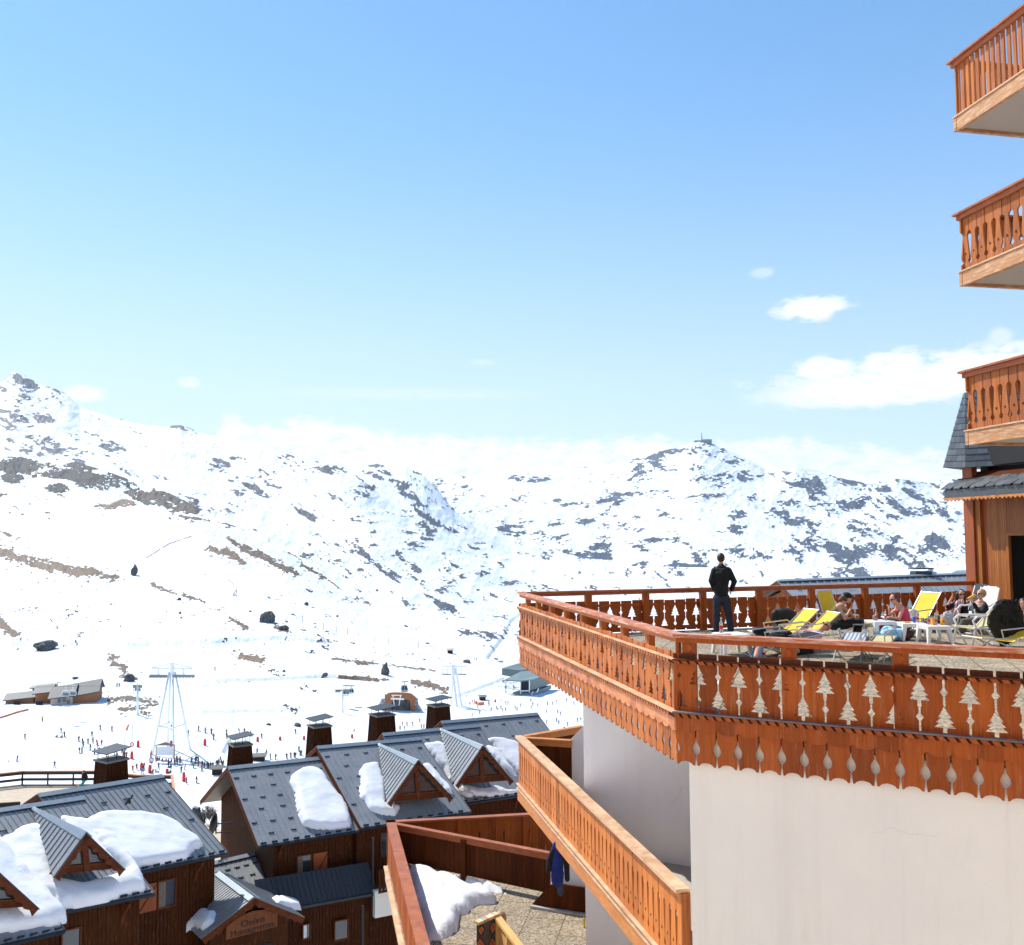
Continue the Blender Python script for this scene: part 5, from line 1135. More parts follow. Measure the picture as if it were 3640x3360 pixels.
SP(B3s, [z4p(*q) for q in [(1375, 588), (1440, 610), (1490, 680), (1530, 740), (1540, 770), (1480, 730), (1420, 660)]], .2, 'snow strip right of the second dormer of the long chalet', 12)
SP(B4s, [z4p(*q) for q in [(1395, 550), (1480, 550), (1560, 575), (1640, 640), (1720, 780), (1600, 780), (1540, 730), (1490, 680), (1440, 610)]], .3, 'snow patch on the last bay of the long chalet behind the balcony', 13)
SP(LK, [z3(*q) for q in [(1262, 1460), (1330, 1425), (1370, 1430), (1345, 1500), (1310, 1560), (1280, 1590), (1262, 1560)]], .3, 'snow wedge on the link roof beside the porch', 14)
PL = [Ab, Ap, Lf, Lf-rdp*(Ap-Ab).length]; PR = [Ab, Ap, Rf, Rf-rdp*(Ap-Ab).length]
SP(PL, [z3(*q) for q in [(920, 1790), (1100, 1690), (1240, 1610), (1330, 1650), (1335, 1700), (1260, 1760), (1200, 1740), (1000, 1800)]], .25, 'grey shaded snow ridge lying left of the entrance porch', 15)
SP(PR, [z4p(*q) for q in [(110, 1490), (150, 1490), (260, 1510), (275, 1550), (200, 1545), (140, 1520)]], .2, 'small snow pad on the right slope of the entrance porch roof', 16)
# satellite dish on the gable wall of the long chalet
dc = Dp(768, 2930, 51.4); dsh = MB(); ang = R(200)
dish = empty('satellite_dish', tuple(dc), 0, 'black satellite dish bracketed to the gable wall of the long chalet', 'satellite dish')
prof = [(0.02, 0), (.2, .02), (.4, .08), (.52, .14), (.53, .16), (.4, .10), (.2, .045), (.02, .025)]
dsh.lathe(prof, (0, 0, 0), 20); dsh.xf(Matrix.Translation(dc) @ Matrix.Rotation(R(35), 4, 'Z') @ Matrix.Rotation(R(-75), 4, 'Y') @ Matrix.Diagonal((1.1, .9, 1, 1))); dsh.build('reflector', M_BLACKC, dish, smooth=True)
dsh = MB(); dsh.tube([dc, dc+Vector((.75, .35, 0))], .035); dsh.tube([dc-Vector((0, 0, .45)), dc+Vector((.75, .35, -.5))], .03); dsh.tube([dc, dc-Vector((0, 0, .5))], .035); dsh.build('bracket', M_DARKMETAL, dish)

# ------------------------------------------------------------------ down in the valley
def gpt(px, py, d0=210): 
    p = on_ground(px, py, d0); return p if p is not None else at(px, py, 350)
def scale_at(p): return p.y/F_PX        # metres per photo pixel
M_ROCK = simple('boulder rock', (.09, .088, .085), .9, var=.6, scale=1.2)
def boulder(px, py, w, h, label, sharp=1.0, seed=1, cat='boulder'):
    p = gpt(px, py); k = scale_at(p); rnd = random.Random(seed); mb = MB(); mb.ico((0, 0, 0), 1, 3, (w*k/2.5, w*k/3, h*k*.5), .0)
    def f(v):
        x, y, z = v; n = vnoise(np.array([x*.9+seed*7+z*.5]), np.array([y*.9+z*.8+40]), seed)[0]; n2 = vnoise(np.array([x*2.1+seed+z]), np.array([y*2.0+z*1.7+9]), seed+4)[0]
        s = .62+.62*n+.25*n2; t = 1 if sharp == 1 else max(.25, 1-(z/(h*k*.62)*.5+.5)*sharp*.55); return (x*s*t+z*.12, y*s*t, z*(s*.6+.45)+h*k*.32)
    mb.v = [f(v) for v in mb.v]; mb.v = [(x+p.x, y+p.y, z+p.z-.2) for x, y, z in mb.v]
    return tag(mb.build('boulder', M_ROCK, None), label, cat, 'boulders on the snow slope')
boulder(477, 2045, 32, 44, 'pointed grey rock spike standing alone high on the white slope', .9, 33)
boulder(950, 2212, 58, 46, 'largest dark rounded boulder in the middle of the snow slope', 1.0, 5)
boulder(1010, 2238, 40, 20, 'low flat rock just right of the largest boulder', 1.0, 6)
boulder(160, 2310, 88, 38, 'wide flat topped grey boulder at the left of the slope', 1.0, 8)
boulder(1368, 2398, 40, 48, 'tall leaning rock above the wooden gondola station', .7, 39)
boulder(460, 2422, 40, 34, 'boulder beside the top of the big lift tower, left of it', 1.0, 10)
boulder(638, 2134, 16, 12, 'small rock below the rock spike', 1.0, 11); boulder(1090, 2152, 16, 16, 'small dark rock high to the right of the largest boulder', 1.0, 12)
boulder(640, 2182, 12, 10, 'tiny rock on bare snow left of the largest boulder', 1.0, 13); boulder(955, 2578, 18, 10, 'flat grey stone on the piste behind the first chimney', 1.0, 14)
boulder(1155, 2402, 22, 14, 'small rock on the snow road between the towers', 1.0, 15); boulder(1010, 2388, 14, 10, 'pebble sized rock below the brown earth patch', 1.0, 16)
boulder(1055, 2582, 30, 16, 'pair of rough stones on the piste left of the second chimney', 1.0, 17); boulder(1660, 2356, 30, 14, 'low rock on the slope right of the small hut', 1.0, 18)
boulder(268, 2412, 30, 10, 'low dark rock above the roofs of the lodge', 1.0, 21)
# ---- lodge buildings at the left edge
M_LODGE = wood('lodge boards', (.33, .12, .05), (.46, .19, .08), rough=.7, island=False); M_LROOF = simple('slate blue roof', (.045, .06, .07), .6, var=.2, scale=.6); M_LWALL = simple('pale lodge render', (.55, .45, .38), .9)
def house(pxs, D0, label, parts, cat='lodge', name='ski_lodge'):
    root = empty(name, tuple(gpt(*pxs)), 0, label, cat); return root
lod = empty('ski_lodge', tuple(gpt(190, 2500)), 0, 'low orange timber ski lodge with dark roofs on the snow at the far left', 'lodge')
LB = gpt(190, 2505); LD = LB.y; kL = LD/F_PX
def lodge_block(x0, x1, ytop_l, ytop_r, ybot, d, mroof, mwall, depth=9, over=.8, rise=2.2, yaw=-.08):
    """box seen from the front: pixel columns x0..x1, eave rows, base row"""
    a, b = at(x0, ybot, LD+d), at(x1, ybot-6, LD+d+(x1-x0)*kL*.25); ta, tb = at(x0, ytop_l, a.y), at(x1, ytop_r, b.y); up = Vector((0, 0, 1))
    back = Vector((-.25, 1, 0))*depth
    w = MB(); w.hexa([a-up*3, b-up*3, b+back-up*3, a+back-up*3, ta, tb, tb+back, ta+back]); wo = w.build('wall', mwall, lod)
    o = Vector((.25, -1, 0))*over; r = MB(); e = (b-a).normalized()*over; ra, rb = ta+back*.5+up*rise, tb+back*.5+up*rise
    r.slab([ta-e+o, tb+e+o, rb+e, ra-e], up*.3); r.slab([ta-e+back-o, tb+e+back-o, rb+e+up*.01, ra-e+up*.01], up*.3)
    for q, s_ in ((ta, -1), (tb, 1)): r.slab([q+e*0, q+back, q+back*.5+up*(rise-.1)], e*.02)
    r.build('roof', mroof, lod); return a, b, ta, tb, wo
lodge_block(20, 120, 2492, 2480, 2510, 0, M_LROOF, M_LODGE, 8, rise=1.6)
lodge_block(125, 178, 2468, 2462, 2510, 1.5, M_LROOF, M_LODGE, 8, rise=2.0)
a, b, ta, tb, wo = lodge_block(180, 258, 2486, 2474, 2511, -1, M_LROOF, M_LWALL, 10, rise=3.2)
lodge_block(258, 345, 2478, 2460, 2498, 2, M_LROOF, M_LODGE, 10, rise=3.6)
lodge_block(115, 190, 2448, 2440, 2475, 9, simple('deck edge', (.35, .33, .30)), M_LODGE, 7, rise=.6)
for (x, y) in ((210, 2491), (228, 2488), (243, 2495)):
    w = MB(); q = at(x, y, LD-2.2); w.box(tuple(q), (1.1, .2, 1.3)); w.build('window', M_GLASS, lod)
for x in (140, 60): w = MB(); q = at(x, 2500, LD-1.0); w.box(tuple(q), (2.2, .3, 1.6)); w.build('opening', M_BLACK, lod)
# ---- station of the gondola: timber arch set in rough stone
GB = gpt(1424, 2528); kG = GB.y/F_PX; G = lambda x, y, d=0: at(x, y, GB.y+d)
gs = empty('gondola_station', tuple(GB), 0, 'orange timber fronted gondola station with stone shoulders and a dark mouth', 'lift station')
arch = [(1366, 2528), (1366, 2490), (1368, 2474), (1380, 2464), (1402, 2462), (1450, 2464), (1468, 2469), (1478, 2482), (1476, 2530)]
hole = [(1396, 2530), (1394, 2498), (1404, 2488), (1452, 2490), (1460, 2500), (1458, 2530)]
mb = MB(); mb.slab([G(*q) for q in arch[:6]+[(1462, 2467), (1458, 2495), (1452, 2488), (1404, 2486), (1392, 2496), (1388, 2528)]], (0, 1.2, 0)); mb.slab([G(*q) for q in [(1458, 2495), (1462, 2467), (1478, 2480), (1477, 2530), (1460, 2530)]], (0, 1.2, 0)); mb.build('timber_front', M_LODGE, gs)
mb = MB(); mb.slab([G(x, y, 3) for x, y in [(1370, 2530), (1370, 2480), (1470, 2482), (1476, 2530)]], (0, .5, 0)); mb.build('dark_mouth', simple('station interior', (.03, .035, .045), .8), gs)
mb = MB(); mb.hexa([G(1366, 2532, 1.3), G(1478, 2532, 1.3), G(1478, 2532, 14), G(1366, 2532, 14), G(1368, 2468, 1.3), G(1474, 2474, 1.3), G(1474, 2474, 14), G(1368, 2468, 14)]); mb.build('hall', M_ROCK, gs)
st_ = MB(); rnd = random.Random(2)
for k in range(46):
    y = rnd.uniform(2480, 2532); x = rnd.uniform(1478, 1478+(y-2470)*.22); st_.ico(G(x, y, rnd.uniform(-.5, 2)), rnd.uniform(.5, 1.0), 1, (1, 1, .8), .15, rnd)
for k in range(26):
    y = rnd.uniform(2485, 2524); x = rnd.uniform(1366-(y-2475)*.5, 1366); st_.ico(G(x, y, rnd.uniform(-.5, 2)), rnd.uniform(.5, .9), 1, (1, 1, .8), .15, rnd)
M_STONE = simple('rough stone', (.34, .34, .33), .9, var=.4, scale=.8); st_.build('stone_shoulders', M_STONE, gs)
mb = MB(); mb.beam(G(1392, 2472, -2), G(1428, 2472, -2), .3, .3); mb.beam(G(1397, 2474, -2), G(1402, 2508, -1), .3, .3); mb.beam(G(1424, 2474, -2), G(1418, 2508, -1), .3, .3); mb.beam(G(1390, 2484, -2), G(1436, 2486, -2), .6, .5); mb.build('launch_frame', M_GALV, gs)
# bare earth above the station
# ---- gondola cabins
def cabin(px, py, D, s, label):
    c = at(px, py, D); root = empty('gondola_cabin', tuple(c), R(15), label, 'gondola cabin', 'gondola cabins hanging over the slope'); k = s
    b = MB(); b.hexa([(-.85*k, -.7*k, -.9*k), (.85*k, -.7*k, -.9*k), (.85*k, .7*k, -.9*k), (-.85*k, .7*k, -.9*k), (-1.0*k, -.85*k, -.25*k), (1.0*k, -.85*k, -.25*k), (1.0*k, .85*k, -.25*k), (-1.0*k, .85*k, -.25*k)]); b.build('body', M_WHITE, root, local=True)
    b = MB(); b.hexa([(-.98*k, -.83*k, -.25*k), (.98*k, -.83*k, -.25*k), (.98*k, .83*k, -.25*k), (-.98*k, .83*k, -.25*k), (-.7*k, -.6*k, .75*k), (.7*k, -.6*k, .75*k), (.7*k, .6*k, .75*k), (-.7*k, .6*k, .75*k)]); b.build('glazing', M_GLASS, root, local=True)
    b = MB(); b.box((0, 0, .82*k), (1.5*k, 1.3*k, .14*k)); b.build('cabin_roof', M_GALVD, root, local=True)
    for x, y in ((-.84, -.74), (.84, -.74), (0, -.74)): b = MB(); b.beam((x*k*1.14, y*k*1.14, -.25*k), (x*k*.84, y*k*.84, .78*k), .1*k, .1*k); b.build('pillar', M_WHITE, root, local=True)
    b = MB(); b.tube([(0, 0, .85*k), (0, 0, 1.3*k), (.2*k, 0, 1.9*k)], .09*k, 6); b.box((.2*k, 0, 1.95*k), (1.9*k, .3*k, .25*k)); b.build('hanger', M_GALVD, root, local=True)
cabin(1229, 2462, 395, 1.45, 'gondola cabin passing the slim white mast, left of the other cabin'); cabin(1248, 2458, 402, 1.2, 'second gondola cabin, half hidden close behind the one at the slim mast'); cabin(1437, 2448, 405, 1.45, 'gondola cabin hanging directly above the wooden station')
# ---- lift towers
def tower_base(px, py, d0=210): p = gpt(px, py, d0); return p
TB = gpt(610, 2674); kT = TB.y/F_PX; T = lambda x, y, d=0: at(x, y, TB.y+d)
tw = empty('lift_tower', tuple(TB), 0, 'tall white four-legged chairlift tower with a wide crossarm over the piste', 'lift tower')
for (bx, by, tx, d) in ((541, 2672, 602, -3), (595, 2662, 606, 6), (618, 2676, 614, -6), (678, 2672, 622, 3)):
    g = T(bx, by, d); g.z = TB.z-.5; t_ = T(tx, 2388); mb = MB(); mb.tube([g, t_], [.30, .26], 10); mb.build('leg', M_GALV, tw, smooth=True)
ring = MB(); ps = []
for (bx, by, tx, d) in ((541, 2672, 602, -3), (595, 2662, 606, 6), (678, 2672, 622, 3), (618, 2676, 614, -6)):
    g = T(bx, by, d); g.z = TB.z-.5; t_ = T(tx, 2388); ps.append(g.lerp(t_, .35))
for i in range(4): ring.tube([ps[i], ps[(i+1) % 4]], .22, 6)
ring.build('brace_ring', M_GALV, tw)
ring = MB(); ring.beam(T(541, 2375), T(684, 2378), .4, .4); ring.beam(T(541, 2372), T(612, 2358), .3, .3); ring.beam(T(684, 2375), T(612, 2358), .3, .3); ring.beam(T(612, 2392), T(612, 2356), .8, .8); ring.build('crossarm', M_GALV, tw)
for x0, x1 in ((536, 590), (618, 686)):
    mb = MB(); mb.beam(T(x0, 2400), T(x1, 2402), .5, .35)
    for i in range(7): p = T(x0+(x1-x0)*i/6, 2404); mb.tube([p-Vector((0, .3, 0)), p+Vector((0, .3, 0))], .45, 10)
    mb.build('sheave_train', M_GALVD, tw)
    mb = MB(); mb.beam(T((x0+x1)/2, 2376), T((x0+x1)/2, 2400), .5, .4); mb.build('hanger_arm', M_GALV, tw)
# slim masts
def mast(px, pyb, pyt, w, label, arm=0, armpx=0):
    g = gpt(px, pyb); k = scale_at(g); t_ = at(px, pyt, g.y); root = empty('lift_mast', tuple(g), 0, label, 'lift mast'); mb = MB(); mb.tube([g-Vector((0, 0, .5)), t_], [w*k*.6, w*k*.42], 10); mb.build('pole', M_GALV, root, smooth=True)
    mb = MB(); mb.beam(at(px-armpx, pyt+2, g.y), at(px+armpx, pyt+2, g.y), .5, .5); mb.beam(at(px-armpx, pyt+7, g.y-.5), at(px-armpx*.3, pyt+7, g.y-.5), .4, .5); mb.beam(at(px+armpx*.3, pyt+7, g.y-.5), at(px+armpx, pyt+7, g.y-.5), .4, .5); mb.build('crossarm', M_GALVD, root); return root
mast(489, 2542, 2436, 8, 'slim white lift mast standing behind the streak of bare rocks', armpx=16); mast(1218, 2532, 2452, 6, 'slim gondola mast left of the wooden station', armpx=26)
mast(1797, 2462, 2418, 7, 'short mast in front of the grey lift station', armpx=12)
g = gpt(1632, 2510); MT = lambda x, y, d=0: at(x, y, g.y+d); rt = empty('lift_tower', tuple(g), 0, 'white lattice lift tower with hanging arms right of the wooden station', 'lift tower')
for bx, tx, d in ((1624, 1608, -2), (1641, 1620, 2)): mb = MB(); p = MT(bx, 2512, d); mb.tube([p, MT(tx, 2375)], [.5, .42], 8); mb.build('leg', M_GALV, rt)
mb = MB(); mb.tube([MT(1604, 2512, 5), MT(1612, 2375)], [.4, .4], 8); mb.build('leg', M_GALV, rt)
mb = MB(); mb.beam(MT(1572, 2368), MT(1658, 2370), .5, .5); mb.beam(MT(1572, 2380), MT(1658, 2382), .3, .3); mb.beam(MT(1612, 2362), MT(1614, 2400), 1.6, 1.4)
for x in (1574, 1590, 1640, 1656): mb.beam(MT(x, 2368), MT(x, 2396), .25, .25)
mb.build('crossarm', M_GALV, rt); mb = MB(); mb.beam(MT(1572, 2397), MT(1604, 2398), .5, .5); mb.beam(MT(1628, 2397), MT(1658, 2398), .5, .5); mb.build('sheave_train', M_GALVD, rt)
# chairs of the chairlift
def liftchair(px, py, D, s, label, m=M_WHITE):
    c = at(px, py, D); root = empty('lift_chair', tuple(c), R(-20), label, 'lift chair', 'chairs hanging from the chairlift')
    b = MB(); b.box((0, 0, -.9*s), (2.6*s, .7*s, .16*s)); b.box((0, .35*s, -.5*s), (2.6*s, .12*s, .8*s)); b.build('seat', M_GALVD, root, local=True)
    b = MB(); b.tube([(-1.5*s, -.3*s, -1.0*s), (-1.5*s, .1*s, -.1*s), (-.9*s, .1*s, .5*s), (.9*s, .1*s, .5*s), (1.5*s, .1*s, -.1*s), (1.5*s, -.3*s, -1.0*s)], .09*s, 6); b.tube([(-1.5*s, -.3*s, -1.0*s), (1.5*s, -.3*s, -1.0*s)], .08*s, 6); b.tube([(0, .1*s, .5*s), (0, .1*s, 2.0*s)], .09*s, 6); b.build('frame', m, root, local=True)
    b = MB(); b.lathe([(.1, 0), (.14, .3)], (0, 0, 0)); 
liftchair(233, 2462, 300, 1.05, 'left chair of the pair hanging in front of the lodge'); liftchair(258, 2460, 306, 1.0, 'right chair of the pair hanging in front of the lodge'); liftchair(487, 2446, 360, 1.0, 'chair at the top of the slim mast behind the bare rocks', M_GALVD)
liftchair(691, 2474, 400, .9, 'empty chair over the snow right of the big tower', M_GALVD); liftchair(875, 2480, 430, .75, 'pale distant chair over open snow in the middle', M_GALV); liftchair(1052, 2477, 430, .8, 'distant chair with riders left of the gondola cabins', M_GALVD); liftchair(1190, 2462, 430, .8, 'distant chair just left of the gondola mast', M_GALVD)
# cable
mb = MB(); mb.tube([T(536, 2402), T(489, 2438, 40), at(233, 2440, 300), at(-80, 2448, 240)], .05, 4); mb.tube([T(686, 2402), at(875, 2470, 430), at(1190, 2450, 432), at(1612, 2385, g.y)], .05, 4); tag(mb.build('lift_cable', M_CABLE, None), 'thin steel haul cable running between the lift towers', 'cable')
# ---- grey lift station at the right
SB_ = gpt(1850, 2470); S = lambda x, y, d=0: at(x, y, SB_.y+d)
ls = empty('lift_station', tuple(SB_), 0, 'grey green metal lift station with white steelwork, half hidden by the terrace valance', 'lift station')
M_GG = simple('grey green sheet metal', (.13, .17, .165), .5, .2, var=.1, scale=.5); M_GGR = simple('station roof', (.20, .245, .235), .5, .2, scale=.5)
mb = MB(); mb.hexa([S(1848, 2462), S(1885, 2456, 1), S(1960, 2430, 26), S(1915, 2430, 26), S(1848, 2422), S(1884, 2418, 1), S(1960, 2398, 26), S(1915, 2400, 26)]); mb.build('hall', M_GG, ls)
mb = MB(); mb.slab([S(1795, 2420, 0), S(1842, 2424, -2), S(1886, 2420, -1), S(1955, 2398, 26), S(1905, 2386, 30), S(1850, 2392, 20)], (0, 0, .6)); mb.build('roof', M_GGR, ls)
mb = MB(); mb.slab([S(1853, 2456, -1), S(1853, 2424, -1), S(1879, 2422, -1), S(1879, 2454, -1)], (0, -.3, 0)); mb.build('doorway', M_BLACK, ls)
mb = MB()
for a_, b_ in (((1796, 2424), (1796, 2452)), ((1826, 2426), (1826, 2456)), ((1796, 2424), (1840, 2428)), ((1796, 2446), (1846, 2452)), ((1796, 2446), (1815, 2428)), ((1815, 2428), (1834, 2448)), ((1768, 2440), (1846, 2444)), ((1850, 2424), (1850, 2466)), ((1882, 2420), (1882, 2462)), ((1850, 2456), (1882, 2456)), ((1895, 2458), (1888, 2470)), ((1915, 2448), (1908, 2462))): mb.beam(S(*a_, -2), S(*b_, -2), .45, .45)
mb.build('steel_frame', M_GALV, ls)
mb = MB(); mb.hexa([S(1812, 2478, -1), S(1890, 2480, 0), S(1960, 2448, 24), S(1880, 2450, 20), S(1826, 2460, -1), S(1890, 2464, 0), S(1960, 2436, 24), S(1890, 2440, 20)]); mb.build('machinery_deck', M_GALVD, ls)
mb = MB(); S2 = lambda x, y, d=0: at(x, y, SB_.y+50+d); mb.hexa([S2(1784, 2400), S2(1850, 2412, -4), S2(1935, 2390, 16), S2(1850, 2376, 22), S2(1784, 2376), S2(1848, 2383, -4), S2(1935, 2372, 16), S2(1842, 2358, 22)]); tag(mb.build('storage_building', M_GG, None), 'dark flat roofed metal building on the snow behind the grey lift station', 'building')
# ---- huts
def hut(px, py, w, h, label, mw, mr):
    p = gpt(px, py); k = scale_at(p); W, H = w*k, h*k; root = empty('hut', tuple(p), R(10), label, 'hut')
    b = MB(); b.box((0, 0, H*.3), (W*.8, W*.7, H*.7)); b.build('wall', mw, root, local=True); b = MB(); b.slab([(-W*.55, -W*.5, H*.62), (W*.55, -W*.5, H*.62), (W*.55, 0, H*.9), (-W*.55, 0, H*.9)], (0, 0, .2)); b.slab([(-W*.55, W*.5, H*.62), (W*.55, W*.5, H*.62), (W*.55, 0, H*.9), (-W*.55, 0, H*.9)], (0, 0, .2)); b.build('roof', mr, root, local=True)
    b = MB(); b.box((0, -W*.36, H*.28), (W*.4, .1, H*.35)); b.build('hatch', M_BLACK, root, local=True)
hut(1600, 2322, 22, 17, 'tiny wooden hut perched on the upper slope left of the terrace', M_CHALET, M_LWALL); hut(1715, 2488, 26, 18, 'small kiosk on the piste between lattice tower and grey station', M_CHALET, M_GALVD); hut(920, 2702, 50, 24, 'low snow school hut showing over the first ridge by its chimney', M_CHALET, M_CONC)
hut(772, 2752, 40, 32, 'hut with a round badge beside the gable of the long chalet', M_CHALET, M_CONC)
# radio mast on the far summit
p = on_ground(2495, 1572, 4000); p = p if p is not None else at(2495, 1572, 5400)
mb = MB(); mb.tube([p, p+Vector((0, 0, 55))], [4.0, 1.5], 6); mb.box((p.x+30, p.y, p.z+4), (50, 30, 22)); mb.box((p.x-25, p.y, p.z+2), (36, 30, 14)); tag(mb.build('summit_station', M_GALVD, None), 'tiny radio mast and hut on the distant summit', 'radio mast')
# ---- people on the piste
def piste_person(kind, jacket, trousers, seed):
    rnd = random.Random(seed); mb = MB(); mi = []
    def seg(f, m): n0 = len(mb.f); f(); mi.extend([m]*(len(mb.f)-n0))
    st = rnd.uniform(.10, .22); lean = rnd.uniform(-.12, .18)
    if kind == 'sit':
        seg(lambda: mb.tube([(0, 0, .18), (lean, 0, .72)], [.2, .19], 8), 0); seg(lambda: mb.tube([(0, -.1, .15), (.55, -.18, .35), (.9, -.15, .05)], [.12, .1, .07], 6), 1); seg(lambda: mb.tube([(0, .1, .15), (.6, .2, .3), (.95, .15, .05)], [.12, .1, .07], 6), 1)
        seg(lambda: mb.ico((lean+.03, 0, .88), .13, 1), 2)
    else:
        seg(lambda: mb.tube([(0, -st, .04), (.07, -st*.8, .45), (0, -.09, .86)], [.08, .10, .13], 6), 1); seg(lambda: mb.tube([(0, st, .04), (.07, st*.8, .45), (0, .09, .86)], [.08, .10, .13], 6), 1)
        seg(lambda: mb.tube([(0, 0, .82), (lean*.5, 0, 1.1), (lean, 0, 1.42), (lean, 0, 1.5)], [.18, .19, .21, .09], 8), 0); seg(lambda: mb.ico((lean+.03, 0, 1.64), .13, 1), 2)
        for s_ in (-1, 1):
            hx, hz_ = rnd.uniform(.1, .4)+lean, rnd.uniform(.85, 1.2); seg(lambda: mb.tube([(lean, s_*.2, 1.38), (lean+.05, s_*.33, 1.12), (hx, s_*.3, hz_)], [.075, .065, .05], 6), 0)
            if kind == 'ski': seg(lambda: mb.tube([(hx, s_*.3, hz_), (hx-.15, s_*.42, .02)], .012, 4), 3)
        if kind == 'ski':
            for s_ in (-1, 1): seg(lambda: mb.box((.05, s_*st, .02), (1.65, .09, .03)), 3)
        if kind == 'board': seg(lambda: mb.box((.0, 0, .02), (.3, 1.5, .03)), 3)
    me_ = bpy.data.meshes.new('person'); me_.from_pydata(mb.v, [], mb.f); me_.update()
    for m in (jacket, trousers, M_BLACKC if seed % 3 else M_SKIN, M_CABLE): me_.materials.append(m)
    me_.polygons.foreach_set('material_index', mi); me_.polygons.foreach_set('use_smooth', [True]*len(mi)); return me_
def cm(n, c): return simple(n, c, .8, scale=4)
J = dict(dark=cm('dark jacket', (.03, .035, .05)), grey=cm('grey jacket', (.12, .14, .16)), red=cm('red jacket', (.55, .04, .06)), blue=cm('blue jacket', (.10, .22, .42)), yellow=cm('yellow jacket', (.62, .50, .08)), green=cm('green jacket', (.12, .32, .20)), white=cm('pale jacket', (.55, .58, .62)), purple=cm('purple jacket', (.22, .09, .25)))
PROTO = {}
kinds = ['ski', 'stand', 'board', 'sit']
def person_mesh(col, kind, v):
    k_ = (col, kind, v)
    if k_ not in PROTO: PROTO[k_] = piste_person(kind, J[col], J['dark'] if v % 2 else J['grey'], hash_(k_))
    return PROTO[k_]
def hash_(k): return sum(ord(c)*(i+3) for i, c in enumerate(str(k))) % 997
LBL = {'ski': 'skier', 'stand': 'walker', 'board': 'snowboarder', 'sit': 'sitting person'}
RANK = {}
CN = dict(dark='black', grey='grey', red='red', blue='blue', yellow='yellow', green='green', white='pale', purple='purple')
def put_person(px, py, col, kind, zone, grp, sc=1.0, rz=None, v=0):
    p = gpt(px, py); o = bpy.data.objects.new('person', person_mesh(col, kind, v)); COL.objects.link(o); o.location = p; rnd = random.Random(int(px*7+py*13)); o.rotation_euler = (0, 0, rnd.uniform(0, 6.28) if rz is None else rz); o.scale = (sc, sc, sc)
    tag(o, None, 'skier', grp); RANK.setdefault((grp, LBL[kind]+' in '+CN[col], zone), []).append((px, o)); return o
z3q = lambda x, y: (x/1.743, 2300+y/1.743)
za = lambda x, y: (x/2.5025, 2400+y/2.5025)       # crop A: origin (0, 2400)
zb = lambda x, y: (700+x/3.337, 2300+y/3.337)
zc = lambda x, y: (1250+x/2.355, 2250+y/2.355)
rp = random.Random(11); dk = ['dark', 'grey', 'dark', 'blue', 'dark', 'purple', 'grey', 'dark']
left_people = [(222, 570, 'red'), (377, 412, 'yellow'), (153, 770, 'grey'), (485, 822, 'grey'), (893, 488, 'dark'), (995, 500, 'red'), (818, 548, 'dark'), (545, 515, 'grey'), (508, 556, 'dark', 'sit'), (552, 558, 'dark', 'sit'), (575, 550, 'dark'), (700, 592, 'dark'),
    (735, 612, 'dark'), (738, 640, 'dark'), (783, 612, 'grey'), (828, 608, 'dark'), (862, 625, 'red'), (867, 650, 'red'), (902, 628, 'dark'), (800, 670, 'dark'), (708, 695, 'dark'), (728, 697, 'grey'), (838, 705, 'dark'), (880, 700, 'dark'), (925, 690, 'dark'),
    (1125, 738, 'grey'), (1045, 720, 'dark', 'sit'), (1215, 845, 'grey'), (1280, 838, 'red'), (1265, 878, 'blue'), (1180, 860, 'red'), (1360, 868, 'dark', 'sit'), (1385, 868, 'white', 'sit'), (1410, 838, 'grey'), (1495, 822, 'dark'), (1522, 825, 'dark', 'sit'), (1553, 808, 'dark'), (1568, 770, 'dark'), (1598, 775, 'red'),
    (1575, 800, 'dark'), (1600, 802, 'dark'), (1612, 868, 'dark'), (1645, 848, 'yellow'), (1518, 873, 'dark', 'sit'), (1722, 828, 'green'), (1762, 818, 'red'), (1705, 790, 'dark'), (1735, 785, 'blue'), (1745, 775, 'dark'), (1765, 778, 'dark'), (1795, 855, 'red'), (1800, 818, 'dark'), (1815, 828, 'dark'), (1843, 828, 'grey'), (1870, 830, 'dark'), (1855, 828, 'dark'), (1893, 830, 'dark'),
    (1920, 812, 'blue'), (1935, 815, 'dark'), (1963, 778, 'grey'), (1950, 800, 'dark'), (1975, 812, 'dark'), (1985, 815, 'red'), (1660, 968, 'red'), (1752, 962, 'dark'), (1765, 498, 'dark'), (1825, 515, 'grey'), (1880, 525, 'grey'), (1900, 572, 'red'), (1675, 538, 'grey'), (1522, 488, 'red'), (1040, 108, 'dark'), (1062, 108, 'dark'),
    (1385, 752, 'dark', 'sit'), (1400, 756, 'purple', 'sit'), (1420, 758, 'red', 'sit'), (1445, 768, 'dark', 'sit'), (1480, 770, 'red', 'sit'), (1500, 772, 'purple', 'sit'), (1525, 775, 'dark', 'sit'), (1340, 735, 'red'), (1085, 700, 'dark'), (1095, 690, 'dark')]
for i, q in enumerate(left_people):
    px, py = za(q[0], q[1]); kind = q[3] if len(q) > 3 else ('ski' if i % 3 else 'stand'); put_person(px, py, q[2], kind, 'left piste', 'skiers on the left piste', 1.0, v=i % 3)
mid_people = [(18, 1000, 'dark'), (95, 1022, 'grey'), (172, 1032, 'dark'), (198, 1100, 'red'), (352, 1040, 'grey'), (352, 1085, 'dark'), (500, 1025, 'dark'), (562, 1025, 'dark'), (633, 1060, 'dark'), (768, 1085, 'grey'), (715, 1268, 'blue'), (828, 1255, 'dark', 'sit'), (872, 1335, 'dark'), (930, 1338, 'dark'), (1170, 1030, 'dark'), (1065, 1330, 'dark'), (1115, 1322, 'dark'),
    (1155, 1315, 'dark'), (1170, 1318, 'dark'), (1210, 1240, 'grey'), (1225, 1290, 'dark'), (1240, 1290, 'dark'), (213, 280, 'dark'), (1850, 1310, 'dark')]
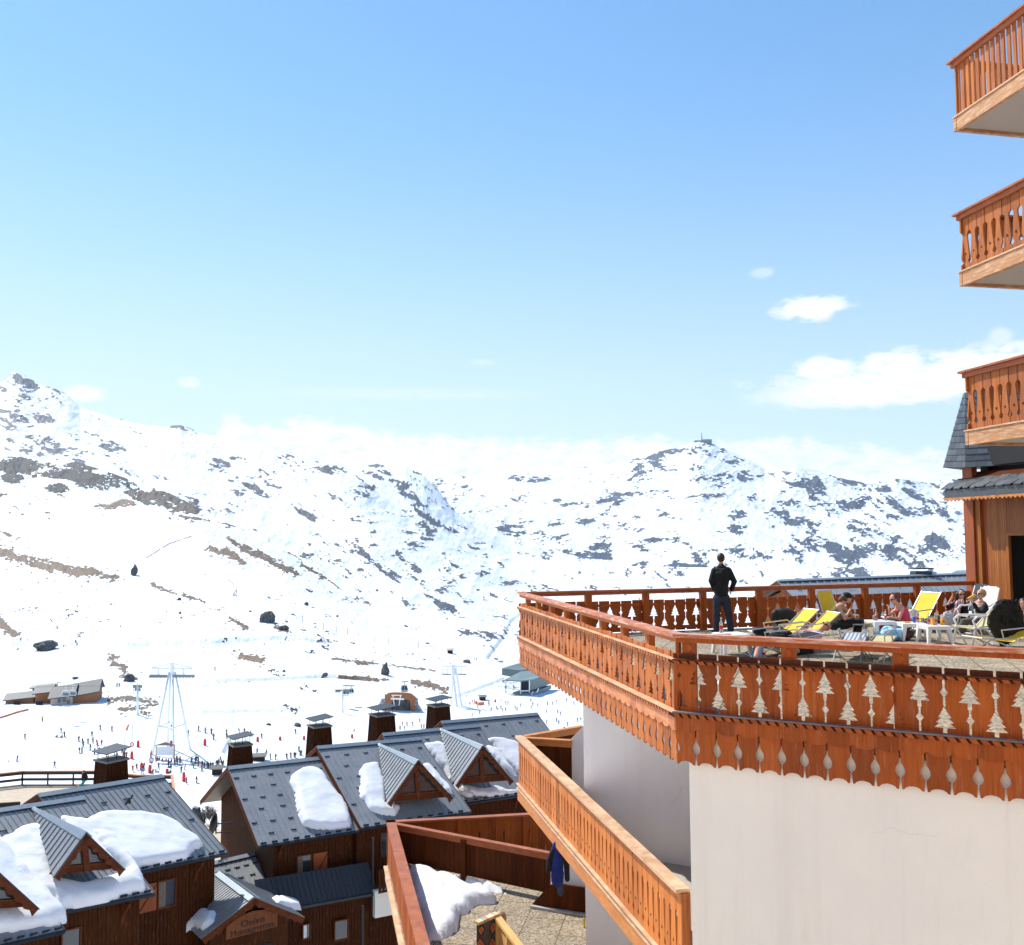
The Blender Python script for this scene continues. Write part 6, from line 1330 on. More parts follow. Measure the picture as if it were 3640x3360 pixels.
for i, q in enumerate(mid_people):
    px, py = zb(q[0], q[1]); kind = q[3] if len(q) > 3 else 'ski'; put_person(px, py, q[2], kind, 'snow behind the chimneys', 'skiers behind the chimneys', 1.0, v=i % 3)
rightp = [(425, 778, 'red'), (465, 780, 'dark'), (512, 778, 'dark'), (570, 748, 'grey'), (990, 610, 'dark'), (1072, 682, 'dark'), (1010, 705, 'red'), (1058, 635, 'dark'), (1150, 615, 'dark'), (1168, 655, 'dark'), (1210, 640, 'dark'), (1225, 655, 'dark'), (1250, 640, 'dark'), (1266, 660, 'grey'), (1290, 655, 'dark'), (1290, 600, 'dark'), (1308, 600, 'dark'), (1370, 640, 'dark'), (1385, 650, 'dark'),
    (1415, 620, 'grey'), (1500, 580, 'dark'), (1503, 640, 'dark'), (1517, 610, 'dark'), (1560, 620, 'dark'), (1628, 675, 'dark'), (1640, 605, 'dark'), (1680, 605, 'dark'), (1717, 590, 'red'), (1727, 675, 'dark'), (1748, 690, 'dark'), (1715, 745, 'dark'), (1735, 765, 'dark'), (1798, 575, 'dark'), (1806, 780, 'dark'), (1862, 600, 'grey'), (1893, 745, 'dark'), (1920, 742, 'dark'), (1632, 760, 'dark'), (1895, 575, 'dark'),
    (1010, 590, 'dark'), (1030, 585, 'red'), (1045, 600, 'dark'), (650, 795, 'red'), (405, 815, 'dark'), (440, 815, 'red'), (830, 560, 'grey'), (1025, 225, 'dark'), (1045, 230, 'dark'), (1150, 600, 'red'), (585, 800, 'dark'), (605, 798, 'red')]
for i, q in enumerate(rightp):
    px, py = zc(q[0], q[1]); put_person(px, py, q[2], 'ski' if i % 4 else 'stand', 'right piste', 'skiers on the right piste', .95, v=i % 3)
# ---- padded red posts and signs
def pad_post(px, py, h, label, lean=0, m=None):
    p = gpt(px, py); k = scale_at(p); H = h*k; root = MB(); root.lathe([(.42, 0), (.40, H*.6), (.30, H*.9), (.14, H)], (0, 0, 0), 10); root.xf(Matrix.Rotation(lean, 4, 'Y'))
    o = root.build('padded_post', m or M_RED, None, smooth=True); o.location = p; return tag(o, label, 'padded post', 'red padded posts on the piste')
G1 = 'red padded marker post standing on the piste'
for x, y, h, ln in [(1228, 640, 23, 0), (1822, 625, 23, 0), (1521, 640, 23, 0), (1172, 745, 26, 0), (1332, 870, 28, 0), (1258, 845, 26, 0), (1635, 945, 32, 0), (1036, 662, 22, .15), (1343, 778, 18, 0), (1102, 735, 22, 0), (988, 748, 12, 0), (1486, 873, 16, 0)]:
    RANK.setdefault(('p', 'red padded post', 'left piste'), []).append((za(x, y)[0], pad_post(*za(x, y), h, 'p', ln)))
for x, y, h in [(95, 1168, 22), (720, 1125, 18), (986, 1108, 14), (1270, 1102, 14), (1840, 1082, 14), (1572, 1095, 18)]: RANK.setdefault(('p', 'red padded post', 'snow behind the chimneys'), []).append((zb(x, y)[0], pad_post(*zb(x, y), h, 'p')))
for x, y, h in [(1780, 815, 12), (1840, 815, 6), (1202, 580, 10)]: RANK.setdefault(('p', 'red padded post', 'right piste'), []).append((zc(x, y)[0], pad_post(*zc(x, y), h, 'p')))
def sign_pole(px, py, h, col, label):
    p = gpt(px, py); k = scale_at(p); H = h*k; root = empty('sign_pole', tuple(p), 0, label, 'piste sign', 'round signs on tall poles'); b = MB(); b.tube([(0, 0, 0), (0, 0, H)], .07, 6); b.build('pole', M_CABLE, root, local=True)
    b = MB(); b.tube([(0, -.06, H*.42), (0, -.12, H*.42)], .62, 18); b.build('sign_disc', col, root, local=True)
    b = MB(); b.tube([(0, -.125, H*.42), (0, -.13, H*.42)], .42, 16); b.build('sign_centre', M_WHITE, root, local=True)
sign_pole(*za(1172, 745), 118, M_RED, 'round red sign on a tall pole above a red padded post'); sign_pole(*za(1107, 740), 78, J['blue'], 'round grey blue sign on a pole left of the red one'); sign_pole(*za(1347, 830), 70, J['blue'], 'round blue sign on a pole left of the sitting group')
def flag(px, py, h, col, label, up=True):
    p = gpt(px, py); k = scale_at(p); H = h*k; root = empty('flag', tuple(p), 0, label, 'flag'); b = MB(); b.tube([(0, 0, 0), (H*.25 if up else 0, 0, H)], .06, 6); b.build('pole', M_CABLE, root, local=True)
    b = MB(); b.slab([(H*.02, 0, H*.25), (H*.22, .0, H*.95), (H*.10, 0, H*.9), (-H*.18, 0, H*.35)], (0, .06, 0)); b.build('flag_cloth', col, root, local=True)
flag(*za(1128, 518), 34, M_ORANGE, 'orange banner flag leaning on the piste left of the tower'); flag(*zc(1248, 580), 12, M_ORANGE, 'small orange banner near the grey lift station'); flag(*zb(1860, 1015), 13, M_ORANGE, 'orange banner left of the third chimney'); flag(*zb(330, 1335), 72, M_WHITE, 'pale blue flag on a thin pole left of the first chimney')
flag(*zc(20, 835), 13, M_ORANGE, 'orange banner at the ridge between the second and third chimney')
# piste board in front of the seated group
p = gpt(*za(1468, 775)); root = empty('notice_board', tuple(p), 0, 'pale framed notice board standing behind the seated group of skiers', 'notice board')
for s_ in (-1, 1): b = MB(); b.box((s_*2.4, 0, 2.2), (.2, .2, 4.4)); b.build('board_post', M_LODGE, root, local=True)
b = MB(); b.box((0, 0, 2.9), (4.6, .12, 2.2)); b.build('board', M_WHITE, root, local=True); b = MB(); b.slab([(-2.9, -.1, 4.3), (2.9, -.1, 4.3), (0, -.1, 5.2)], (0, .2, 0)); b.build('board_gable', M_CONC, root, local=True)
# orange net fence
def net(pts, h, label, m=M_ORANGE):
    b = MB(); P = [gpt(*q) for q in pts]
    for a_, c_ in zip(P[:-1], P[1:]):
        n_ = 6
        for i in range(n_):
            u, w = a_.lerp(c_, i/n_), a_.lerp(c_, (i+.97)/n_); b.slab([u, w, w+Vector((0, 0, h)), u+Vector((0, 0, h))], (.0, .08, 0))
    tag(b.build('safety_net', m, None), label, 'safety net', 'orange nets along the pistes')
net([za(-20, 392), za(60, 368), za(150, 338), za(255, 312)], .55, 'orange safety net running down the snow at the left edge')
net([zc(1025, 590), zc(1060, 606), zc(1110, 600)], 1.2, 'orange safety net near the kiosk on the right piste'); 
M_PALENET = simple('faded pink net', (.75, .45, .42), .8)
net([(828, 2118), (840, 2100), (830, 2080), (810, 2062)], 1.4, 'faded pink net curving on the upper slope', M_PALENET); net([(520, 1985), (600, 1935), (680, 1908)], 1.0, 'faded pink net climbing the smooth upper slope', M_PALENET)
# line of thin piste stakes on the far slope
STK = []
for i, (x, y) in enumerate([(1075, 2213), (1150, 2240), (1195, 2250), (1236, 2256), (1273, 2262), (1330, 2285), (1380, 2292), (1436, 2297), (1487, 2304), (1540, 2312)]):
    p = gpt(x, y); b = MB(); b.tube([(0, 0, 0), (0, 0, 4.2)], .16, 5); o = b.build('piste_stake', M_CABLE, None); o.location = p; tag(o, 's', 'stake', 'row of stakes on the slope'); RANK.setdefault(('s', 'thin dark stake', 'slope above the gondola station'), []).append((x, o))

def ordinal(i): return {1: 'leftmost', 2: 'second from left', 3: 'third from left', 4: 'fourth from left', 5: 'fifth from left'}.get(i, '%d%s from left' % (i, {1: 'st', 2: 'nd', 3: 'rd'}.get(i % 10 if i not in (11, 12, 13) else 0, 'th')))
for (g_, what, zone), L_ in RANK.items():
    L_.sort(key=lambda q: q[0])
    for i, (x, o) in enumerate(L_): o['label'] = ('tiny %s on the %s' % (what, zone)) if len(L_) == 1 else ('tiny %s, %s of its kind on %s' % (what, ordinal(i+1), zone))

# ------------------------------------------------------------------ village deck behind the left chalet
dk_root = empty('village_deck', tuple(at(200, 2860, 72)), 0, 'beige village viewing deck with a dark post and rail fence behind the left chalet', 'deck')
ZD = -20.2
def dpt(px, py): return atz(px, py, ZD)
zr_ = ZD+1.15
P_ = [atz(px, py, zr_) for px, py in ((-330, 2786), (80, 2742), (352, 2741), (490, 2756), (612, 2757), (618, 2806))]
mb = MB(); mb.slab([(p.x, p.y, ZD) for p in P_]+[(-12, 58, ZD), (-40, 50, ZD)], (0, 0, -.6)); dko = mb.build('deck_floor', simple('beige deck surface', (.52, .42, .31), .9, scale=3), dk_root)
M_DKRAIL = wood('dark rail timber', (.055, .035, .025), (.10, .065, .045), rough=.7, island=False); M_CAPR = wood('orange rail cap', (.50, .24, .12), (.62, .32, .17), rough=.6, island=False, axis='H')
for a_, b_ in zip(P_[:-1], P_[1:]):
    c = MB(); c.beam(a_, b_, .22, .07); c.build('handrail', M_CAPR, dk_root)
    c = MB(); c.beam(a_-Vector((0, 0, .16)), b_-Vector((0, 0, .16)), .08, .22); c.build('rail', M_DKRAIL, dk_root); c = MB(); c.beam(a_-Vector((0, 0, .66)), b_-Vector((0, 0, .66)), .06, .2); c.build('rail', M_DKRAIL, dk_root)
    c = MB(); c.beam(a_-Vector((0, 0, 1.25)), b_-Vector((0, 0, 1.25)), .3, .35); c.build('rail', M_CONC, dk_root)
    n = max(2, int((b_-a_).length/1.7))
    for i in range(n+1): p = a_.lerp(b_, i/n); c = MB(); c.box((p.x, p.y, ZD+.55), (.10, .10, 1.1)); c.build('post', simple('green fence post', (.03, .06, .05)) if i == 0 and a_ is P_[0] else M_DKRAIL, dk_root)
mb = MB(); q0_, q1_ = at(-20, 2864, 56), at(70, 2858, 57); mb.beam(q0_, q1_, .2, .25); mb.beam(q0_-Vector((0, 0, .5)), q1_-Vector((0, 0, .5)), .2, .2); tag(mb.build('low_fence', M_DKRAIL, None), 'short piece of dark fence showing over the left chalet ridge', 'fence')

# ------------------------------------------------------------------ things and people on the terraces
def remeshed(mb, name, m, parent, vox=.012, smooth=4):
    me_ = bpy.data.meshes.new('tmp'); me_.from_pydata(mb.v, [], mb.f); o = bpy.data.objects.new('tmp', me_); COL.objects.link(o)
    r = o.modifiers.new('r', 'REMESH'); r.mode = 'VOXEL'; r.voxel_size = vox; r.use_smooth_shade = True; s = o.modifiers.new('s', 'SMOOTH'); s.iterations = smooth; s.factor = .5
    dg = bpy.context.evaluated_depsgraph_get(); me2 = bpy.data.meshes.new_from_object(o.evaluated_get(dg)); bpy.data.objects.remove(o); bpy.data.meshes.remove(me_)
    off = wloc(parent) if parent is not None else Vector((0, 0, 0)); me2.transform(Matrix.Translation(-off)); me2.materials.clear(); me2.materials.append(m); me2.name = name
    me2.polygons.foreach_set('use_smooth', [True]*len(me2.polygons)); ob = bpy.data.objects.new(name, me2); COL.objects.link(ob)
    if parent is not None: ob.parent = parent
    return ob
def ball(mb, c, r, sc=(1, 1, 1), sub=2): mb.ico(c, r, sub, sc)
def chain(mb, pts, rad, n=10):
    mb.tube(pts, rad, n)
    for p, r in zip(pts, rad): ball(mb, p, r*.98, sub=1)
def hand(mb, wrist, tip_dir, side, size=.085, curl=.5, r=.0095):
    """palm, four bent fingers of different lengths and a thumb from the side of the palm"""
    d = Vector(tip_dir).normalized(); s = Vector(side); s = (s-d*s.dot(d)).normalized(); n = d.cross(s); w = Vector(wrist); palm = size
    mb.hexa([w-s*.028-n*.012, w+s*.028-n*.012, w+s*.028+n*.012, w-s*.028+n*.012, w+d*palm-s*.040-n*.012, w+d*palm+s*.040-n*.012, w+d*palm+s*.040+n*.012, w+d*palm-s*.040+n*.012])
    for i, L in enumerate((.066, .076, .070, .054)):
        b = w+d*palm+s*(-.032+i*.0215); c1 = b+(d*math.cos(curl*.6)+n*math.sin(curl*.6))*L*.5; c2 = c1+(d*math.cos(curl*1.6)+n*math.sin(curl*1.6))*L*.55; mb.tube([b-d*.02, c1, c2], [r, r*.92, r*.75], 6)
    b = w+d*palm*.35-s*.03; mb.tube([b, b-s*.025+d*.03+n*.012, b-s*.028+d*.062+n*.02], [r*1.25, r*1.1, r*.85], 6)
def head(mb, c, f, up, s=1.0):
    """skull, jaw, nose, ears; f = facing, up = crown direction"""
    c, f, up = Vector(c), Vector(f).normalized(), Vector(up).normalized(); l = up.cross(f).normalized(); up = f.cross(l)
    M_ = Matrix((f, l, up)).transposed().to_4x4(); M_.translation = c
    h = MB(); h.ico((0, 0, .02*s), .098*s, 3, (1.0, .80, 1.08)); h.ico((.028*s, 0, -.055*s), .064*s, 2, (1.0, .86, .95)); h.ico((.055*s, 0, -.088*s), .028*s, 1, (1, 1.1, .7))
    h.tube([(.088*s, 0, .018*s), (.112*s, 0, -.018*s), (.092*s, 0, -.026*s)], [.011*s, .016*s, .013*s], 6)
    for q in (-1, 1): h.ico((-.004*s, q*.079*s, -.005*s), .022*s, 1, (.8, .4, 1.3)); h.ico((.086*s, q*.030*s, .035*s), .016*s, 1, (.5, 1.5, .5))
    h.ico((.088*s, 0, -.052*s), .018*s, 1, (.5, 1.4, .35)); h.xf(M_); mb.add(h.v, h.f); return M_
def on_head(M_, fn, name, m, parent, s=1.0, vox=None):
    h = MB(); fn(h, s); h.xf(M_)
    if vox: return remeshed(h, name, m, parent, vox, 2)
    return h.build(name, m, parent, smooth=True)
def eyes_lips(M_, parent, s=1.0):
    def f(h, s_):
        for q in (-1, 1): h.ico((.092*s_, q*.030*s_, .016*s_), .010*s_, 1)
    on_head(M_, f, 'eyes', M_BLACKC, parent, s)
    on_head(M_, lambda h, s_: h.ico((.0945*s_, 0, -.052*s_), .016*s_, 1, (.4, 1.3, .35)), 'lips', simple('lips', (.42, .12, .10), .5), parent, s)
def shades(M_, parent, s=1.0):
    def f(h, s_):
        for q in (-1, 1): h.ico((.098*s_, q*.034*s_, .014*s_), .027*s_, 2, (.35, 1.1, .78)); h.beam((.09*s_, q*.064*s_, .02*s_), (-.01*s_, q*.084*s_, .01*s_), .006, .012)
        h.beam((.102*s_, -.02*s_, .02*s_), (.102*s_, .02*s_, .02*s_), .008, .008)
    on_head(M_, f, 'sunglasses', M_GLASSB, parent, s)
M_GLASSB = simple('sunglass black', (.01, .008, .008), .12)
def person(base, label): return empty('person', tuple(base), 0, label, 'person')
# colours
M_OLIVE = simple('olive vest', (.16, .145, .07), .9); M_PINKT = simple('hot pink top', (.62, .05, .13), .8); M_PINKS = simple('pale pink towel', (.72, .38, .42), .9, scale=14, var=.25); M_GREYT = simple('grey brown trousers', (.10, .085, .075), .9); M_JEAN = simple('light blue jeans', (.14, .25, .42), .9); M_JEAND = simple('dark blue jeans', (.04, .055, .09), .9)
M_TEAL = simple('teal trousers', (.03, .35, .30), .8)
# ---- 1: man at the far railing
mz = atz(2557, 2252, FLOOR); D0 = mz.y; H = lambda x, y, d=0.: at(2450+x/3.555, 1930+y/3.555, D0+d)
pm = person(mz, 'man in black jacket standing at the far railing, back turned, hands in pockets')
b = MB(); chain(b, [H(402, 640), H(404, 560), H(406, 470), H(408, 380), H(405, 320)], [.10, .10, .11, .11, .08]); chain(b, [H(402, 320), H(402, 262)], [.065, .062])
M_ = head(b, H(400, 205), (0.15, 1, 0), (0, 0.05, 1), 1.12)
for s_, pts in ((-1, [(320, 340), (278, 480), (325, 610)]), (1, [(490, 340), (568, 490), (530, 600)])):
    q = [H(pts[0][0], pts[0][1]), H(pts[1][0], pts[1][1], -.05), H(pts[2][0], pts[2][1], .16)]; chain(b, q, [.075, .055, .035]); hand(b, q[2], (-.2*s_, .8, -.5), (0, 0, 1))
for s_, hx, kx, ax in ((-1, 362, 345, 345), (1, 450, 490, 525)):
    chain(b, [H(hx, 680), H(kx, 870, -.02), H(ax, 1090, .0)], [.10, .07, .05]); f0 = H(ax, 1120); b.tube([f0+Vector((0, -.05, -.02)), f0+Vector((0.03*s_, .18, -.03))], [.05, .04], 8)
remeshed(b, 'body', M_SKIN, pm)
b = MB(); chain(b, [H(402, 640), H(404, 560), H(406, 470), H(406, 380), H(404, 330)], [.185, .175, .205, .215, .15]); b.ico(H(406, 420), .2, 2, (1.15, .75, 1.1))
for s_, pts in ((-1, [(325, 345), (277, 480), (322, 600)]), (1, [(490, 345), (570, 490), (532, 592)])): chain(b, [H(pts[0][0], pts[0][1]), H(pts[1][0], pts[1][1], -.05), H(pts[2][0], pts[2][1], .14)], [.095, .075, .058])
chain(b, [H(404, 310), H(402, 280)], [.085, .078]); remeshed(b, 'jacket', M_BLACKC, pm)
b = MB(); b.ico(H(404, 680), .19, 2, (1.0, .72, .8))
for s_, hx, kx, ax in ((-1, 358, 345, 345), (1, 452, 492, 525)): chain(b, [H(hx, 690), H(kx, 870, -.02), H(ax, 1095, .0)], [.125, .095, .085])
remeshed(b, 'trousers', M_NAVY, pm)
on_head(M_, lambda h, s: h.ico((-.012*s, 0, .035*s), .104*s, 3, (1.0, .83, 1.02)), 'hair', M_HAIRB, pm, 1.12)
for s_, ax in ((-1, 345), (1, 525)): f0 = H(ax, 1122); b = MB(); b.tube([f0+Vector((0, -.08, -.0)), f0+Vector((0.02*s_, .08, .0)), f0+Vector((0.04*s_, .20, -.01))], [.055, .06, .045], 8); b.build('shoe', M_BLACKC, pm, smooth=True)
eyes_lips(M_, pm, 1.12)
# ---- furniture prototypes (local axes: +x points to the head end)
M_STRIPE, t, b_ = mat('blue striped canvas'); tc = N(t, 'ShaderNodeTexCoord'); sp_ = N(t, 'ShaderNodeSeparateXYZ'); t.links.new(tc.outputs['Object'], sp_.inputs[0]); sn_ = mth(t, 'SINE', mth(t, 'MULTIPLY', sp_.outputs['Y'], 82.0)); t.links.new(ramp(t, maprange(t, sn_, -1, 1), [(.42, (.16, .21, .32)), (.55, (.52, .53, .54))]), b_.inputs['Base Color']); b_.inputs['Roughness'].default_value = .85
M_TUBE = simple('chair tube metal', (.55, .55, .54), .35, .6); M_TUBEW = simple('white tube', (.78, .78, .77), .35)
def deckchair(loc, rz, label, m=M_YELLOW, back=60, width=.56, group='folding deckchairs on the terrace', lay=False):
    root = empty('deckchair', tuple(loc), rz, label, 'deckchair', group); w = width/2; a = R(back); sx, sz = .12, .30
    bx, bz = sx+math.cos(a)*.80, sz+math.sin(a)*.80
    prof = [(-.75, .34), (-.55, .33), (-.30, .29), (-.05, .26), (sx, sz+.02), (sx+math.cos(a)*.3, sz+math.sin(a)*.3-.02), (sx+math.cos(a)*.55, sz+math.sin(a)*.55-.015), (bx, bz)]
    f = MB()
    for s0 in range(len(prof)-1):
        (x0, z0), (x1, z1) = prof[s0], prof[s0+1]; f.add([(x0, -w, z0), (x0, w, z0), (x1, w, z1), (x1, -w, z1), (x0, -w, z0-.012), (x0, w, z0-.012), (x1, w, z1-.012), (x1, -w, z1-.012)], [(0, 1, 2, 3), (7, 6, 5, 4), (0, 4, 5, 1), (1, 5, 6, 2), (2, 6, 7, 3), (3, 7, 4, 0)])
    f.build('canvas', m, root, local=True)
    for s_ in (-1, 1):
        f = MB(); y = s_*(w+.02); f.tube([(-.78, y, .35), (sx, y, sz)], .014, 6); f.tube([(sx-.05*math.cos(a), y, sz-.05*math.sin(a)), (bx+.03*math.cos(a), y, bz+.03*math.sin(a))], .014, 6); f.build('side_rail', M_TUBE, root, local=True)
        f = MB(); f.tube([(-.62, y, .34), (.25, y*1.02, .01)], .013, 6); f.tube([(.08, y*1.04, .33), (-.55, y*1.04, .01)], .013, 6); f.build('leg', M_TUBE, root, local=True)
        f = MB(); f.tube([(-.35, y*1.06, .50), (.30, y*1.06, .54), (sx+math.cos(a)*.32, y*1.05, sz+math.sin(a)*.32)], .015, 6); f.tube([(-.35, y*1.06, .50), (-.30, y*1.04, .33)], .012, 6); f.build('armrest', M_TUBE, root, local=True)
    f = MB(); f.tube([(bx, -w-.02, bz), (bx, w+.02, bz)], .014, 6); f.tube([(-.78, -w-.02, .35), (-.78, w+.02, .35)], .014, 6); f.tube([(.25, -w-.02, .012), (.25, w+.02, .012)], .013, 6); f.tube([(-.55, -w-.02, .012), (-.55, w+.02, .012)], .013, 6); f.build('cross_bar', M_TUBE, root, local=True)
    return root
def table(loc, rz, label, s=1.0):
    root = empty('plastic_table', tuple(loc), rz, label, 'table', 'low white plastic tables'); f = MB(); h = .40*s; w = .27*s
    f.add([(-w, -w, h-.035), (w, -w, h-.035), (w, w, h-.035), (-w, w, h-.035), (-w, -w, h-.01), (w, -w, h-.01), (w, w, h-.01), (-w, w, h-.01), (-w+.02, -w+.02, h), (w-.02, -w+.02, h), (w-.02, w-.02, h), (-w+.02, w-.02, h)],
        [(3, 2, 1, 0), (0, 1, 5, 4), (1, 2, 6, 5), (2, 3, 7, 6), (3, 0, 4, 7), (4, 5, 9, 8), (5, 6, 10, 9), (6, 7, 11, 10), (7, 4, 8, 11), (8, 9, 10, 11)]); f.build('tabletop', M_PLASTIC, root, local=True)
    for sx in (-1, 1):
        for sy in (-1, 1):
            f = MB(); tx, ty = sx*(w-.05), sy*(w-.05); bx, by = sx*(w+.0), sy*(w+.0); k = .05
            f.hexa([(bx-k*.5, by-k*.5, 0), (bx+k*.5, by-k*.5, 0), (bx+k*.5, by+k*.5, 0), (bx-k*.5, by+k*.5, 0), (tx-k, ty-k, h-.036), (tx+k, ty-k, h-.036), (tx+k, ty+k, h-.036), (tx-k, ty+k, h-.036)]); f.build('leg', M_PLASTIC, root, local=True)
    f = MB(); f.box((0, -w+.01, h-.06), (2*w-.1, .015, .05)); f.box((0, w-.01, h-.06), (2*w-.1, .015, .05)); f.box((-w+.01, 0, h-.06), (.015, 2*w-.1, .05)); f.box((w-.01, 0, h-.06), (.015, 2*w-.1, .05)); f.build('apron', M_PLASTIC, root, local=True)
    return root
def fl(px, py): return atz(px, py, FLOOR)
qa = lambda x, y: (2780+x/3.85, 2050+y/3.85); qb = lambda x, y: (3200+x/4.55, 2050+y/4.55); qc = lambda x, y: (2450+x/3.555, 1930+y/3.555)
# deckchairs: facing angle rz is the direction of the head end
dc1 = fl(*qa(690, 870)); deckchair(Vector((dc1.x+.42, 22.95, FLOOR)), R(128), 'tall yellow deckchair behind the woman in the black cap', back=72)
deckchair(Vector((at(2888, 2195, 21.3).x-.72, 21.0, FLOOR)), R(24), 'reclined yellow deckchair nearest the dog', back=36, width=.44)
deckchair(Vector((at(3250, 2200, 24.2).x, 24.2, FLOOR)), R(25), 'yellow deckchair with a white towel behind the woman in pink', back=52)
deckchair(Vector((at(2972, 2197, 20.6).x-.73, 20.5, FLOOR)), R(20), 'yellow deckchair carrying the sunbather in pink', back=34, width=.40)
deckchair(Vector((at(3030, 2320, 18.8).x, 18.9, FLOOR)), R(62), 'empty blue striped deckchair nearest the front railing', m=M_STRIPE, back=8, width=.42)
deckchair(Vector((at(3125, 2325, 18.5).x, 18.6, FLOOR)), R(58), 'pale yellow deckchair lying low beside the striped one', m=M_CREAM, back=6, width=.36)
deckchair(Vector((at(2760, 2300, 19.3).x, 19.4, FLOOR)), R(8), 'dark framed deckchair under the person in light jeans', m=M_BLACKC, back=10)
# tables
tb1 = fl(*qa(1400, 850)); table(tb1+Vector((0, .25, 0)), R(8), 'white plastic table with glasses beside the woman in pink', 1.0)
tb2 = fl(*qa(1840, 880)); table(tb2+Vector((0, .25, 0)), R(-6), 'white plastic table with a blue can, in the middle of the three', .98)
tb3 = fl(*qb(600, 1085)); table(tb3+Vector((.02, .2, 0)), R(4), 'white plastic table crowded with juice cartons, nearest the white loungers', .98)
tb4 = fl(*qc(610, 1445)); table(tb4+Vector((0, .5, 0)), R(12), 'white plastic table standing alone near the corner of the front railing', 1.06)
# bottles, glasses and cans
M_CLEAR, t, b_ = mat('clear bottle glass'); b_.inputs['Base Color'].default_value = (.75, .80, .78, 1); b_.inputs['Roughness'].default_value = .05; b_.inputs['Transmission Weight'].default_value = .75; b_.inputs['IOR'].default_value = 1.2
M_COLA = simple('dark drink', (.05, .012, .006), .2); M_ORANGED = simple('orange carton', (.85, .42, .02), .5); M_BLUEC = simple('blue can', (.02, .12, .62), .35, .3); M_LABEL = simple('red label', (.62, .03, .03), .5)
def bottle(p, label, grp='glass bottles on the terrace'):
    r = empty('bottle', tuple(p), 0, label, 'bottle', grp); f = MB(); f.lathe([(.031, 0), (.033, .01), (.030, .06), (.033, .12), (.026, .165), (.013, .20), (.012, .24), (.015, .245), (.015, .255)], n=14); f.build('glass', M_CLEAR, r, smooth=True, local=True)
    f = MB(); f.lathe([(.0335, .065), (.0335, .115)], n=14); f.build('label', M_LABEL, r, local=True)
def tumbler(p, label, m=M_COLA):
    r = empty('tumbler', tuple(p), 0, label, 'glass'); f = MB(); f.lathe([(.028, 0), (.036, .11), (.033, .11), (.026, .01)], n=14); f.build('glass', M_CLEAR, r, smooth=True, local=True); f = MB(); f.lathe([(.025, .008), (.030, .065)], n=12); f.build('drink', m, r, local=True)
def can(p, m, label, h=.12, cat='can', r_=.033):
    r = empty(cat.replace(' ', '_'), tuple(p), 0, label, cat); f = MB(); f.lathe([(r_*.85, 0), (r_, .008), (r_, h-.01), (r_*.85, h)], n=16); f.build('can_body', m, r, smooth=True, local=True); f = MB(); f.lathe([(r_*.82, h+.0005), (r_*.8, h+.003)], n=16); f.build('lid', M_TUBE, r, local=True)
def carton(p, m, label):
    r = empty('carton', tuple(p), .3, label, 'carton'); f = MB(); f.box((0, 0, .075), (.07, .06, .15)); f.slab([(-.035, -.03, .15), (-.035, .03, .15), (-.035, 0, .178)], (.07, 0, 0)); f.build('carton_body', m, r, local=True); f = MB(); f.box((0, -.0325, .08), (.045, .003, .05)); f.build('panel', M_LABEL if m is M_ORANGED else M_YELLOW, r, local=True)
def top_of(tb, dx, dy, s=1.0): return Vector((tb.x+dx, tb.y+.25+dy, FLOOR+.40*s))
bottle(top_of(tb1, -.06, .05), 'glass bottle with red label at the back of the table by the woman in pink'); bottle(top_of(tb1, .14, .0), 'glass bottle with red label at the right of the table by the woman in pink'); tumbler(top_of(tb1, -.12, .02), 'glass of dark drink on the table by the woman in pink')
can(top_of(tb2, .06, -.02, .98), M_BLUEC, 'blue drinks can on the middle table', .14); bottle(top_of(tb2, .16, .03, .98), 'clear bottle beside the blue can'); tumbler(top_of(tb2, .24, -.04, .98), 'glass of cola right of the blue can'); f = MB(); f.box(tuple(top_of(tb2, -.12, -.05, .98)+Vector((0, 0, .012))), (.13, .09, .022)); tag(f.build('cigarette_packet', M_YELLOW, None), 'flat cream packet lying on the middle table', 'packet')
carton(top_of(tb3, .00, -.06, .98), simple('yellow red carton', (.80, .35, .05)), 'yellow and red carton at the left of the crowded table'); carton(top_of(tb3, .22, -.06, .98), M_ORANGED, 'bright orange carton at the right of the crowded table'); bottle(top_of(tb3, .08, .0, .98), 'bottle between the two cartons'); bottle(top_of(tb3, -.04, .06, .98), 'bottle at the back left of the crowded table'); bottle(top_of(tb3, .14, .07, .98), 'bottle at the back right of the crowded table')
bb = at(*qc(408, 1120), 20.2); bottle(Vector((at(*qc(620,1290),tb4.y+.5).x-.55, tb4.y+.9, FLOOR+.42*1.0)) if 0 else Vector((at(2564, 2245, 15.9).x, 15.9, at(2564, 2250, 15.9).z)), 'bottle with a red label seen over the front rail by the man')
# that bottle stands on a small stand hidden behind the rail
p = Vector((at(2564, 2245, 15.9).x, 15.9, 0)); zt_ = at(2564, 2250, 15.9).z; r = empty('side_stand', (p.x, p.y, FLOOR), 0, 'small white stand just behind the front rail under a bottle', 'table'); f = MB(); f.lathe([(.16, zt_-FLOOR-.03), (.16, zt_-FLOOR-.002)], n=18); f.build('top', M_PLASTIC, r, local=True); f = MB(); f.lathe([(.14, 0), (.03, .05), (.03, zt_-FLOOR-.03)], n=12); f.build('leg', M_PLASTIC, r, local=True)
bf = fl(*qc(945, 1458)); bottle(bf, 'bottle with a red label standing on the terrace floor by the jeans'); f = MB(); f.lathe([(.03, 0), (.03, .1), (.012, .16), (.012, .2)], (0, 0, 0), 12); f.xf(Matrix.Translation(bf+Vector((.28, -.03, .035))) @ Matrix.Rotation(R(90), 4, 'Y')); tag(f.build('bottle', M_CLEAR, None, smooth=True), 'empty bottle lying on its side on the terrace floor', 'bottle')
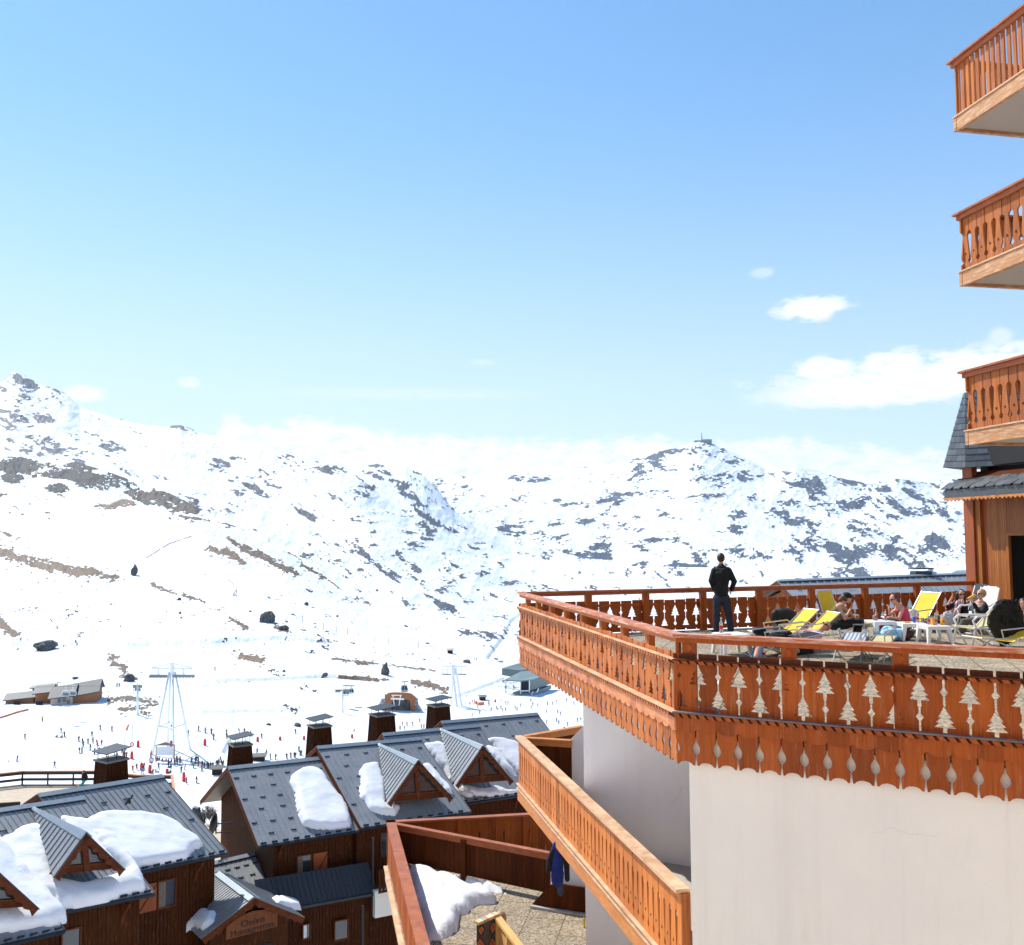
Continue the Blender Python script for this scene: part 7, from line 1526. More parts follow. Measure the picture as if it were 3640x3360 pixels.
# ---- 2: woman in a black cap and olive vest
D0 = 22.5; H = lambda x, y, d=0.: at(*qa(x, y), D0+d); pb = fl(*qa(960, 850)); pw = person((pb.x, D0, FLOOR), 'woman in a black cap, olive vest and black trousers sitting forward, hand to her mouth')
b = MB(); chain(b, [H(715, 640), H(735, 560), H(760, 480), H(800, 410)], [.15, .13, .135, .115]); chain(b, [H(812, 385), H(850, 335)], [.05, .048]); M_ = head(b, H(885, 295), (1, -.35, -.12), (-.1, 0, 1), 1.05)
for pts, hd in (([(768, 410, -.16), (865, 575, -.25), (950, 420, -.12)], (.35, .1, .8)), ([(830, 420, .12), (985, 560, .1), (905, 575, -.05)], (-.8, -.3, .1))):
    q = [H(*p) for p in pts]; chain(b, q, [.058, .047, .03]); hand(b, q[2], hd, (0, 1, 0), .07, 1.0)
for d in (-.1, .12):
    chain(b, [H(735, 660, d), H(1060+d*100, 615, d*.9), H(1010+d*60, 800, d*.7)], [.09, .065, .045]); f0 = H(1000+d*60, 835, d*.7); b.tube([f0, f0+Vector((.16, -.04, -.02))], [.045, .035], 8)
remeshed(b, 'body', M_SKIN, pw)
b = MB(); chain(b, [H(712, 640), H(732, 560), H(758, 480), H(790, 425)], [.165, .145, .15, .125]); remeshed(b, 'vest', M_OLIVE, pw)
b = MB(); b.ico(H(730, 665), .17, 2, (1.1, 1, .75))
for d in (-.1, .12): chain(b, [H(740, 665, d), H(900, 650, d), H(1062+d*100, 615, d*.9), H(1015+d*60, 800, d*.7)], [.125, .115, .10, .095])
remeshed(b, 'trousers', M_BLACKC, pw)
on_head(M_, lambda h, s: (h.ico((-.035*s, 0, .01*s), .108*s, 2, (.95, .9, .95)), h.tube([(-.07*s, 0, .0), (-.13*s, .0, -.07*s), (-.14*s, 0, -.15*s)], [.075*s, .065*s, .03*s], 8)), 'hair', M_HAIRBR, pw, 1.05, .012)
on_head(M_, lambda h, s: (h.ico((0, 0, .055*s), .108*s, 3, (1.0, .86, .75)), h.hexa([(.06*s, -.06*s, .045*s), (.20*s, -.04*s, .02*s), (.20*s, .04*s, .02*s), (.06*s, .06*s, .045*s), (.06*s, -.06*s, .06*s), (.195*s, -.04*s, .03*s), (.195*s, .04*s, .03*s), (.06*s, .06*s, .06*s)])), 'cap', M_BLACKC, pw, 1.05)
eyes_lips(M_, pw, 1.05)
for d in (-.1, .12): f0 = H(1000+d*60, 838, d*.7); b = MB(); b.tube([f0-Vector((.05, 0, 0)), f0+Vector((.18, -.04, -.02))], [.05, .04], 8); b.build('shoe', M_BLACKC, pw, smooth=True)
# ---- 3: woman in pink, smoking
D0 = 22.9; pw = person((at(*qa(1600, 850), D0).x, D0, FLOOR), 'woman with sunglasses in a sleeveless hot pink top, leaning forward and smoking')
b = MB(); chain(b, [H(1680, 650), H(1675, 570), H(1650, 490), H(1600, 420)], [.145, .12, .13, .11]); chain(b, [H(1595, 400), H(1560, 355)], [.048, .046]); M_ = head(b, H(1530, 312), (-1, -.35, -.25), (-.15, 0, 1), 1.0)
for pts, hd in (([(1650, 430, -.15), (1600, 585, -.2), (1480, 555, -.22)], (-.9, 0, .1)), ([(1590, 430, .1), (1475, 520, .0), (1462, 440, -.08)], (.0, .1, .9))):
    q = [H(*p) for p in pts]; chain(b, q, [.052, .042, .028]); hand(b, q[2], hd, (0, 1, 0), .065, .9)
for d in (-.1, .1):
    chain(b, [H(1680, 670, d), H(1420+d*200, 590, d), H(1370+d*300, 790, d)], [.085, .06, .042]); f0 = H(1350+d*300, 825, d); b.tube([f0, f0+Vector((-.16, -.05, -.01))], [.04, .032], 8)
remeshed(b, 'body', M_SKINP, pw)
b = MB(); chain(b, [H(1680, 650), H(1676, 570), H(1652, 490), H(1610, 430)], [.16, .135, .145, .12]); remeshed(b, 'top', M_PINKT, pw)
b = MB(); b.ico(H(1680, 670), .165, 2, (1.1, 1, .7))
for d in (-.1, .1): chain(b, [H(1680, 670, d), H(1540, 630, d), H(1425+d*200, 600, d)], [.12, .10, .085])
remeshed(b, 'trousers', M_GREYT, pw)
b = MB()
for d in (-.1, .1): chain(b, [H(1425+d*200, 610, d), H(1385+d*300, 740, d)], [.07, .062])
remeshed(b, 'leggings', M_PINKT, pw)
on_head(M_, lambda h, s: (h.ico((-.03*s, 0, .028*s), .108*s, 2, (.98, .88, 1.0)), h.tube([(-.09*s, 0, .0), (-.12*s, 0, -.06*s)], [.06*s, .03*s], 8)), 'hair', simple('auburn hair', (.09, .022, .018), .5), pw, 1.0, .012)
shades(M_, pw); b = MB(); c0 = H(1462, 398, -.1); b.tube([c0, c0+Vector((-.07, -.02, .0))], .004, 6); b.build('cigarette', M_WHITE, pw)
for d in (-.1, .1): f0 = H(1345+d*300, 830, d); b = MB(); b.tube([f0+Vector((.04, 0, 0)), f0+Vector((-.18, -.05, -.01))], [.046, .038], 8); b.build('shoe', M_BLACKC, pw, smooth=True)
# ---- 4: sunbather in pink lying on the striped lounger
D0 = 20.2; pw = person((at(*qa(500, 900), D0).x, D0, FLOOR), 'fair haired sunbather in sunglasses with a pale pink top, lying in a yellow deckchair')
b = MB(); chain(b, [H(300, 1010, -.4), H(360, 930, -.25), H(430, 830, -.1), H(480, 780, .05)], [.14, .12, .13, .115]); chain(b, [H(510, 755, .08), H(555, 715, .12)], [.05, .048]); M_ = head(b, H(590, 680, .12), (-.42, -.75, .55), (.65, .1, .75), 1.0)
for pts, hd in (([(520, 800, -.12), (350, 800, -.3), (210, 800, -.36)], (-.9, 0, 0)), ([(430, 790, .2), (330, 770, .2), (260, 800, .0)], (-.8, -.3, 0))):
    q = [H(*p) for p in pts]; chain(b, q, [.052, .043, .03]); hand(b, q[2], hd, (0, 1, 0), .065, .5)
for d in (-.1, .1): chain(b, [H(300, 1020, -.4+d), H(150, 1010, -.8+d), H(90, 1130, -1.1+d)], [.09, .065, .045])
remeshed(b, 'body', M_SKINP, pw)
b = MB(); chain(b, [H(370, 925, -.24), H(430, 830, -.1), H(482, 785, .05)], [.135, .145, .12]); b.ico(H(400, 745, -.0), .13, 2, (1.5, .7, .4)); remeshed(b, 'top', M_PINKS, pw)
b = MB(); b.ico(H(300, 1020, -.4), .17, 2, (1.2, 1, .8))
for d in (-.1, .1): chain(b, [H(300, 1020, -.4+d), H(200, 1010, -.65+d)], [.115, .10])
remeshed(b, 'shorts', M_BLACKC, pw)
on_head(M_, lambda h, s: h.ico((-.032*s, 0, .03*s), .110*s, 2, (.98, .9, 1.02)), 'hair', M_HAIRBL, pw, 1.0, .012); shades(M_, pw)
# ---- 5: reclining person in black with light jeans
D0 = 19.8; H = lambda x, y, d=0.: at(*qc(x, y), D0+d); pw = person((H(1000, 1300).x, D0, FLOOR), 'reclining person in black jacket and light blue jeans, mostly hidden by the front rail')
b = MB(); chain(b, [H(1040, 1240, -.2), H(1130, 1200), H(1220, 1165, .1)], [.14, .13, .12]); M_ = head(b, H(1300, 1190, .15), (-.5, -.6, .6), (.8, .1, .5), .95)
for d in (-.1, .1): chain(b, [H(1030, 1250, -.2+d), H(880, 1290, -.6+d), H(840, 1440, -1.0+d)], [.09, .065, .045])
for d in (-.2, .2): q = [H(1200, 1180, .1+d), H(1100, 1210, d), H(1000, 1190, d*.8)]; chain(b, q, [.05, .04, .03]); hand(b, q[2], (-1, 0, 0), (0, 1, 0), .065, .5)
remeshed(b, 'body', M_SKIN, pw)
b = MB(); chain(b, [H(1040, 1240, -.2), H(1130, 1200), H(1225, 1165, .1)], [.155, .15, .14]); b.ico(H(890, 1115, -.0), .12, 2, (1.2, .8, .8)); chain(b, [H(960, 1160), H(1040, 1180), H(1120, 1180)], [.07, .06, .08])
for d in (-.2, .2): chain(b, [H(1200, 1180, .1+d), H(1100, 1210, d), H(1020, 1192, d*.8)], [.07, .06, .05])
remeshed(b, 'jacket', M_BLACKC, pw)
b = MB()
for d in (-.1, .12): chain(b, [H(1030, 1250, -.2+d), H(882, 1292, -.6+d), H(845-d*250, 1440, -.9+d)], [.11, .085, .07])
remeshed(b, 'jeans', M_JEAN, pw); on_head(M_, lambda h, s: h.ico((-.02*s, 0, .03*s), .106*s, 2, (1, .88, 1)), 'hair', M_HAIRB, pw, .95, .012); eyes_lips(M_, pw, .95)
# ---- black dog with its head in the bucket
D0 = 22.3; dg_ = empty('dog', tuple(fl(*qc(1180, 1190))), 0, 'large black dog standing with its head lowered into a metal bucket', 'dog')
D0 = fl(*qc(1180, 1175)).y
b = MB(); chain(b, [H(1275, 920, .15), H(1220, 905), H(1150, 900, -.1), H(1110, 905, -.18)], [.155, .165, .15, .10]); chain(b, [H(1120, 890, -.15), H(1085, 880, -.22), H(1070, 905, -.26)], [.085, .08, .07]); chain(b, [H(1072, 915, -.26), H(1062, 985, -.28)], [.062, .035])
b.ico(H(1098, 905, -.2), .05, 1, (.4, .8, 1.3)); b.ico(H(1050, 900, -.26), .045, 1, (.4, .8, 1.3))
for (x0, x1, x2, d) in ((1120, 1128, 1120, -.22), (1145, 1150, 1140, .0)): chain(b, [H(x0, 950, d), H(x1, 1060, d), H(x2, 1150, d)], [.065, .042, .034]); f0 = H(x2, 1160, d); b.ico(f0, .045, 1, (1.2, 1, .6))
for (x0, x1, x2, x3, d) in ((1275, 1245, 1285, 1265, .05), (1300, 1275, 1305, 1290, .3)): chain(b, [H(x0, 960, d), H(x1, 1040, d), H(x2, 1085, d), H(x3, 1150, d)], [.085, .055, .036, .032]); b.ico(H(x3-8, 1160, d), .045, 1, (1.2, 1, .6))
chain(b, [H(1310, 890, .2), H(1328, 960, .3), H(1322, 1030, .32)], [.04, .04, .02]); remeshed(b, 'body', simple('black fur', (.010, .009, .009), .7, scale=40, var=.5), dg_, .012, 3)
p = fl(*qc(1030, 1150)); r = empty('bucket', (p.x, D0-.25, FLOOR), 0, 'dented pale metal bucket in front of the dog', 'bucket'); f = MB(); f.lathe([(.105, 0), (.155, .28), (.162, .285), (.15, .28), (.10, .01)], n=20); f.build('pail', simple('brassy pail', (.42, .38, .26), .35, .7), r, smooth=True, local=True); f = MB(); f.tube([(-.155, 0, .27), (-.13, -.08, .22), (0, -.14, .2), (.13, -.08, .22), (.155, 0, .27)], .005, 5); f.build('handle', M_TUBE, r, local=True)
# ---- 6: dark haired woman with a striped scarf
D0 = 24.0; H = lambda x, y, d=0.: at(*qb(x, y), D0+d); pw = person((H(900, 900).x, D0, FLOOR), 'dark haired woman with sunglasses and a pink striped scarf, raising a hand to her head')
b = MB(); chain(b, [H(1000, 680), H(960, 600), H(940, 520), H(960, 440)], [.145, .12, .135, .11]); chain(b, [H(970, 420), H(978, 360)], [.048, .046]); M_ = head(b, H(985, 290), (-.25, -1, -.05), (.03, 0, 1), 1.0)
for pts, hd in (([(890, 440, -.02), (760, 480, -.1), (840, 330, -.12)], (.25, .0, .9)), ([(1040, 450, -.1), (1070, 580, -.2), (960, 650, -.3)], (-.9, -.2, -.1))):
    q = [H(*p) for p in pts]; chain(b, q, [.052, .042, .028]); hand(b, q[2], hd, (.3, 1, 0), .065, .8)
for d in (-.12, .1): chain(b, [H(980, 700, d), H(560+d*500, 680, d-.1), H(480+d*500, 880, d-.1)], [.09, .065, .045]); 
remeshed(b, 'body', M_SKIN, pw)
b = MB(); chain(b, [H(1010, 660), H(975, 580), H(960, 500), H(965, 440)], [.155, .135, .14, .12])
for pts in ([(890, 445, -.02), (765, 485, -.1), (790, 520, -.1)], [(1040, 450, -.1), (1072, 580, -.2), (990, 640, -.28)]): chain(b, [H(*p) for p in pts], [.068, .058, .05])
remeshed(b, 'cardigan', M_BLACKC, pw)
M_SCARF, t, b_ = mat('striped scarf'); tc = N(t, 'ShaderNodeTexCoord'); sp_ = N(t, 'ShaderNodeSeparateXYZ'); t.links.new(tc.outputs['Object'], sp_.inputs[0]); t.links.new(ramp(t, maprange(t, mth(t, 'SINE', mth(t, 'MULTIPLY', mth(t, 'ADD', sp_.outputs['X'], mth(t, 'MULTIPLY', sp_.outputs['Z'], -.45)), 120.0)), -1, 1), [(.25, (.16, .06, .09)), (.5, (.68, .38, .34)), (.8, (.75, .50, .46))]), b_.inputs['Base Color']); b_.inputs['Roughness'].default_value = .9
b = MB(); chain(b, [H(1000, 400, -.12), H(950, 470, -.16), H(900, 560, -.2), H(850, 640, -.22)], [.06, .065, .075, .06]); chain(b, [H(950, 400, -.12), H(905, 480, -.15), H(860, 580, -.18)], [.055, .06, .06]); remeshed(b, 'scarf', M_SCARF, pw)
b = MB(); b.ico(H(1000, 700), .16, 2, (1.1, 1, .7))
for d in (-.12, .1): chain(b, [H(980, 700, d), H(760+d*200, 690, d-.05), H(560+d*500, 685, d-.1), H(490+d*500, 880, d-.1)], [.115, .105, .09, .075])
remeshed(b, 'jeans', M_JEAND, pw)
on_head(M_, lambda h, s: (h.ico((-.03*s, 0, .03*s), .112*s, 2, (.98, .92, 1.02)), [h.tube([(-.02*s, q*.08*s, .03*s), (-.01*s, q*.095*s, -.06*s), (-.02*s, q*.085*s, -.2*s)], [.05*s, .045*s, .03*s], 8) for q in (-1, 1)]), 'hair', M_HAIRB, pw, 1.0, .012); shades(M_, pw)
for d in (-.12, .1): f0 = H(470+d*500, 900, d-.1); b = MB(); b.tube([f0+Vector((.05, 0, 0)), f0+Vector((-.16, -.05, -.01))], [.046, .038], 8); b.build('shoe', M_BLACKC, pw, smooth=True)
# ---- 7: short haired woman drinking
D0 = 23.3; pw = person((H(1250, 900).x, D0, FLOOR), 'short haired blonde woman in a black top drinking from an orange cup')
b = MB(); chain(b, [H(1350, 700), H(1330, 600), H(1310, 500), H(1300, 430)], [.145, .125, .135, .115]); chain(b, [H(1300, 420), H(1305, 360)], [.05, .048]); M_ = head(b, H(1305, 290), (-1, -.4, .12), (.1, 0, 1), 1.03)
for pts, hd in (([(1370, 470, -.15), (1290, 600, -.3), (1175, 400, -.22)], (-.15, 0, .9)), ([(1250, 470, .1), (1200, 620, .1), (1080, 680, .0)], (-.9, -.2, 0))):
    q = [H(*p) for p in pts]; chain(b, q, [.055, .045, .03]); hand(b, q[2], hd, (0, 1, 0), .065, 1.1)
for d in (-.1, .12): chain(b, [H(1340, 720, d), H(1040+d*200, 720, d), H(960+d*200, 900, d)], [.09, .065, .045])
remeshed(b, 'body', M_SKINP, pw)
b = MB(); chain(b, [H(1352, 690), H(1335, 600), H(1325, 520), H(1330, 455)], [.16, .145, .15, .12])
for pts in ([(1375, 470, -.15), (1295, 600, -.3), (1190, 440, -.23)], [(1250, 475, .1), (1200, 620, .1), (1110, 670, .0)]): chain(b, [H(*p) for p in pts], [.072, .062, .048])
remeshed(b, 'top', M_BLACKC, pw)
b = MB(); b.ico(H(1350, 710), .16, 2, (1.1, 1, .7))
for d in (-.1, .12): chain(b, [H(1340, 720, d), H(1180, 720, d), H(1045+d*200, 725, d), H(970+d*200, 890, d)], [.115, .105, .085, .075])
remeshed(b, 'trousers', M_GREYT, pw)
on_head(M_, lambda h, s: h.ico((-.03*s, 0, .03*s), .112*s, 2, (.98, .9, 1.0)), 'hair', M_HAIRBL, pw, 1.03, .012); shades(M_, pw, 1.03)
c0, c1 = H(1090, 365, -.26), H(1205, 300, -.24); b = MB(); b.tube([c0, c0.lerp(c1, .35), c1], [.026, .03, .036], 14); r = b.build('cup', M_ORANGED, None, smooth=True); tag(r, 'orange cup with a red base held to the blonde woman\'s mouth', 'cup'); b = MB(); b.tube([c0+(c0-c1)*.12, c0], [.027, .027], 14); b.build('cup_base', M_LABEL, r)
# ---- white loungers
def lounger(o, rz, label, cover=M_PLASTIC, pad=None, back=68):
    root = empty('garden_lounger', tuple(o), rz, label, 'garden lounger', 'white garden loungers'); a = R(back); w = .24; f = MB(); bx, bz = .22, .40
    f.add([(-.35, -w, .42), (-.35, w, .42), (bx, w, bz), (bx, -w, bz), (-.35, -w, .405), (-.35, w, .405), (bx, w, bz-.015), (bx, -w, bz-.015)], [(0, 1, 2, 3), (7, 6, 5, 4), (0, 4, 5, 1), (1, 5, 6, 2), (2, 6, 7, 3), (3, 7, 4, 0)]); f.build('seat', cover, root, local=True)
    f = MB(); ux, uz = math.cos(a), math.sin(a); f.slab([(bx, -w, bz), (bx, w, bz), (bx+ux*.71, w, bz+uz*.71), (bx+ux*.76, w*.8, bz+uz*.76), (bx+ux*.76, -w*.8, bz+uz*.76), (bx+ux*.71, -w, bz+uz*.71)], (uz*.035, 0, -ux*.035)); f.build('backrest', cover, root, local=True)
    if pad: f = MB(); f.slab([(bx-.03, -w*.8, bz+.05), (bx-.03, w*.8, bz+.05), (bx-.03+ux*.78, w*.8, bz+uz*.78), (bx-.03+ux*.78, -w*.8, bz+uz*.78)], (-uz*.03, 0, ux*.03)); f.build('cushion', pad, root, local=True)
    for s_ in (-1, 1):
        y = s_*(w+.03); f = MB(); f.tube([(-.42, y, .02), (-.30, y, .44), (-.36, y, .58), (-.25, y, .66), (.10, y, .66), (bx+ux*.38, y, bz+uz*.38)], .022, 8); f.build('armrest', M_TUBEW, root, smooth=True, local=True)
        f = MB(); f.tube([(-.35, y, .42), (bx, y, bz), (bx+ux*.73, y, bz+uz*.73)], .02, 8); f.tube([(-.05, y, .40), (.42, y, .02)], .02, 8); f.build('side_frame', M_TUBEW, root, smooth=True, local=True)
        f = MB(); f.tube([(-.32, y, .40), (-.05, y, .02)], .018, 8); f.build('leg', M_TUBEW, root, smooth=True, local=True)
    f = MB(); f.tube([(-.42, -w-.03, .02), (-.42, w+.03, .02)], .018, 8); f.tube([(.42, -w-.03, .02), (.42, w+.03, .02)], .018, 8); f.build('cross_bar', M_TUBEW, root, local=True)
lounger((at(*qb(1330, 700), 23.5).x-.12, 23.5, FLOOR), R(20), 'white garden lounger under the blonde woman in black', back=72)
lounger((at(*qb(1040, 700), 24.4).x+.05, 24.3, FLOOR), R(14), 'white garden lounger with a grey pad under the dark haired woman', pad=simple('grey pad', (.05, .055, .065), .9), back=70)
lounger((at(*qb(1250, 900), 20.7).x, 20.7, FLOOR), R(18), 'empty cream and white garden lounger at the front right', cover=M_CREAM, back=40)
# black jacket hung over the back of a chair, with someone behind
D0 = 19.6; dcj = deckchair(Vector((at(3575, 2260, D0).x-.05, D0-.1, FLOOR)), R(12), 'deckchair at the right edge hidden under a black jacket', back=30)
jk = MB(); pts = [(1450, 590), (1560, 470), (1680, 395), (1880, 388), (1960, 520), (2010, 760), (1990, 960), (1760, 1090), (1650, 1120), (1540, 960), (1430, 800)]
P = [H(x, y) for x, y in pts]; jk.slab(P, (0.05, .16, 0)); rj = random.Random(4)
for _ in range(0):
    c_ = P[rj.randrange(len(P))].lerp(P[rj.randrange(len(P))], rj.random()); jk.ico(c_, rj.uniform(.03, .06), 2, (1, 1.6, 1.2))

o = remeshed(jk, 'black_jacket', M_BLACKC, None, .018, 3)
for vt in o.data.vertices:
    c_ = vt.co; q_ = vnoise(np.array([c_.x*7+c_.z*2]), np.array([c_.z*5+c_.y*3+30]), 77)[0]+.5*vnoise(np.array([c_.x*17]), np.array([c_.z*13+30]), 78)[0]-.75; vt.co = c_+vt.normal*q_*.11
tag(o, 'bulky black jacket hanging over the deckchair at the right edge', 'jacket')
D0 = 22.0; pw = person((H(1990, 800).x, D0, FLOOR), 'dark haired person at the right edge, only the head showing past the black jacket'); b = MB(); chain(b, [H(2010, 800), H(2005, 620)], [.14, .13]); chain(b, [H(2000, 560), H(1995, 500)], [.05, .05]); M_ = head(b, H(1990, 445), (-.6, -.8, 0), (0, 0, 1), 1.0)
for q_ in (-.2, .2): qq = [H(2000, 600, q_), H(1960, 750, q_), H(1900, 820, q_-.1)]; chain(b, qq, [.05, .04, .03]); hand(b, qq[2], (-1, 0, 0), (0, 1, 0), .06, .6)
for q_ in (-.1, .1): chain(b, [H(2010, 820, q_), H(1880, 830, q_-.2), H(1850, 960, q_-.2)], [.09, .06, .045])
remeshed(b, 'body', M_SKIN, pw); on_head(M_, lambda h, s: h.ico((-.02*s, 0, .03*s), .112*s, 2, (1, .9, 1.05)), 'hair', M_HAIRB, pw, 1.0, .012); eyes_lips(M_, pw)
b = MB(); chain(b, [H(2010, 800), H(2005, 630)], [.16, .15]); remeshed(b, 'shirt', M_BLACKC, pw)
# towels, bags
def cloth_lump(name, c, r, m, label, cat, seed=1, sc=(1.3, 1, .7)):
    b = MB(); b.ico((0, 0, 0), 1, 4); rs = seed
    def f(v):
        x, y, z = v; n = vnoise(np.array([x*3+rs*5+z]), np.array([y*3+z*2+20]), rs)[0]-.5; return (c[0]+x*r*sc[0]*(1+n*.35), c[1]+y*r*sc[1]*(1+n*.35), max(FLOOR+.004 if name != 'towel' else -9, c[2]+z*r*sc[2]*(1+n*.5)))
    b.v = [f(v) for v in b.v]; return tag(b.build(name, m, None, smooth=True), label, cat)
M_TIE, t, b_ = mat('tie dyed cotton'); t.links.new(ramp(t, noise(t, 9, 5, .7), [(.35, (.05, .22, .45)), (.5, (.22, .50, .68)), (.65, (.70, .78, .80))]), b_.inputs['Base Color'])
p = fl(*qa(1510, 880)); cloth_lump('cloth_bag', (p.x, p.y+.1, FLOOR+.14), .26, M_TIE, 'crumpled blue tie-dyed bag on the floor by the tables', 'bag', 3, (1.2, .8, .65))
p = fl(*qa(1740, 890)); cloth_lump('handbag', (p.x, p.y+.3, FLOOR+.12), .2, simple('burgundy leather', (.06, .015, .015), .5), 'dark burgundy handbag under the middle table', 'bag', 5, (1.2, .8, .7))
D0 = 24.2; p = at(*qa(1790, 530), 23.9); cloth_lump('towel', tuple(p), .14, simple('white towel', (.78, .78, .80), .9), 'white towel draped on the yellow deckchair beside the woman in pink', 'towel', 7, (1.1, .7, 1.1))
p = at(*qb(760, 690), 22.6); cloth_lump('towel', tuple(p), .13, simple('grey scarf cloth', (.42, .43, .46), .9), 'grey cloth bundle on the dark haired woman\'s lap', 'cloth', 9, (1.2, .8, 1.2))
# ---- neighbouring chalet roof seen over and through the far railing
nb = empty('chalet', (10, 46, -8), 0, 'grey blue roofed chalet close behind the far railing of the terrace', 'chalet')
NBs = [at(2762, 2066, 48), at(3640, 2032, 60), at(3720, 2210, 50), at(2960, 2260, 40)]
seamed(NBs, 40, hooks=(.2, .4), eave_teeth=False, parent=nb); back_ = gable_back(NBs); seamed(back_, 12, eave_teeth=False, ridge=False, parent=nb)
a, b2, c2, d2 = NBs; inn = Vector((a.x-d2.x, a.y-d2.y, 0)).normalized()*.8; p0 = d2+inn; q0 = Vector((back_[2].x, back_[2].y, 0))-inn; rdn = (c2-d2).normalized()*.8; mb = MB(); bz = -24
A_ = [(p0.x+rdn.x, p0.y+rdn.y, bz), (q0.x+rdn.x, q0.y+rdn.y, bz), (q0.x+rdn.x, q0.y+rdn.y, d2.z+.1), ((p0.x+q0.x)/2+rdn.x, (p0.y+q0.y)/2+rdn.y, a.z-.4), (p0.x+rdn.x, p0.y+rdn.y, d2.z+.1)]; e_ = (c2-d2)*.9; mb.slab([Vector(q) for q in A_], (e_.x, e_.y, 0)); mb.build('wall', M_LODGE, nb)
c = MB(); cp_ = at(3274, 2055, 55); k = 55/F_PX; c.hexa([(cp_.x-34*k, cp_.y-.5, cp_.z-.6), (cp_.x+34*k, cp_.y-.5, cp_.z-.6), (cp_.x+34*k, cp_.y+.5, cp_.z-.6), (cp_.x-34*k, cp_.y+.5, cp_.z-.6), (cp_.x-28*k, cp_.y-.4, cp_.z+24*k), (cp_.x+28*k, cp_.y-.4, cp_.z+24*k), (cp_.x+28*k, cp_.y+.4, cp_.z+24*k), (cp_.x-28*k, cp_.y+.4, cp_.z+24*k)]); co = c.build('chimney', M_DARKMETAL, nb); c = MB(); c.box((cp_.x, cp_.y, cp_.z+34*k), (64*k, 1.1, .07)); c.build('cowl', M_DARKMETAL, co)
NB2 = [at(3400, 2028, 64), at(3600, 2020, 66), at(3600, 2060, 60), at(3340, 2058, 60)]; mb = MB(); mb.slab(NB2, (0, 0, -.3)); tag(mb.build('distant_roof', M_ROOF, None), 'small piece of a second blue grey roof beside the hotel corner', 'roof')
# ---- lowest terrace: snow, bench, woman, jacket
PLS = [V2(0, 0)]
def floor_plane(z): return [Vector((0, 0, z)), Vector((1, 0, z)), Vector((1, -1, z)), Vector((0, -1, z))]
z5 = lambda x, y: (1350+x/2.5025, 2850+y/2.5025)
PF = floor_plane(FT)
snow_patch('terrace_snow', PF, [uvpx(PF, *z5(*q)) for q in [(255, 640), (300, 618), (380, 612), (470, 650), (560, 695), (700, 728), (830, 775), (960, 845), (1030, 890), (1000, 915), (870, 920), (760, 990), (690, 1010), (665, 1050), (685, 1120), (640, 1180), (560, 1220), (490, 1240), (420, 1255), (330, 900)]], .20, 'large melting snow heap in the corner of the lowest terrace', 'snow heap', None, 31, m=M_SNOWD, wave=1.4, rough=.15)
snow_patch('terrace_snow', PF, [uvpx(PF, *z5(*q)) for q in [(640, 660), (820, 745), (960, 790), (1180, 830), (1100, 800), (900, 740), (760, 690)]], .15, 'thin snow strip lying behind the divider of the lowest terrace', 'snow heap', None, 32, m=M_SNOWD, wave=1.5, rough=.12)
# bench
M_BENCH = wood('varnished yellow pine', (.62, .36, .11), (.75, .47, .18), rough=.4, island=False)
bn = empty('bench', tuple(atz(1800, 3400, FT)), 0, 'varnished yellow pine bench back seen from above on the lowest terrace', 'bench')
qz = lambda x, y, D: at(1600+x/5.005, 3150+y/5.005, D)
A, B = qz(845, 595, 18.6), qz(1240, 1050, 17.3); A.z = B.z = (A.z+B.z)/2
mb = MB(); mb.beam(A, B+(B-A)*.7, .13, .06); mb.build('top_rail', M_BENCH, bn)
dn = Vector((0, 0, -1)); d = (B-A).normalized()
for u in (0, .5, 1.0, 1.5): mb = MB(); p = A.lerp(B, u)+d*.05; mb.beam(p+dn*.03, p+dn*1.15, .11, .05, up=d); mb.build('post', M_BENCH, bn)
mb = MB(); e = A+(B-A)*1.6; mb.boxf(A+dn*.6+d*.1, (e-A), dn*.35, Vector((.02, .02, 0))); mb.boxf(A+dn*.15+d*.1, (e-A), dn*.40, Vector((.015, .015, 0))); mb.build('back_panel', M_BENCH, bn)
n_ = Vector((d.y, -d.x, 0)); n_ = -n_ if n_.x < 0 else n_; mb = MB(); mb.boxf(A+dn*.72+d*.3+n_*.05, (B-A)*1.2, n_*.45, dn*.05); mb.build('seat', M_BENCH, bn); mb = MB(); mb.beam(A+d*.7+dn*.35+n_*.03, A+d*.7+dn*.35+n_*.5, .08, .05); mb.build('armrest', M_BENCH, bn)
# kilim rug hung on the bench end
M_RUG, t, b_ = mat('kilim pattern'); tc = N(t, 'ShaderNodeTexCoord'); mp = N(t, 'ShaderNodeMapping'); mp.inputs['Scale'].default_value = (3.4, 3.4, 3.4); mp.inputs['Rotation'].default_value = (.2, 0, R(45)); t.links.new(tc.outputs['Object'], mp.inputs[0])
vo = N(t, 'ShaderNodeTexVoronoi', distance='MANHATTAN', i_Scale=1.15); vo.inputs['Randomness'].default_value = .25; t.links.new(mp.outputs[0], vo.inputs['Vector'])
t.links.new(ramp(t, vo.outputs['Distance'], [(0, (.05, .04, .03)), (.12, (.48, .26, .10)), (.2, (.50, .085, .04)), (.42, (.52, .12, .06)), (.5, (.55, .30, .13)), (.56, (.06, .05, .045)), (.8, (.09, .08, .07))], 'CONSTANT'), b_.inputs['Base Color']); b_.inputs['Roughness'].default_value = .95
L0 = qz(470, 800, 18.3); L0.z = A.z-.02; A2_ = A+Vector((-.01, .03, .02)); rgm = MB(); n2 = 16
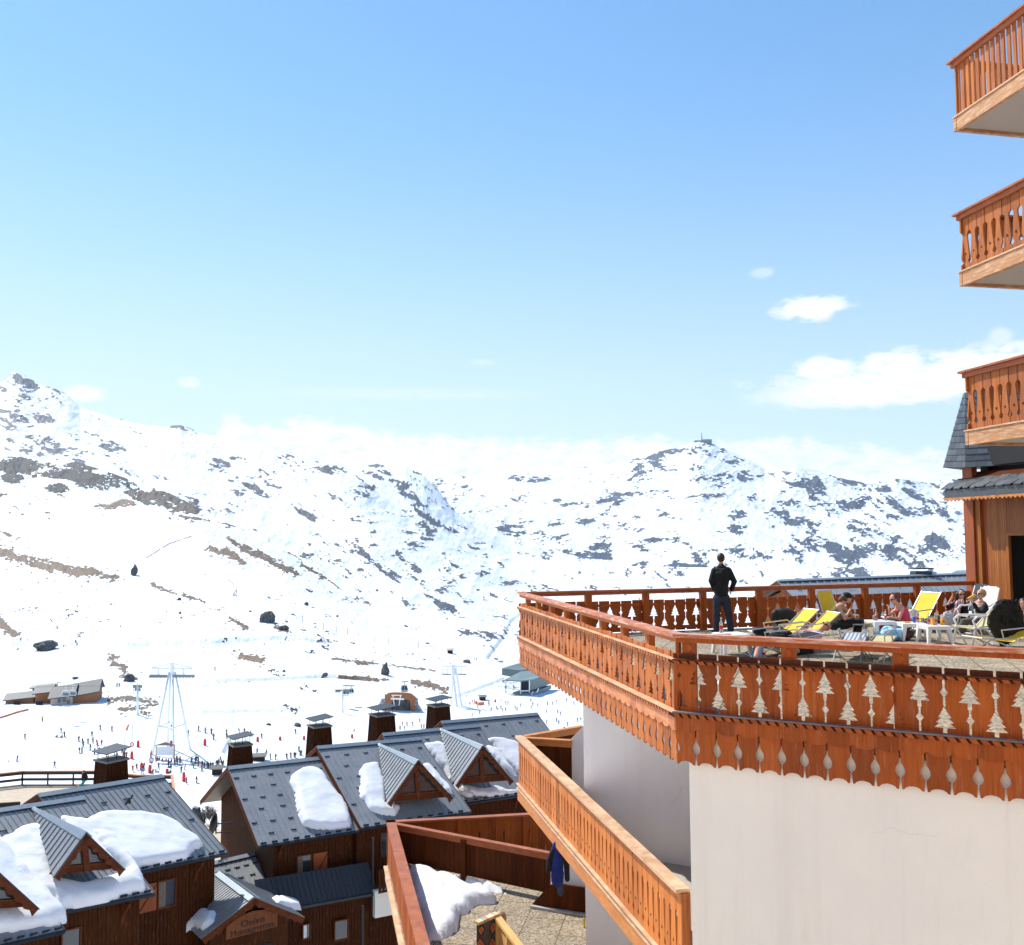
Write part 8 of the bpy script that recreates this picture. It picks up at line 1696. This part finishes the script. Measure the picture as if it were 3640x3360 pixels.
for i in range(n2):
    for (z0_, z1_) in ((0, -.5), (-.5, -1.05)):
        u0, u1 = i/n2, (i+1)/n2; w0, w1 = .03*math.sin(u0*9), .03*math.sin(u1*9); p_, q_ = L0.lerp(A2_, u0), L0.lerp(A2_, u1)
        rgm.add([p_+Vector((0, w0, z0_)), q_+Vector((0, w1, z0_)), q_+Vector((.0, w1*1.6, z1_)), p_+Vector((.0, w0*1.6, z1_)), p_+Vector((0, w0+.012, z0_)), q_+Vector((0, w1+.012, z0_)), q_+Vector((.0, w1*1.6+.012, z1_)), p_+Vector((.0, w0*1.6+.012, z1_))], [(0, 3, 2, 1), (4, 5, 6, 7), (0, 1, 5, 4), (2, 3, 7, 6)])
rg = rgm.build('patterned_rug', M_RUG, None); tag(rg, 'red and black diamond patterned rug hanging beside the yellow bench', 'rug')
rgm = MB(); cols = [(.62, .42, .22), (.60, .52, .30), (.22, .42, .36), (.66, .22, .12), (.62, .56, .36), (.66, .60, .5)]
for i in range(8): o = MB(); p_, q_ = L0.lerp(A2_, i/8), L0.lerp(A2_, (i+1)/8); o.beam(p_+Vector((0, .03, .03)), q_+Vector((0, .03, .03)), .13, .05); o.build('border_stripe', simple('rug stripe', cols[i % 6], .95), rg)
# woman behind the bench
D0 = 18.9; H = lambda x, y, d=0.: qz(x, y, D0+d); pw = person((H(950, 700).x, D0, FT), 'blonde bobbed woman in a mauve top sitting behind the yellow bench back')
b = MB(); chain(b, [H(1010, 1250), H(1000, 1050), H(990, 900), H(960, 800)], [.15, .125, .14, .11]); chain(b, [H(945, 760), H(925, 680)], [.05, .05]); M_ = head(b, H(910, 590), (.6, .55, -.3), (-.05, .0, 1), 1.05)
for q_ in (-.2, .22): qq = [H(990, 830, q_), H(1070+q_*80, 960, q_), H(1120, 1100, q_*.6)]; chain(b, qq, [.055, .045, .03]); hand(b, qq[2], (.6, .2, -.5), (0, 1, 0), .065, .6)
for q_ in (-.1, .1): chain(b, [H(1010, 1250, q_), H(1180, 1240, q_+.3), H(1200, 1420, q_+.4)], [.09, .065, .045])
remeshed(b, 'body', M_SKIN, pw); b = MB(); chain(b, [H(1010, 1230), H(1000, 1050), H(990, 900), H(970, 830)], [.165, .14, .155, .12]); 
for q_ in (-.2, .22): chain(b, [H(990, 830, q_), H(1070+q_*80, 960, q_)], [.07, .062])
remeshed(b, 'top', simple('mauve top', (.20, .07, .09), .9), pw)
on_head(M_, lambda h, s: (h.ico((-.03*s, 0, .03*s), .118*s, 2, (1, .95, 1.02)), [h.tube([(-.03*s, q*.08*s, .0), (-.01*s, q*.095*s, -.1*s)], [.06*s, .045*s], 8) for q in (-1, 1)], h.tube([(-.09*s, 0, .0), (-.1*s, 0, -.12*s)], [.07*s, .04*s], 8)), 'hair', M_HAIRBL, pw, 1.05, .012); eyes_lips(M_, pw, 1.05)
b = MB(); b.ico(H(1010, 1260), .17, 2)
for q_ in (-.1, .1): chain(b, [H(1010, 1250, q_), H(1180, 1240, q_+.3), H(1200, 1400, q_+.4)], [.115, .09, .07])
remeshed(b, 'trousers', M_JEAND, pw)
# jacket hung on the balcony fascia by a hanger
D0 = 19.9; H = lambda x, y, d=0.: at(1900+x/7.39, 2950+y/7.39, D0+d)
jb = MB(); chain(jb, [H(590, 380), H(590, 600), H(600, 900), H(590, 1250), H(590, 1380)], [.09, .15, .13, .13, .12], 12); jb.v = [(v[0], D0+(v[1]-D0)*.4, v[2]) for v in jb.v]
jo = remeshed(jb, 'hanging_jacket', simple('royal blue fleece', (.012, .025, .20), .9, var=.35, scale=9), None, .014, 3); tag(jo, 'blue jacket with black sleeves hanging under the middle balcony', 'jacket')
for pts in ([(500, 520), (400, 780), (370, 1080)], [(730, 560), (840, 850), (860, 1310)]): s = MB(); chain(s, [H(*p) for p in pts], [.06, .065, .055]); remeshed(s, 'sleeve', M_BLACKC, jo, .014)
s = MB(); chain(s, [H(690, 1100, .03), H(680, 1400, .03), H(675, 1680, .03)], [.07, .065, .06]); s.v = [(v[0], D0+(v[1]-D0)*.5, v[2]) for v in s.v]; remeshed(s, 'tail', M_JEAND, jo, .014)
s = MB(); s.tube([H(480, 420), H(600, 330), H(720, 460)], .012, 6); s.tube([H(600, 330), H(630, 260), H(655, 215)], .006, 6); s.build('hanger', M_TUBE, jo)
# ---- person resting on the village deck
p = atz(325, 2800, ZD); D0 = p.y; H = lambda x, y, d=0.: at(200+x/4.004, 2650+y/4.004, D0+d); pw = person(tuple(p), 'person in dark top and teal trousers leaning at the village deck railing')
b = MB(); chain(b, [H(395, 490), H(400, 440), H(395, 405)], [.17, .18, .12]); M_ = head(b, H(385, 378), (-.3, -.8, 0), (0, 0, 1), 1.1)
for s_ in (-1, 1): q_ = [H(400+s_*24, 410), H(405+s_*36, 450, .1), H(400+s_*30, 490, -.1)]; chain(b, q_, [.06, .05, .035]); hand(b, q_[2], (0, -.3, -1), (1, 0, 0), .07, .5)
for s_ in (-1, 1): chain(b, [H(395, 500, s_*.1), H(360, 550, s_*.12-.2), H(290, 580, s_*.12-.2)], [.1, .08, .05])
remeshed(b, 'body', M_SKIN, pw, .02); b = MB(); chain(b, [H(395, 495), H(402, 440), H(395, 408)], [.2, .21, .14])
for s_ in (-1, 1): chain(b, [H(400+s_*24, 410), H(405+s_*36, 450, .1), H(400+s_*30, 485, -.1)], [.08, .07, .055])
remeshed(b, 'top', M_BLACKC, pw, .02); b = MB()
for s_ in (-1, 1): chain(b, [H(398, 500, s_*.1), H(370, 550, s_*.12-.2), H(335, 580, s_*.12-.2)], [.13, .11, .08])
remeshed(b, 'trousers', M_TEAL, pw, .02); on_head(M_, lambda h, s: h.ico((-.02*s, 0, .03*s), .108*s, 2, (1, .9, 1)), 'hair', M_HAIRBR, pw, 1.1, .015)
# ---- bird over the roof
bc = at(457, 2850, 30); bd = empty('bird', tuple(bc), 0, 'dark bird with bluish tail in flight over the left chalet roof', 'bird'); q = lambda x, y, d=0.: at(200+x/4.004, 2650+y/4.004, 30+d)
b = MB(); chain(b, [q(990, 835), q(1020, 800), q(1050, 755)], [.035, .05, .025]); b.slab([q(1040, 765), q(1085, 690), q(1100, 720), q(1060, 775)], (0, .01, 0)); b.ico(q(985, 842), .03, 2); remeshed(b, 'body', M_BLACKC, bd, .008, 2)
for s_ in (-1, 1): b = MB(); b.slab([q(1010, 815), q(1040, 775), q(1040+s_*28, 790, s_*.12), q(1015+s_*34, 840, s_*.15)], (0, .008, 0)); b.build('wing', M_BLACKC, bd)
# shrubs and a vent box between the chalets
rnd = random.Random(21)
def shrub(px, py, D, hpx, label):
    c = at(px, py, D); k = D/F_PX; H_ = hpx*k; root = empty('bare_shrub', tuple(c), 0, label, 'shrub', 'leafless shrubs between the chalets'); b = MB()
    for i in range(26):
        a_ = rnd.uniform(0, 6.28); r_ = rnd.uniform(.2, .9)*H_*.6; tip = c+Vector((math.cos(a_)*r_, math.sin(a_)*r_*.6, H_*rnd.uniform(.5, 1))); mid_ = c.lerp(tip, .5)+Vector((rnd.uniform(-.1, .1), 0, rnd.uniform(0, .15))); b.tube([c, mid_, tip], [.03, .02, .008], 4)
        for j in range(5): t2 = mid_.lerp(tip, rnd.uniform(.1, .9)); b.tube([t2, t2+Vector((rnd.uniform(-.3, .3), rnd.uniform(-.2, .2), rnd.uniform(.0, .3)))], [.012, .005], 3)
    b.build('twigs', simple('bare twigs', (.24, .21, .18), .9), root)
shrub(722, 2935, 56, 50, 'leafless shrub nearest the black satellite dish'); shrub(745, 2915, 58, 52, 'leafless shrub behind the dish, right of the vent box'); shrub(757, 2960, 55, 40, 'lowest leafless shrub under the satellite dish')
c = at(692, 2885, 57); k = 57/F_PX; b = MB(); b.hexa([c+Vector(v)*k for v in ((-14, 0, -26), (16, 0, -30), (20, 20, -28), (-8, 20, -24), (-8, 0, 14), (10, 0, 10), (12, 20, 10), (-6, 20, 14))]); tag(b.build('vent_box', M_ROOF, None), 'small grey metal roofed box beside the leafless shrubs', 'vent box')
# under the fence post line: nothing hidden
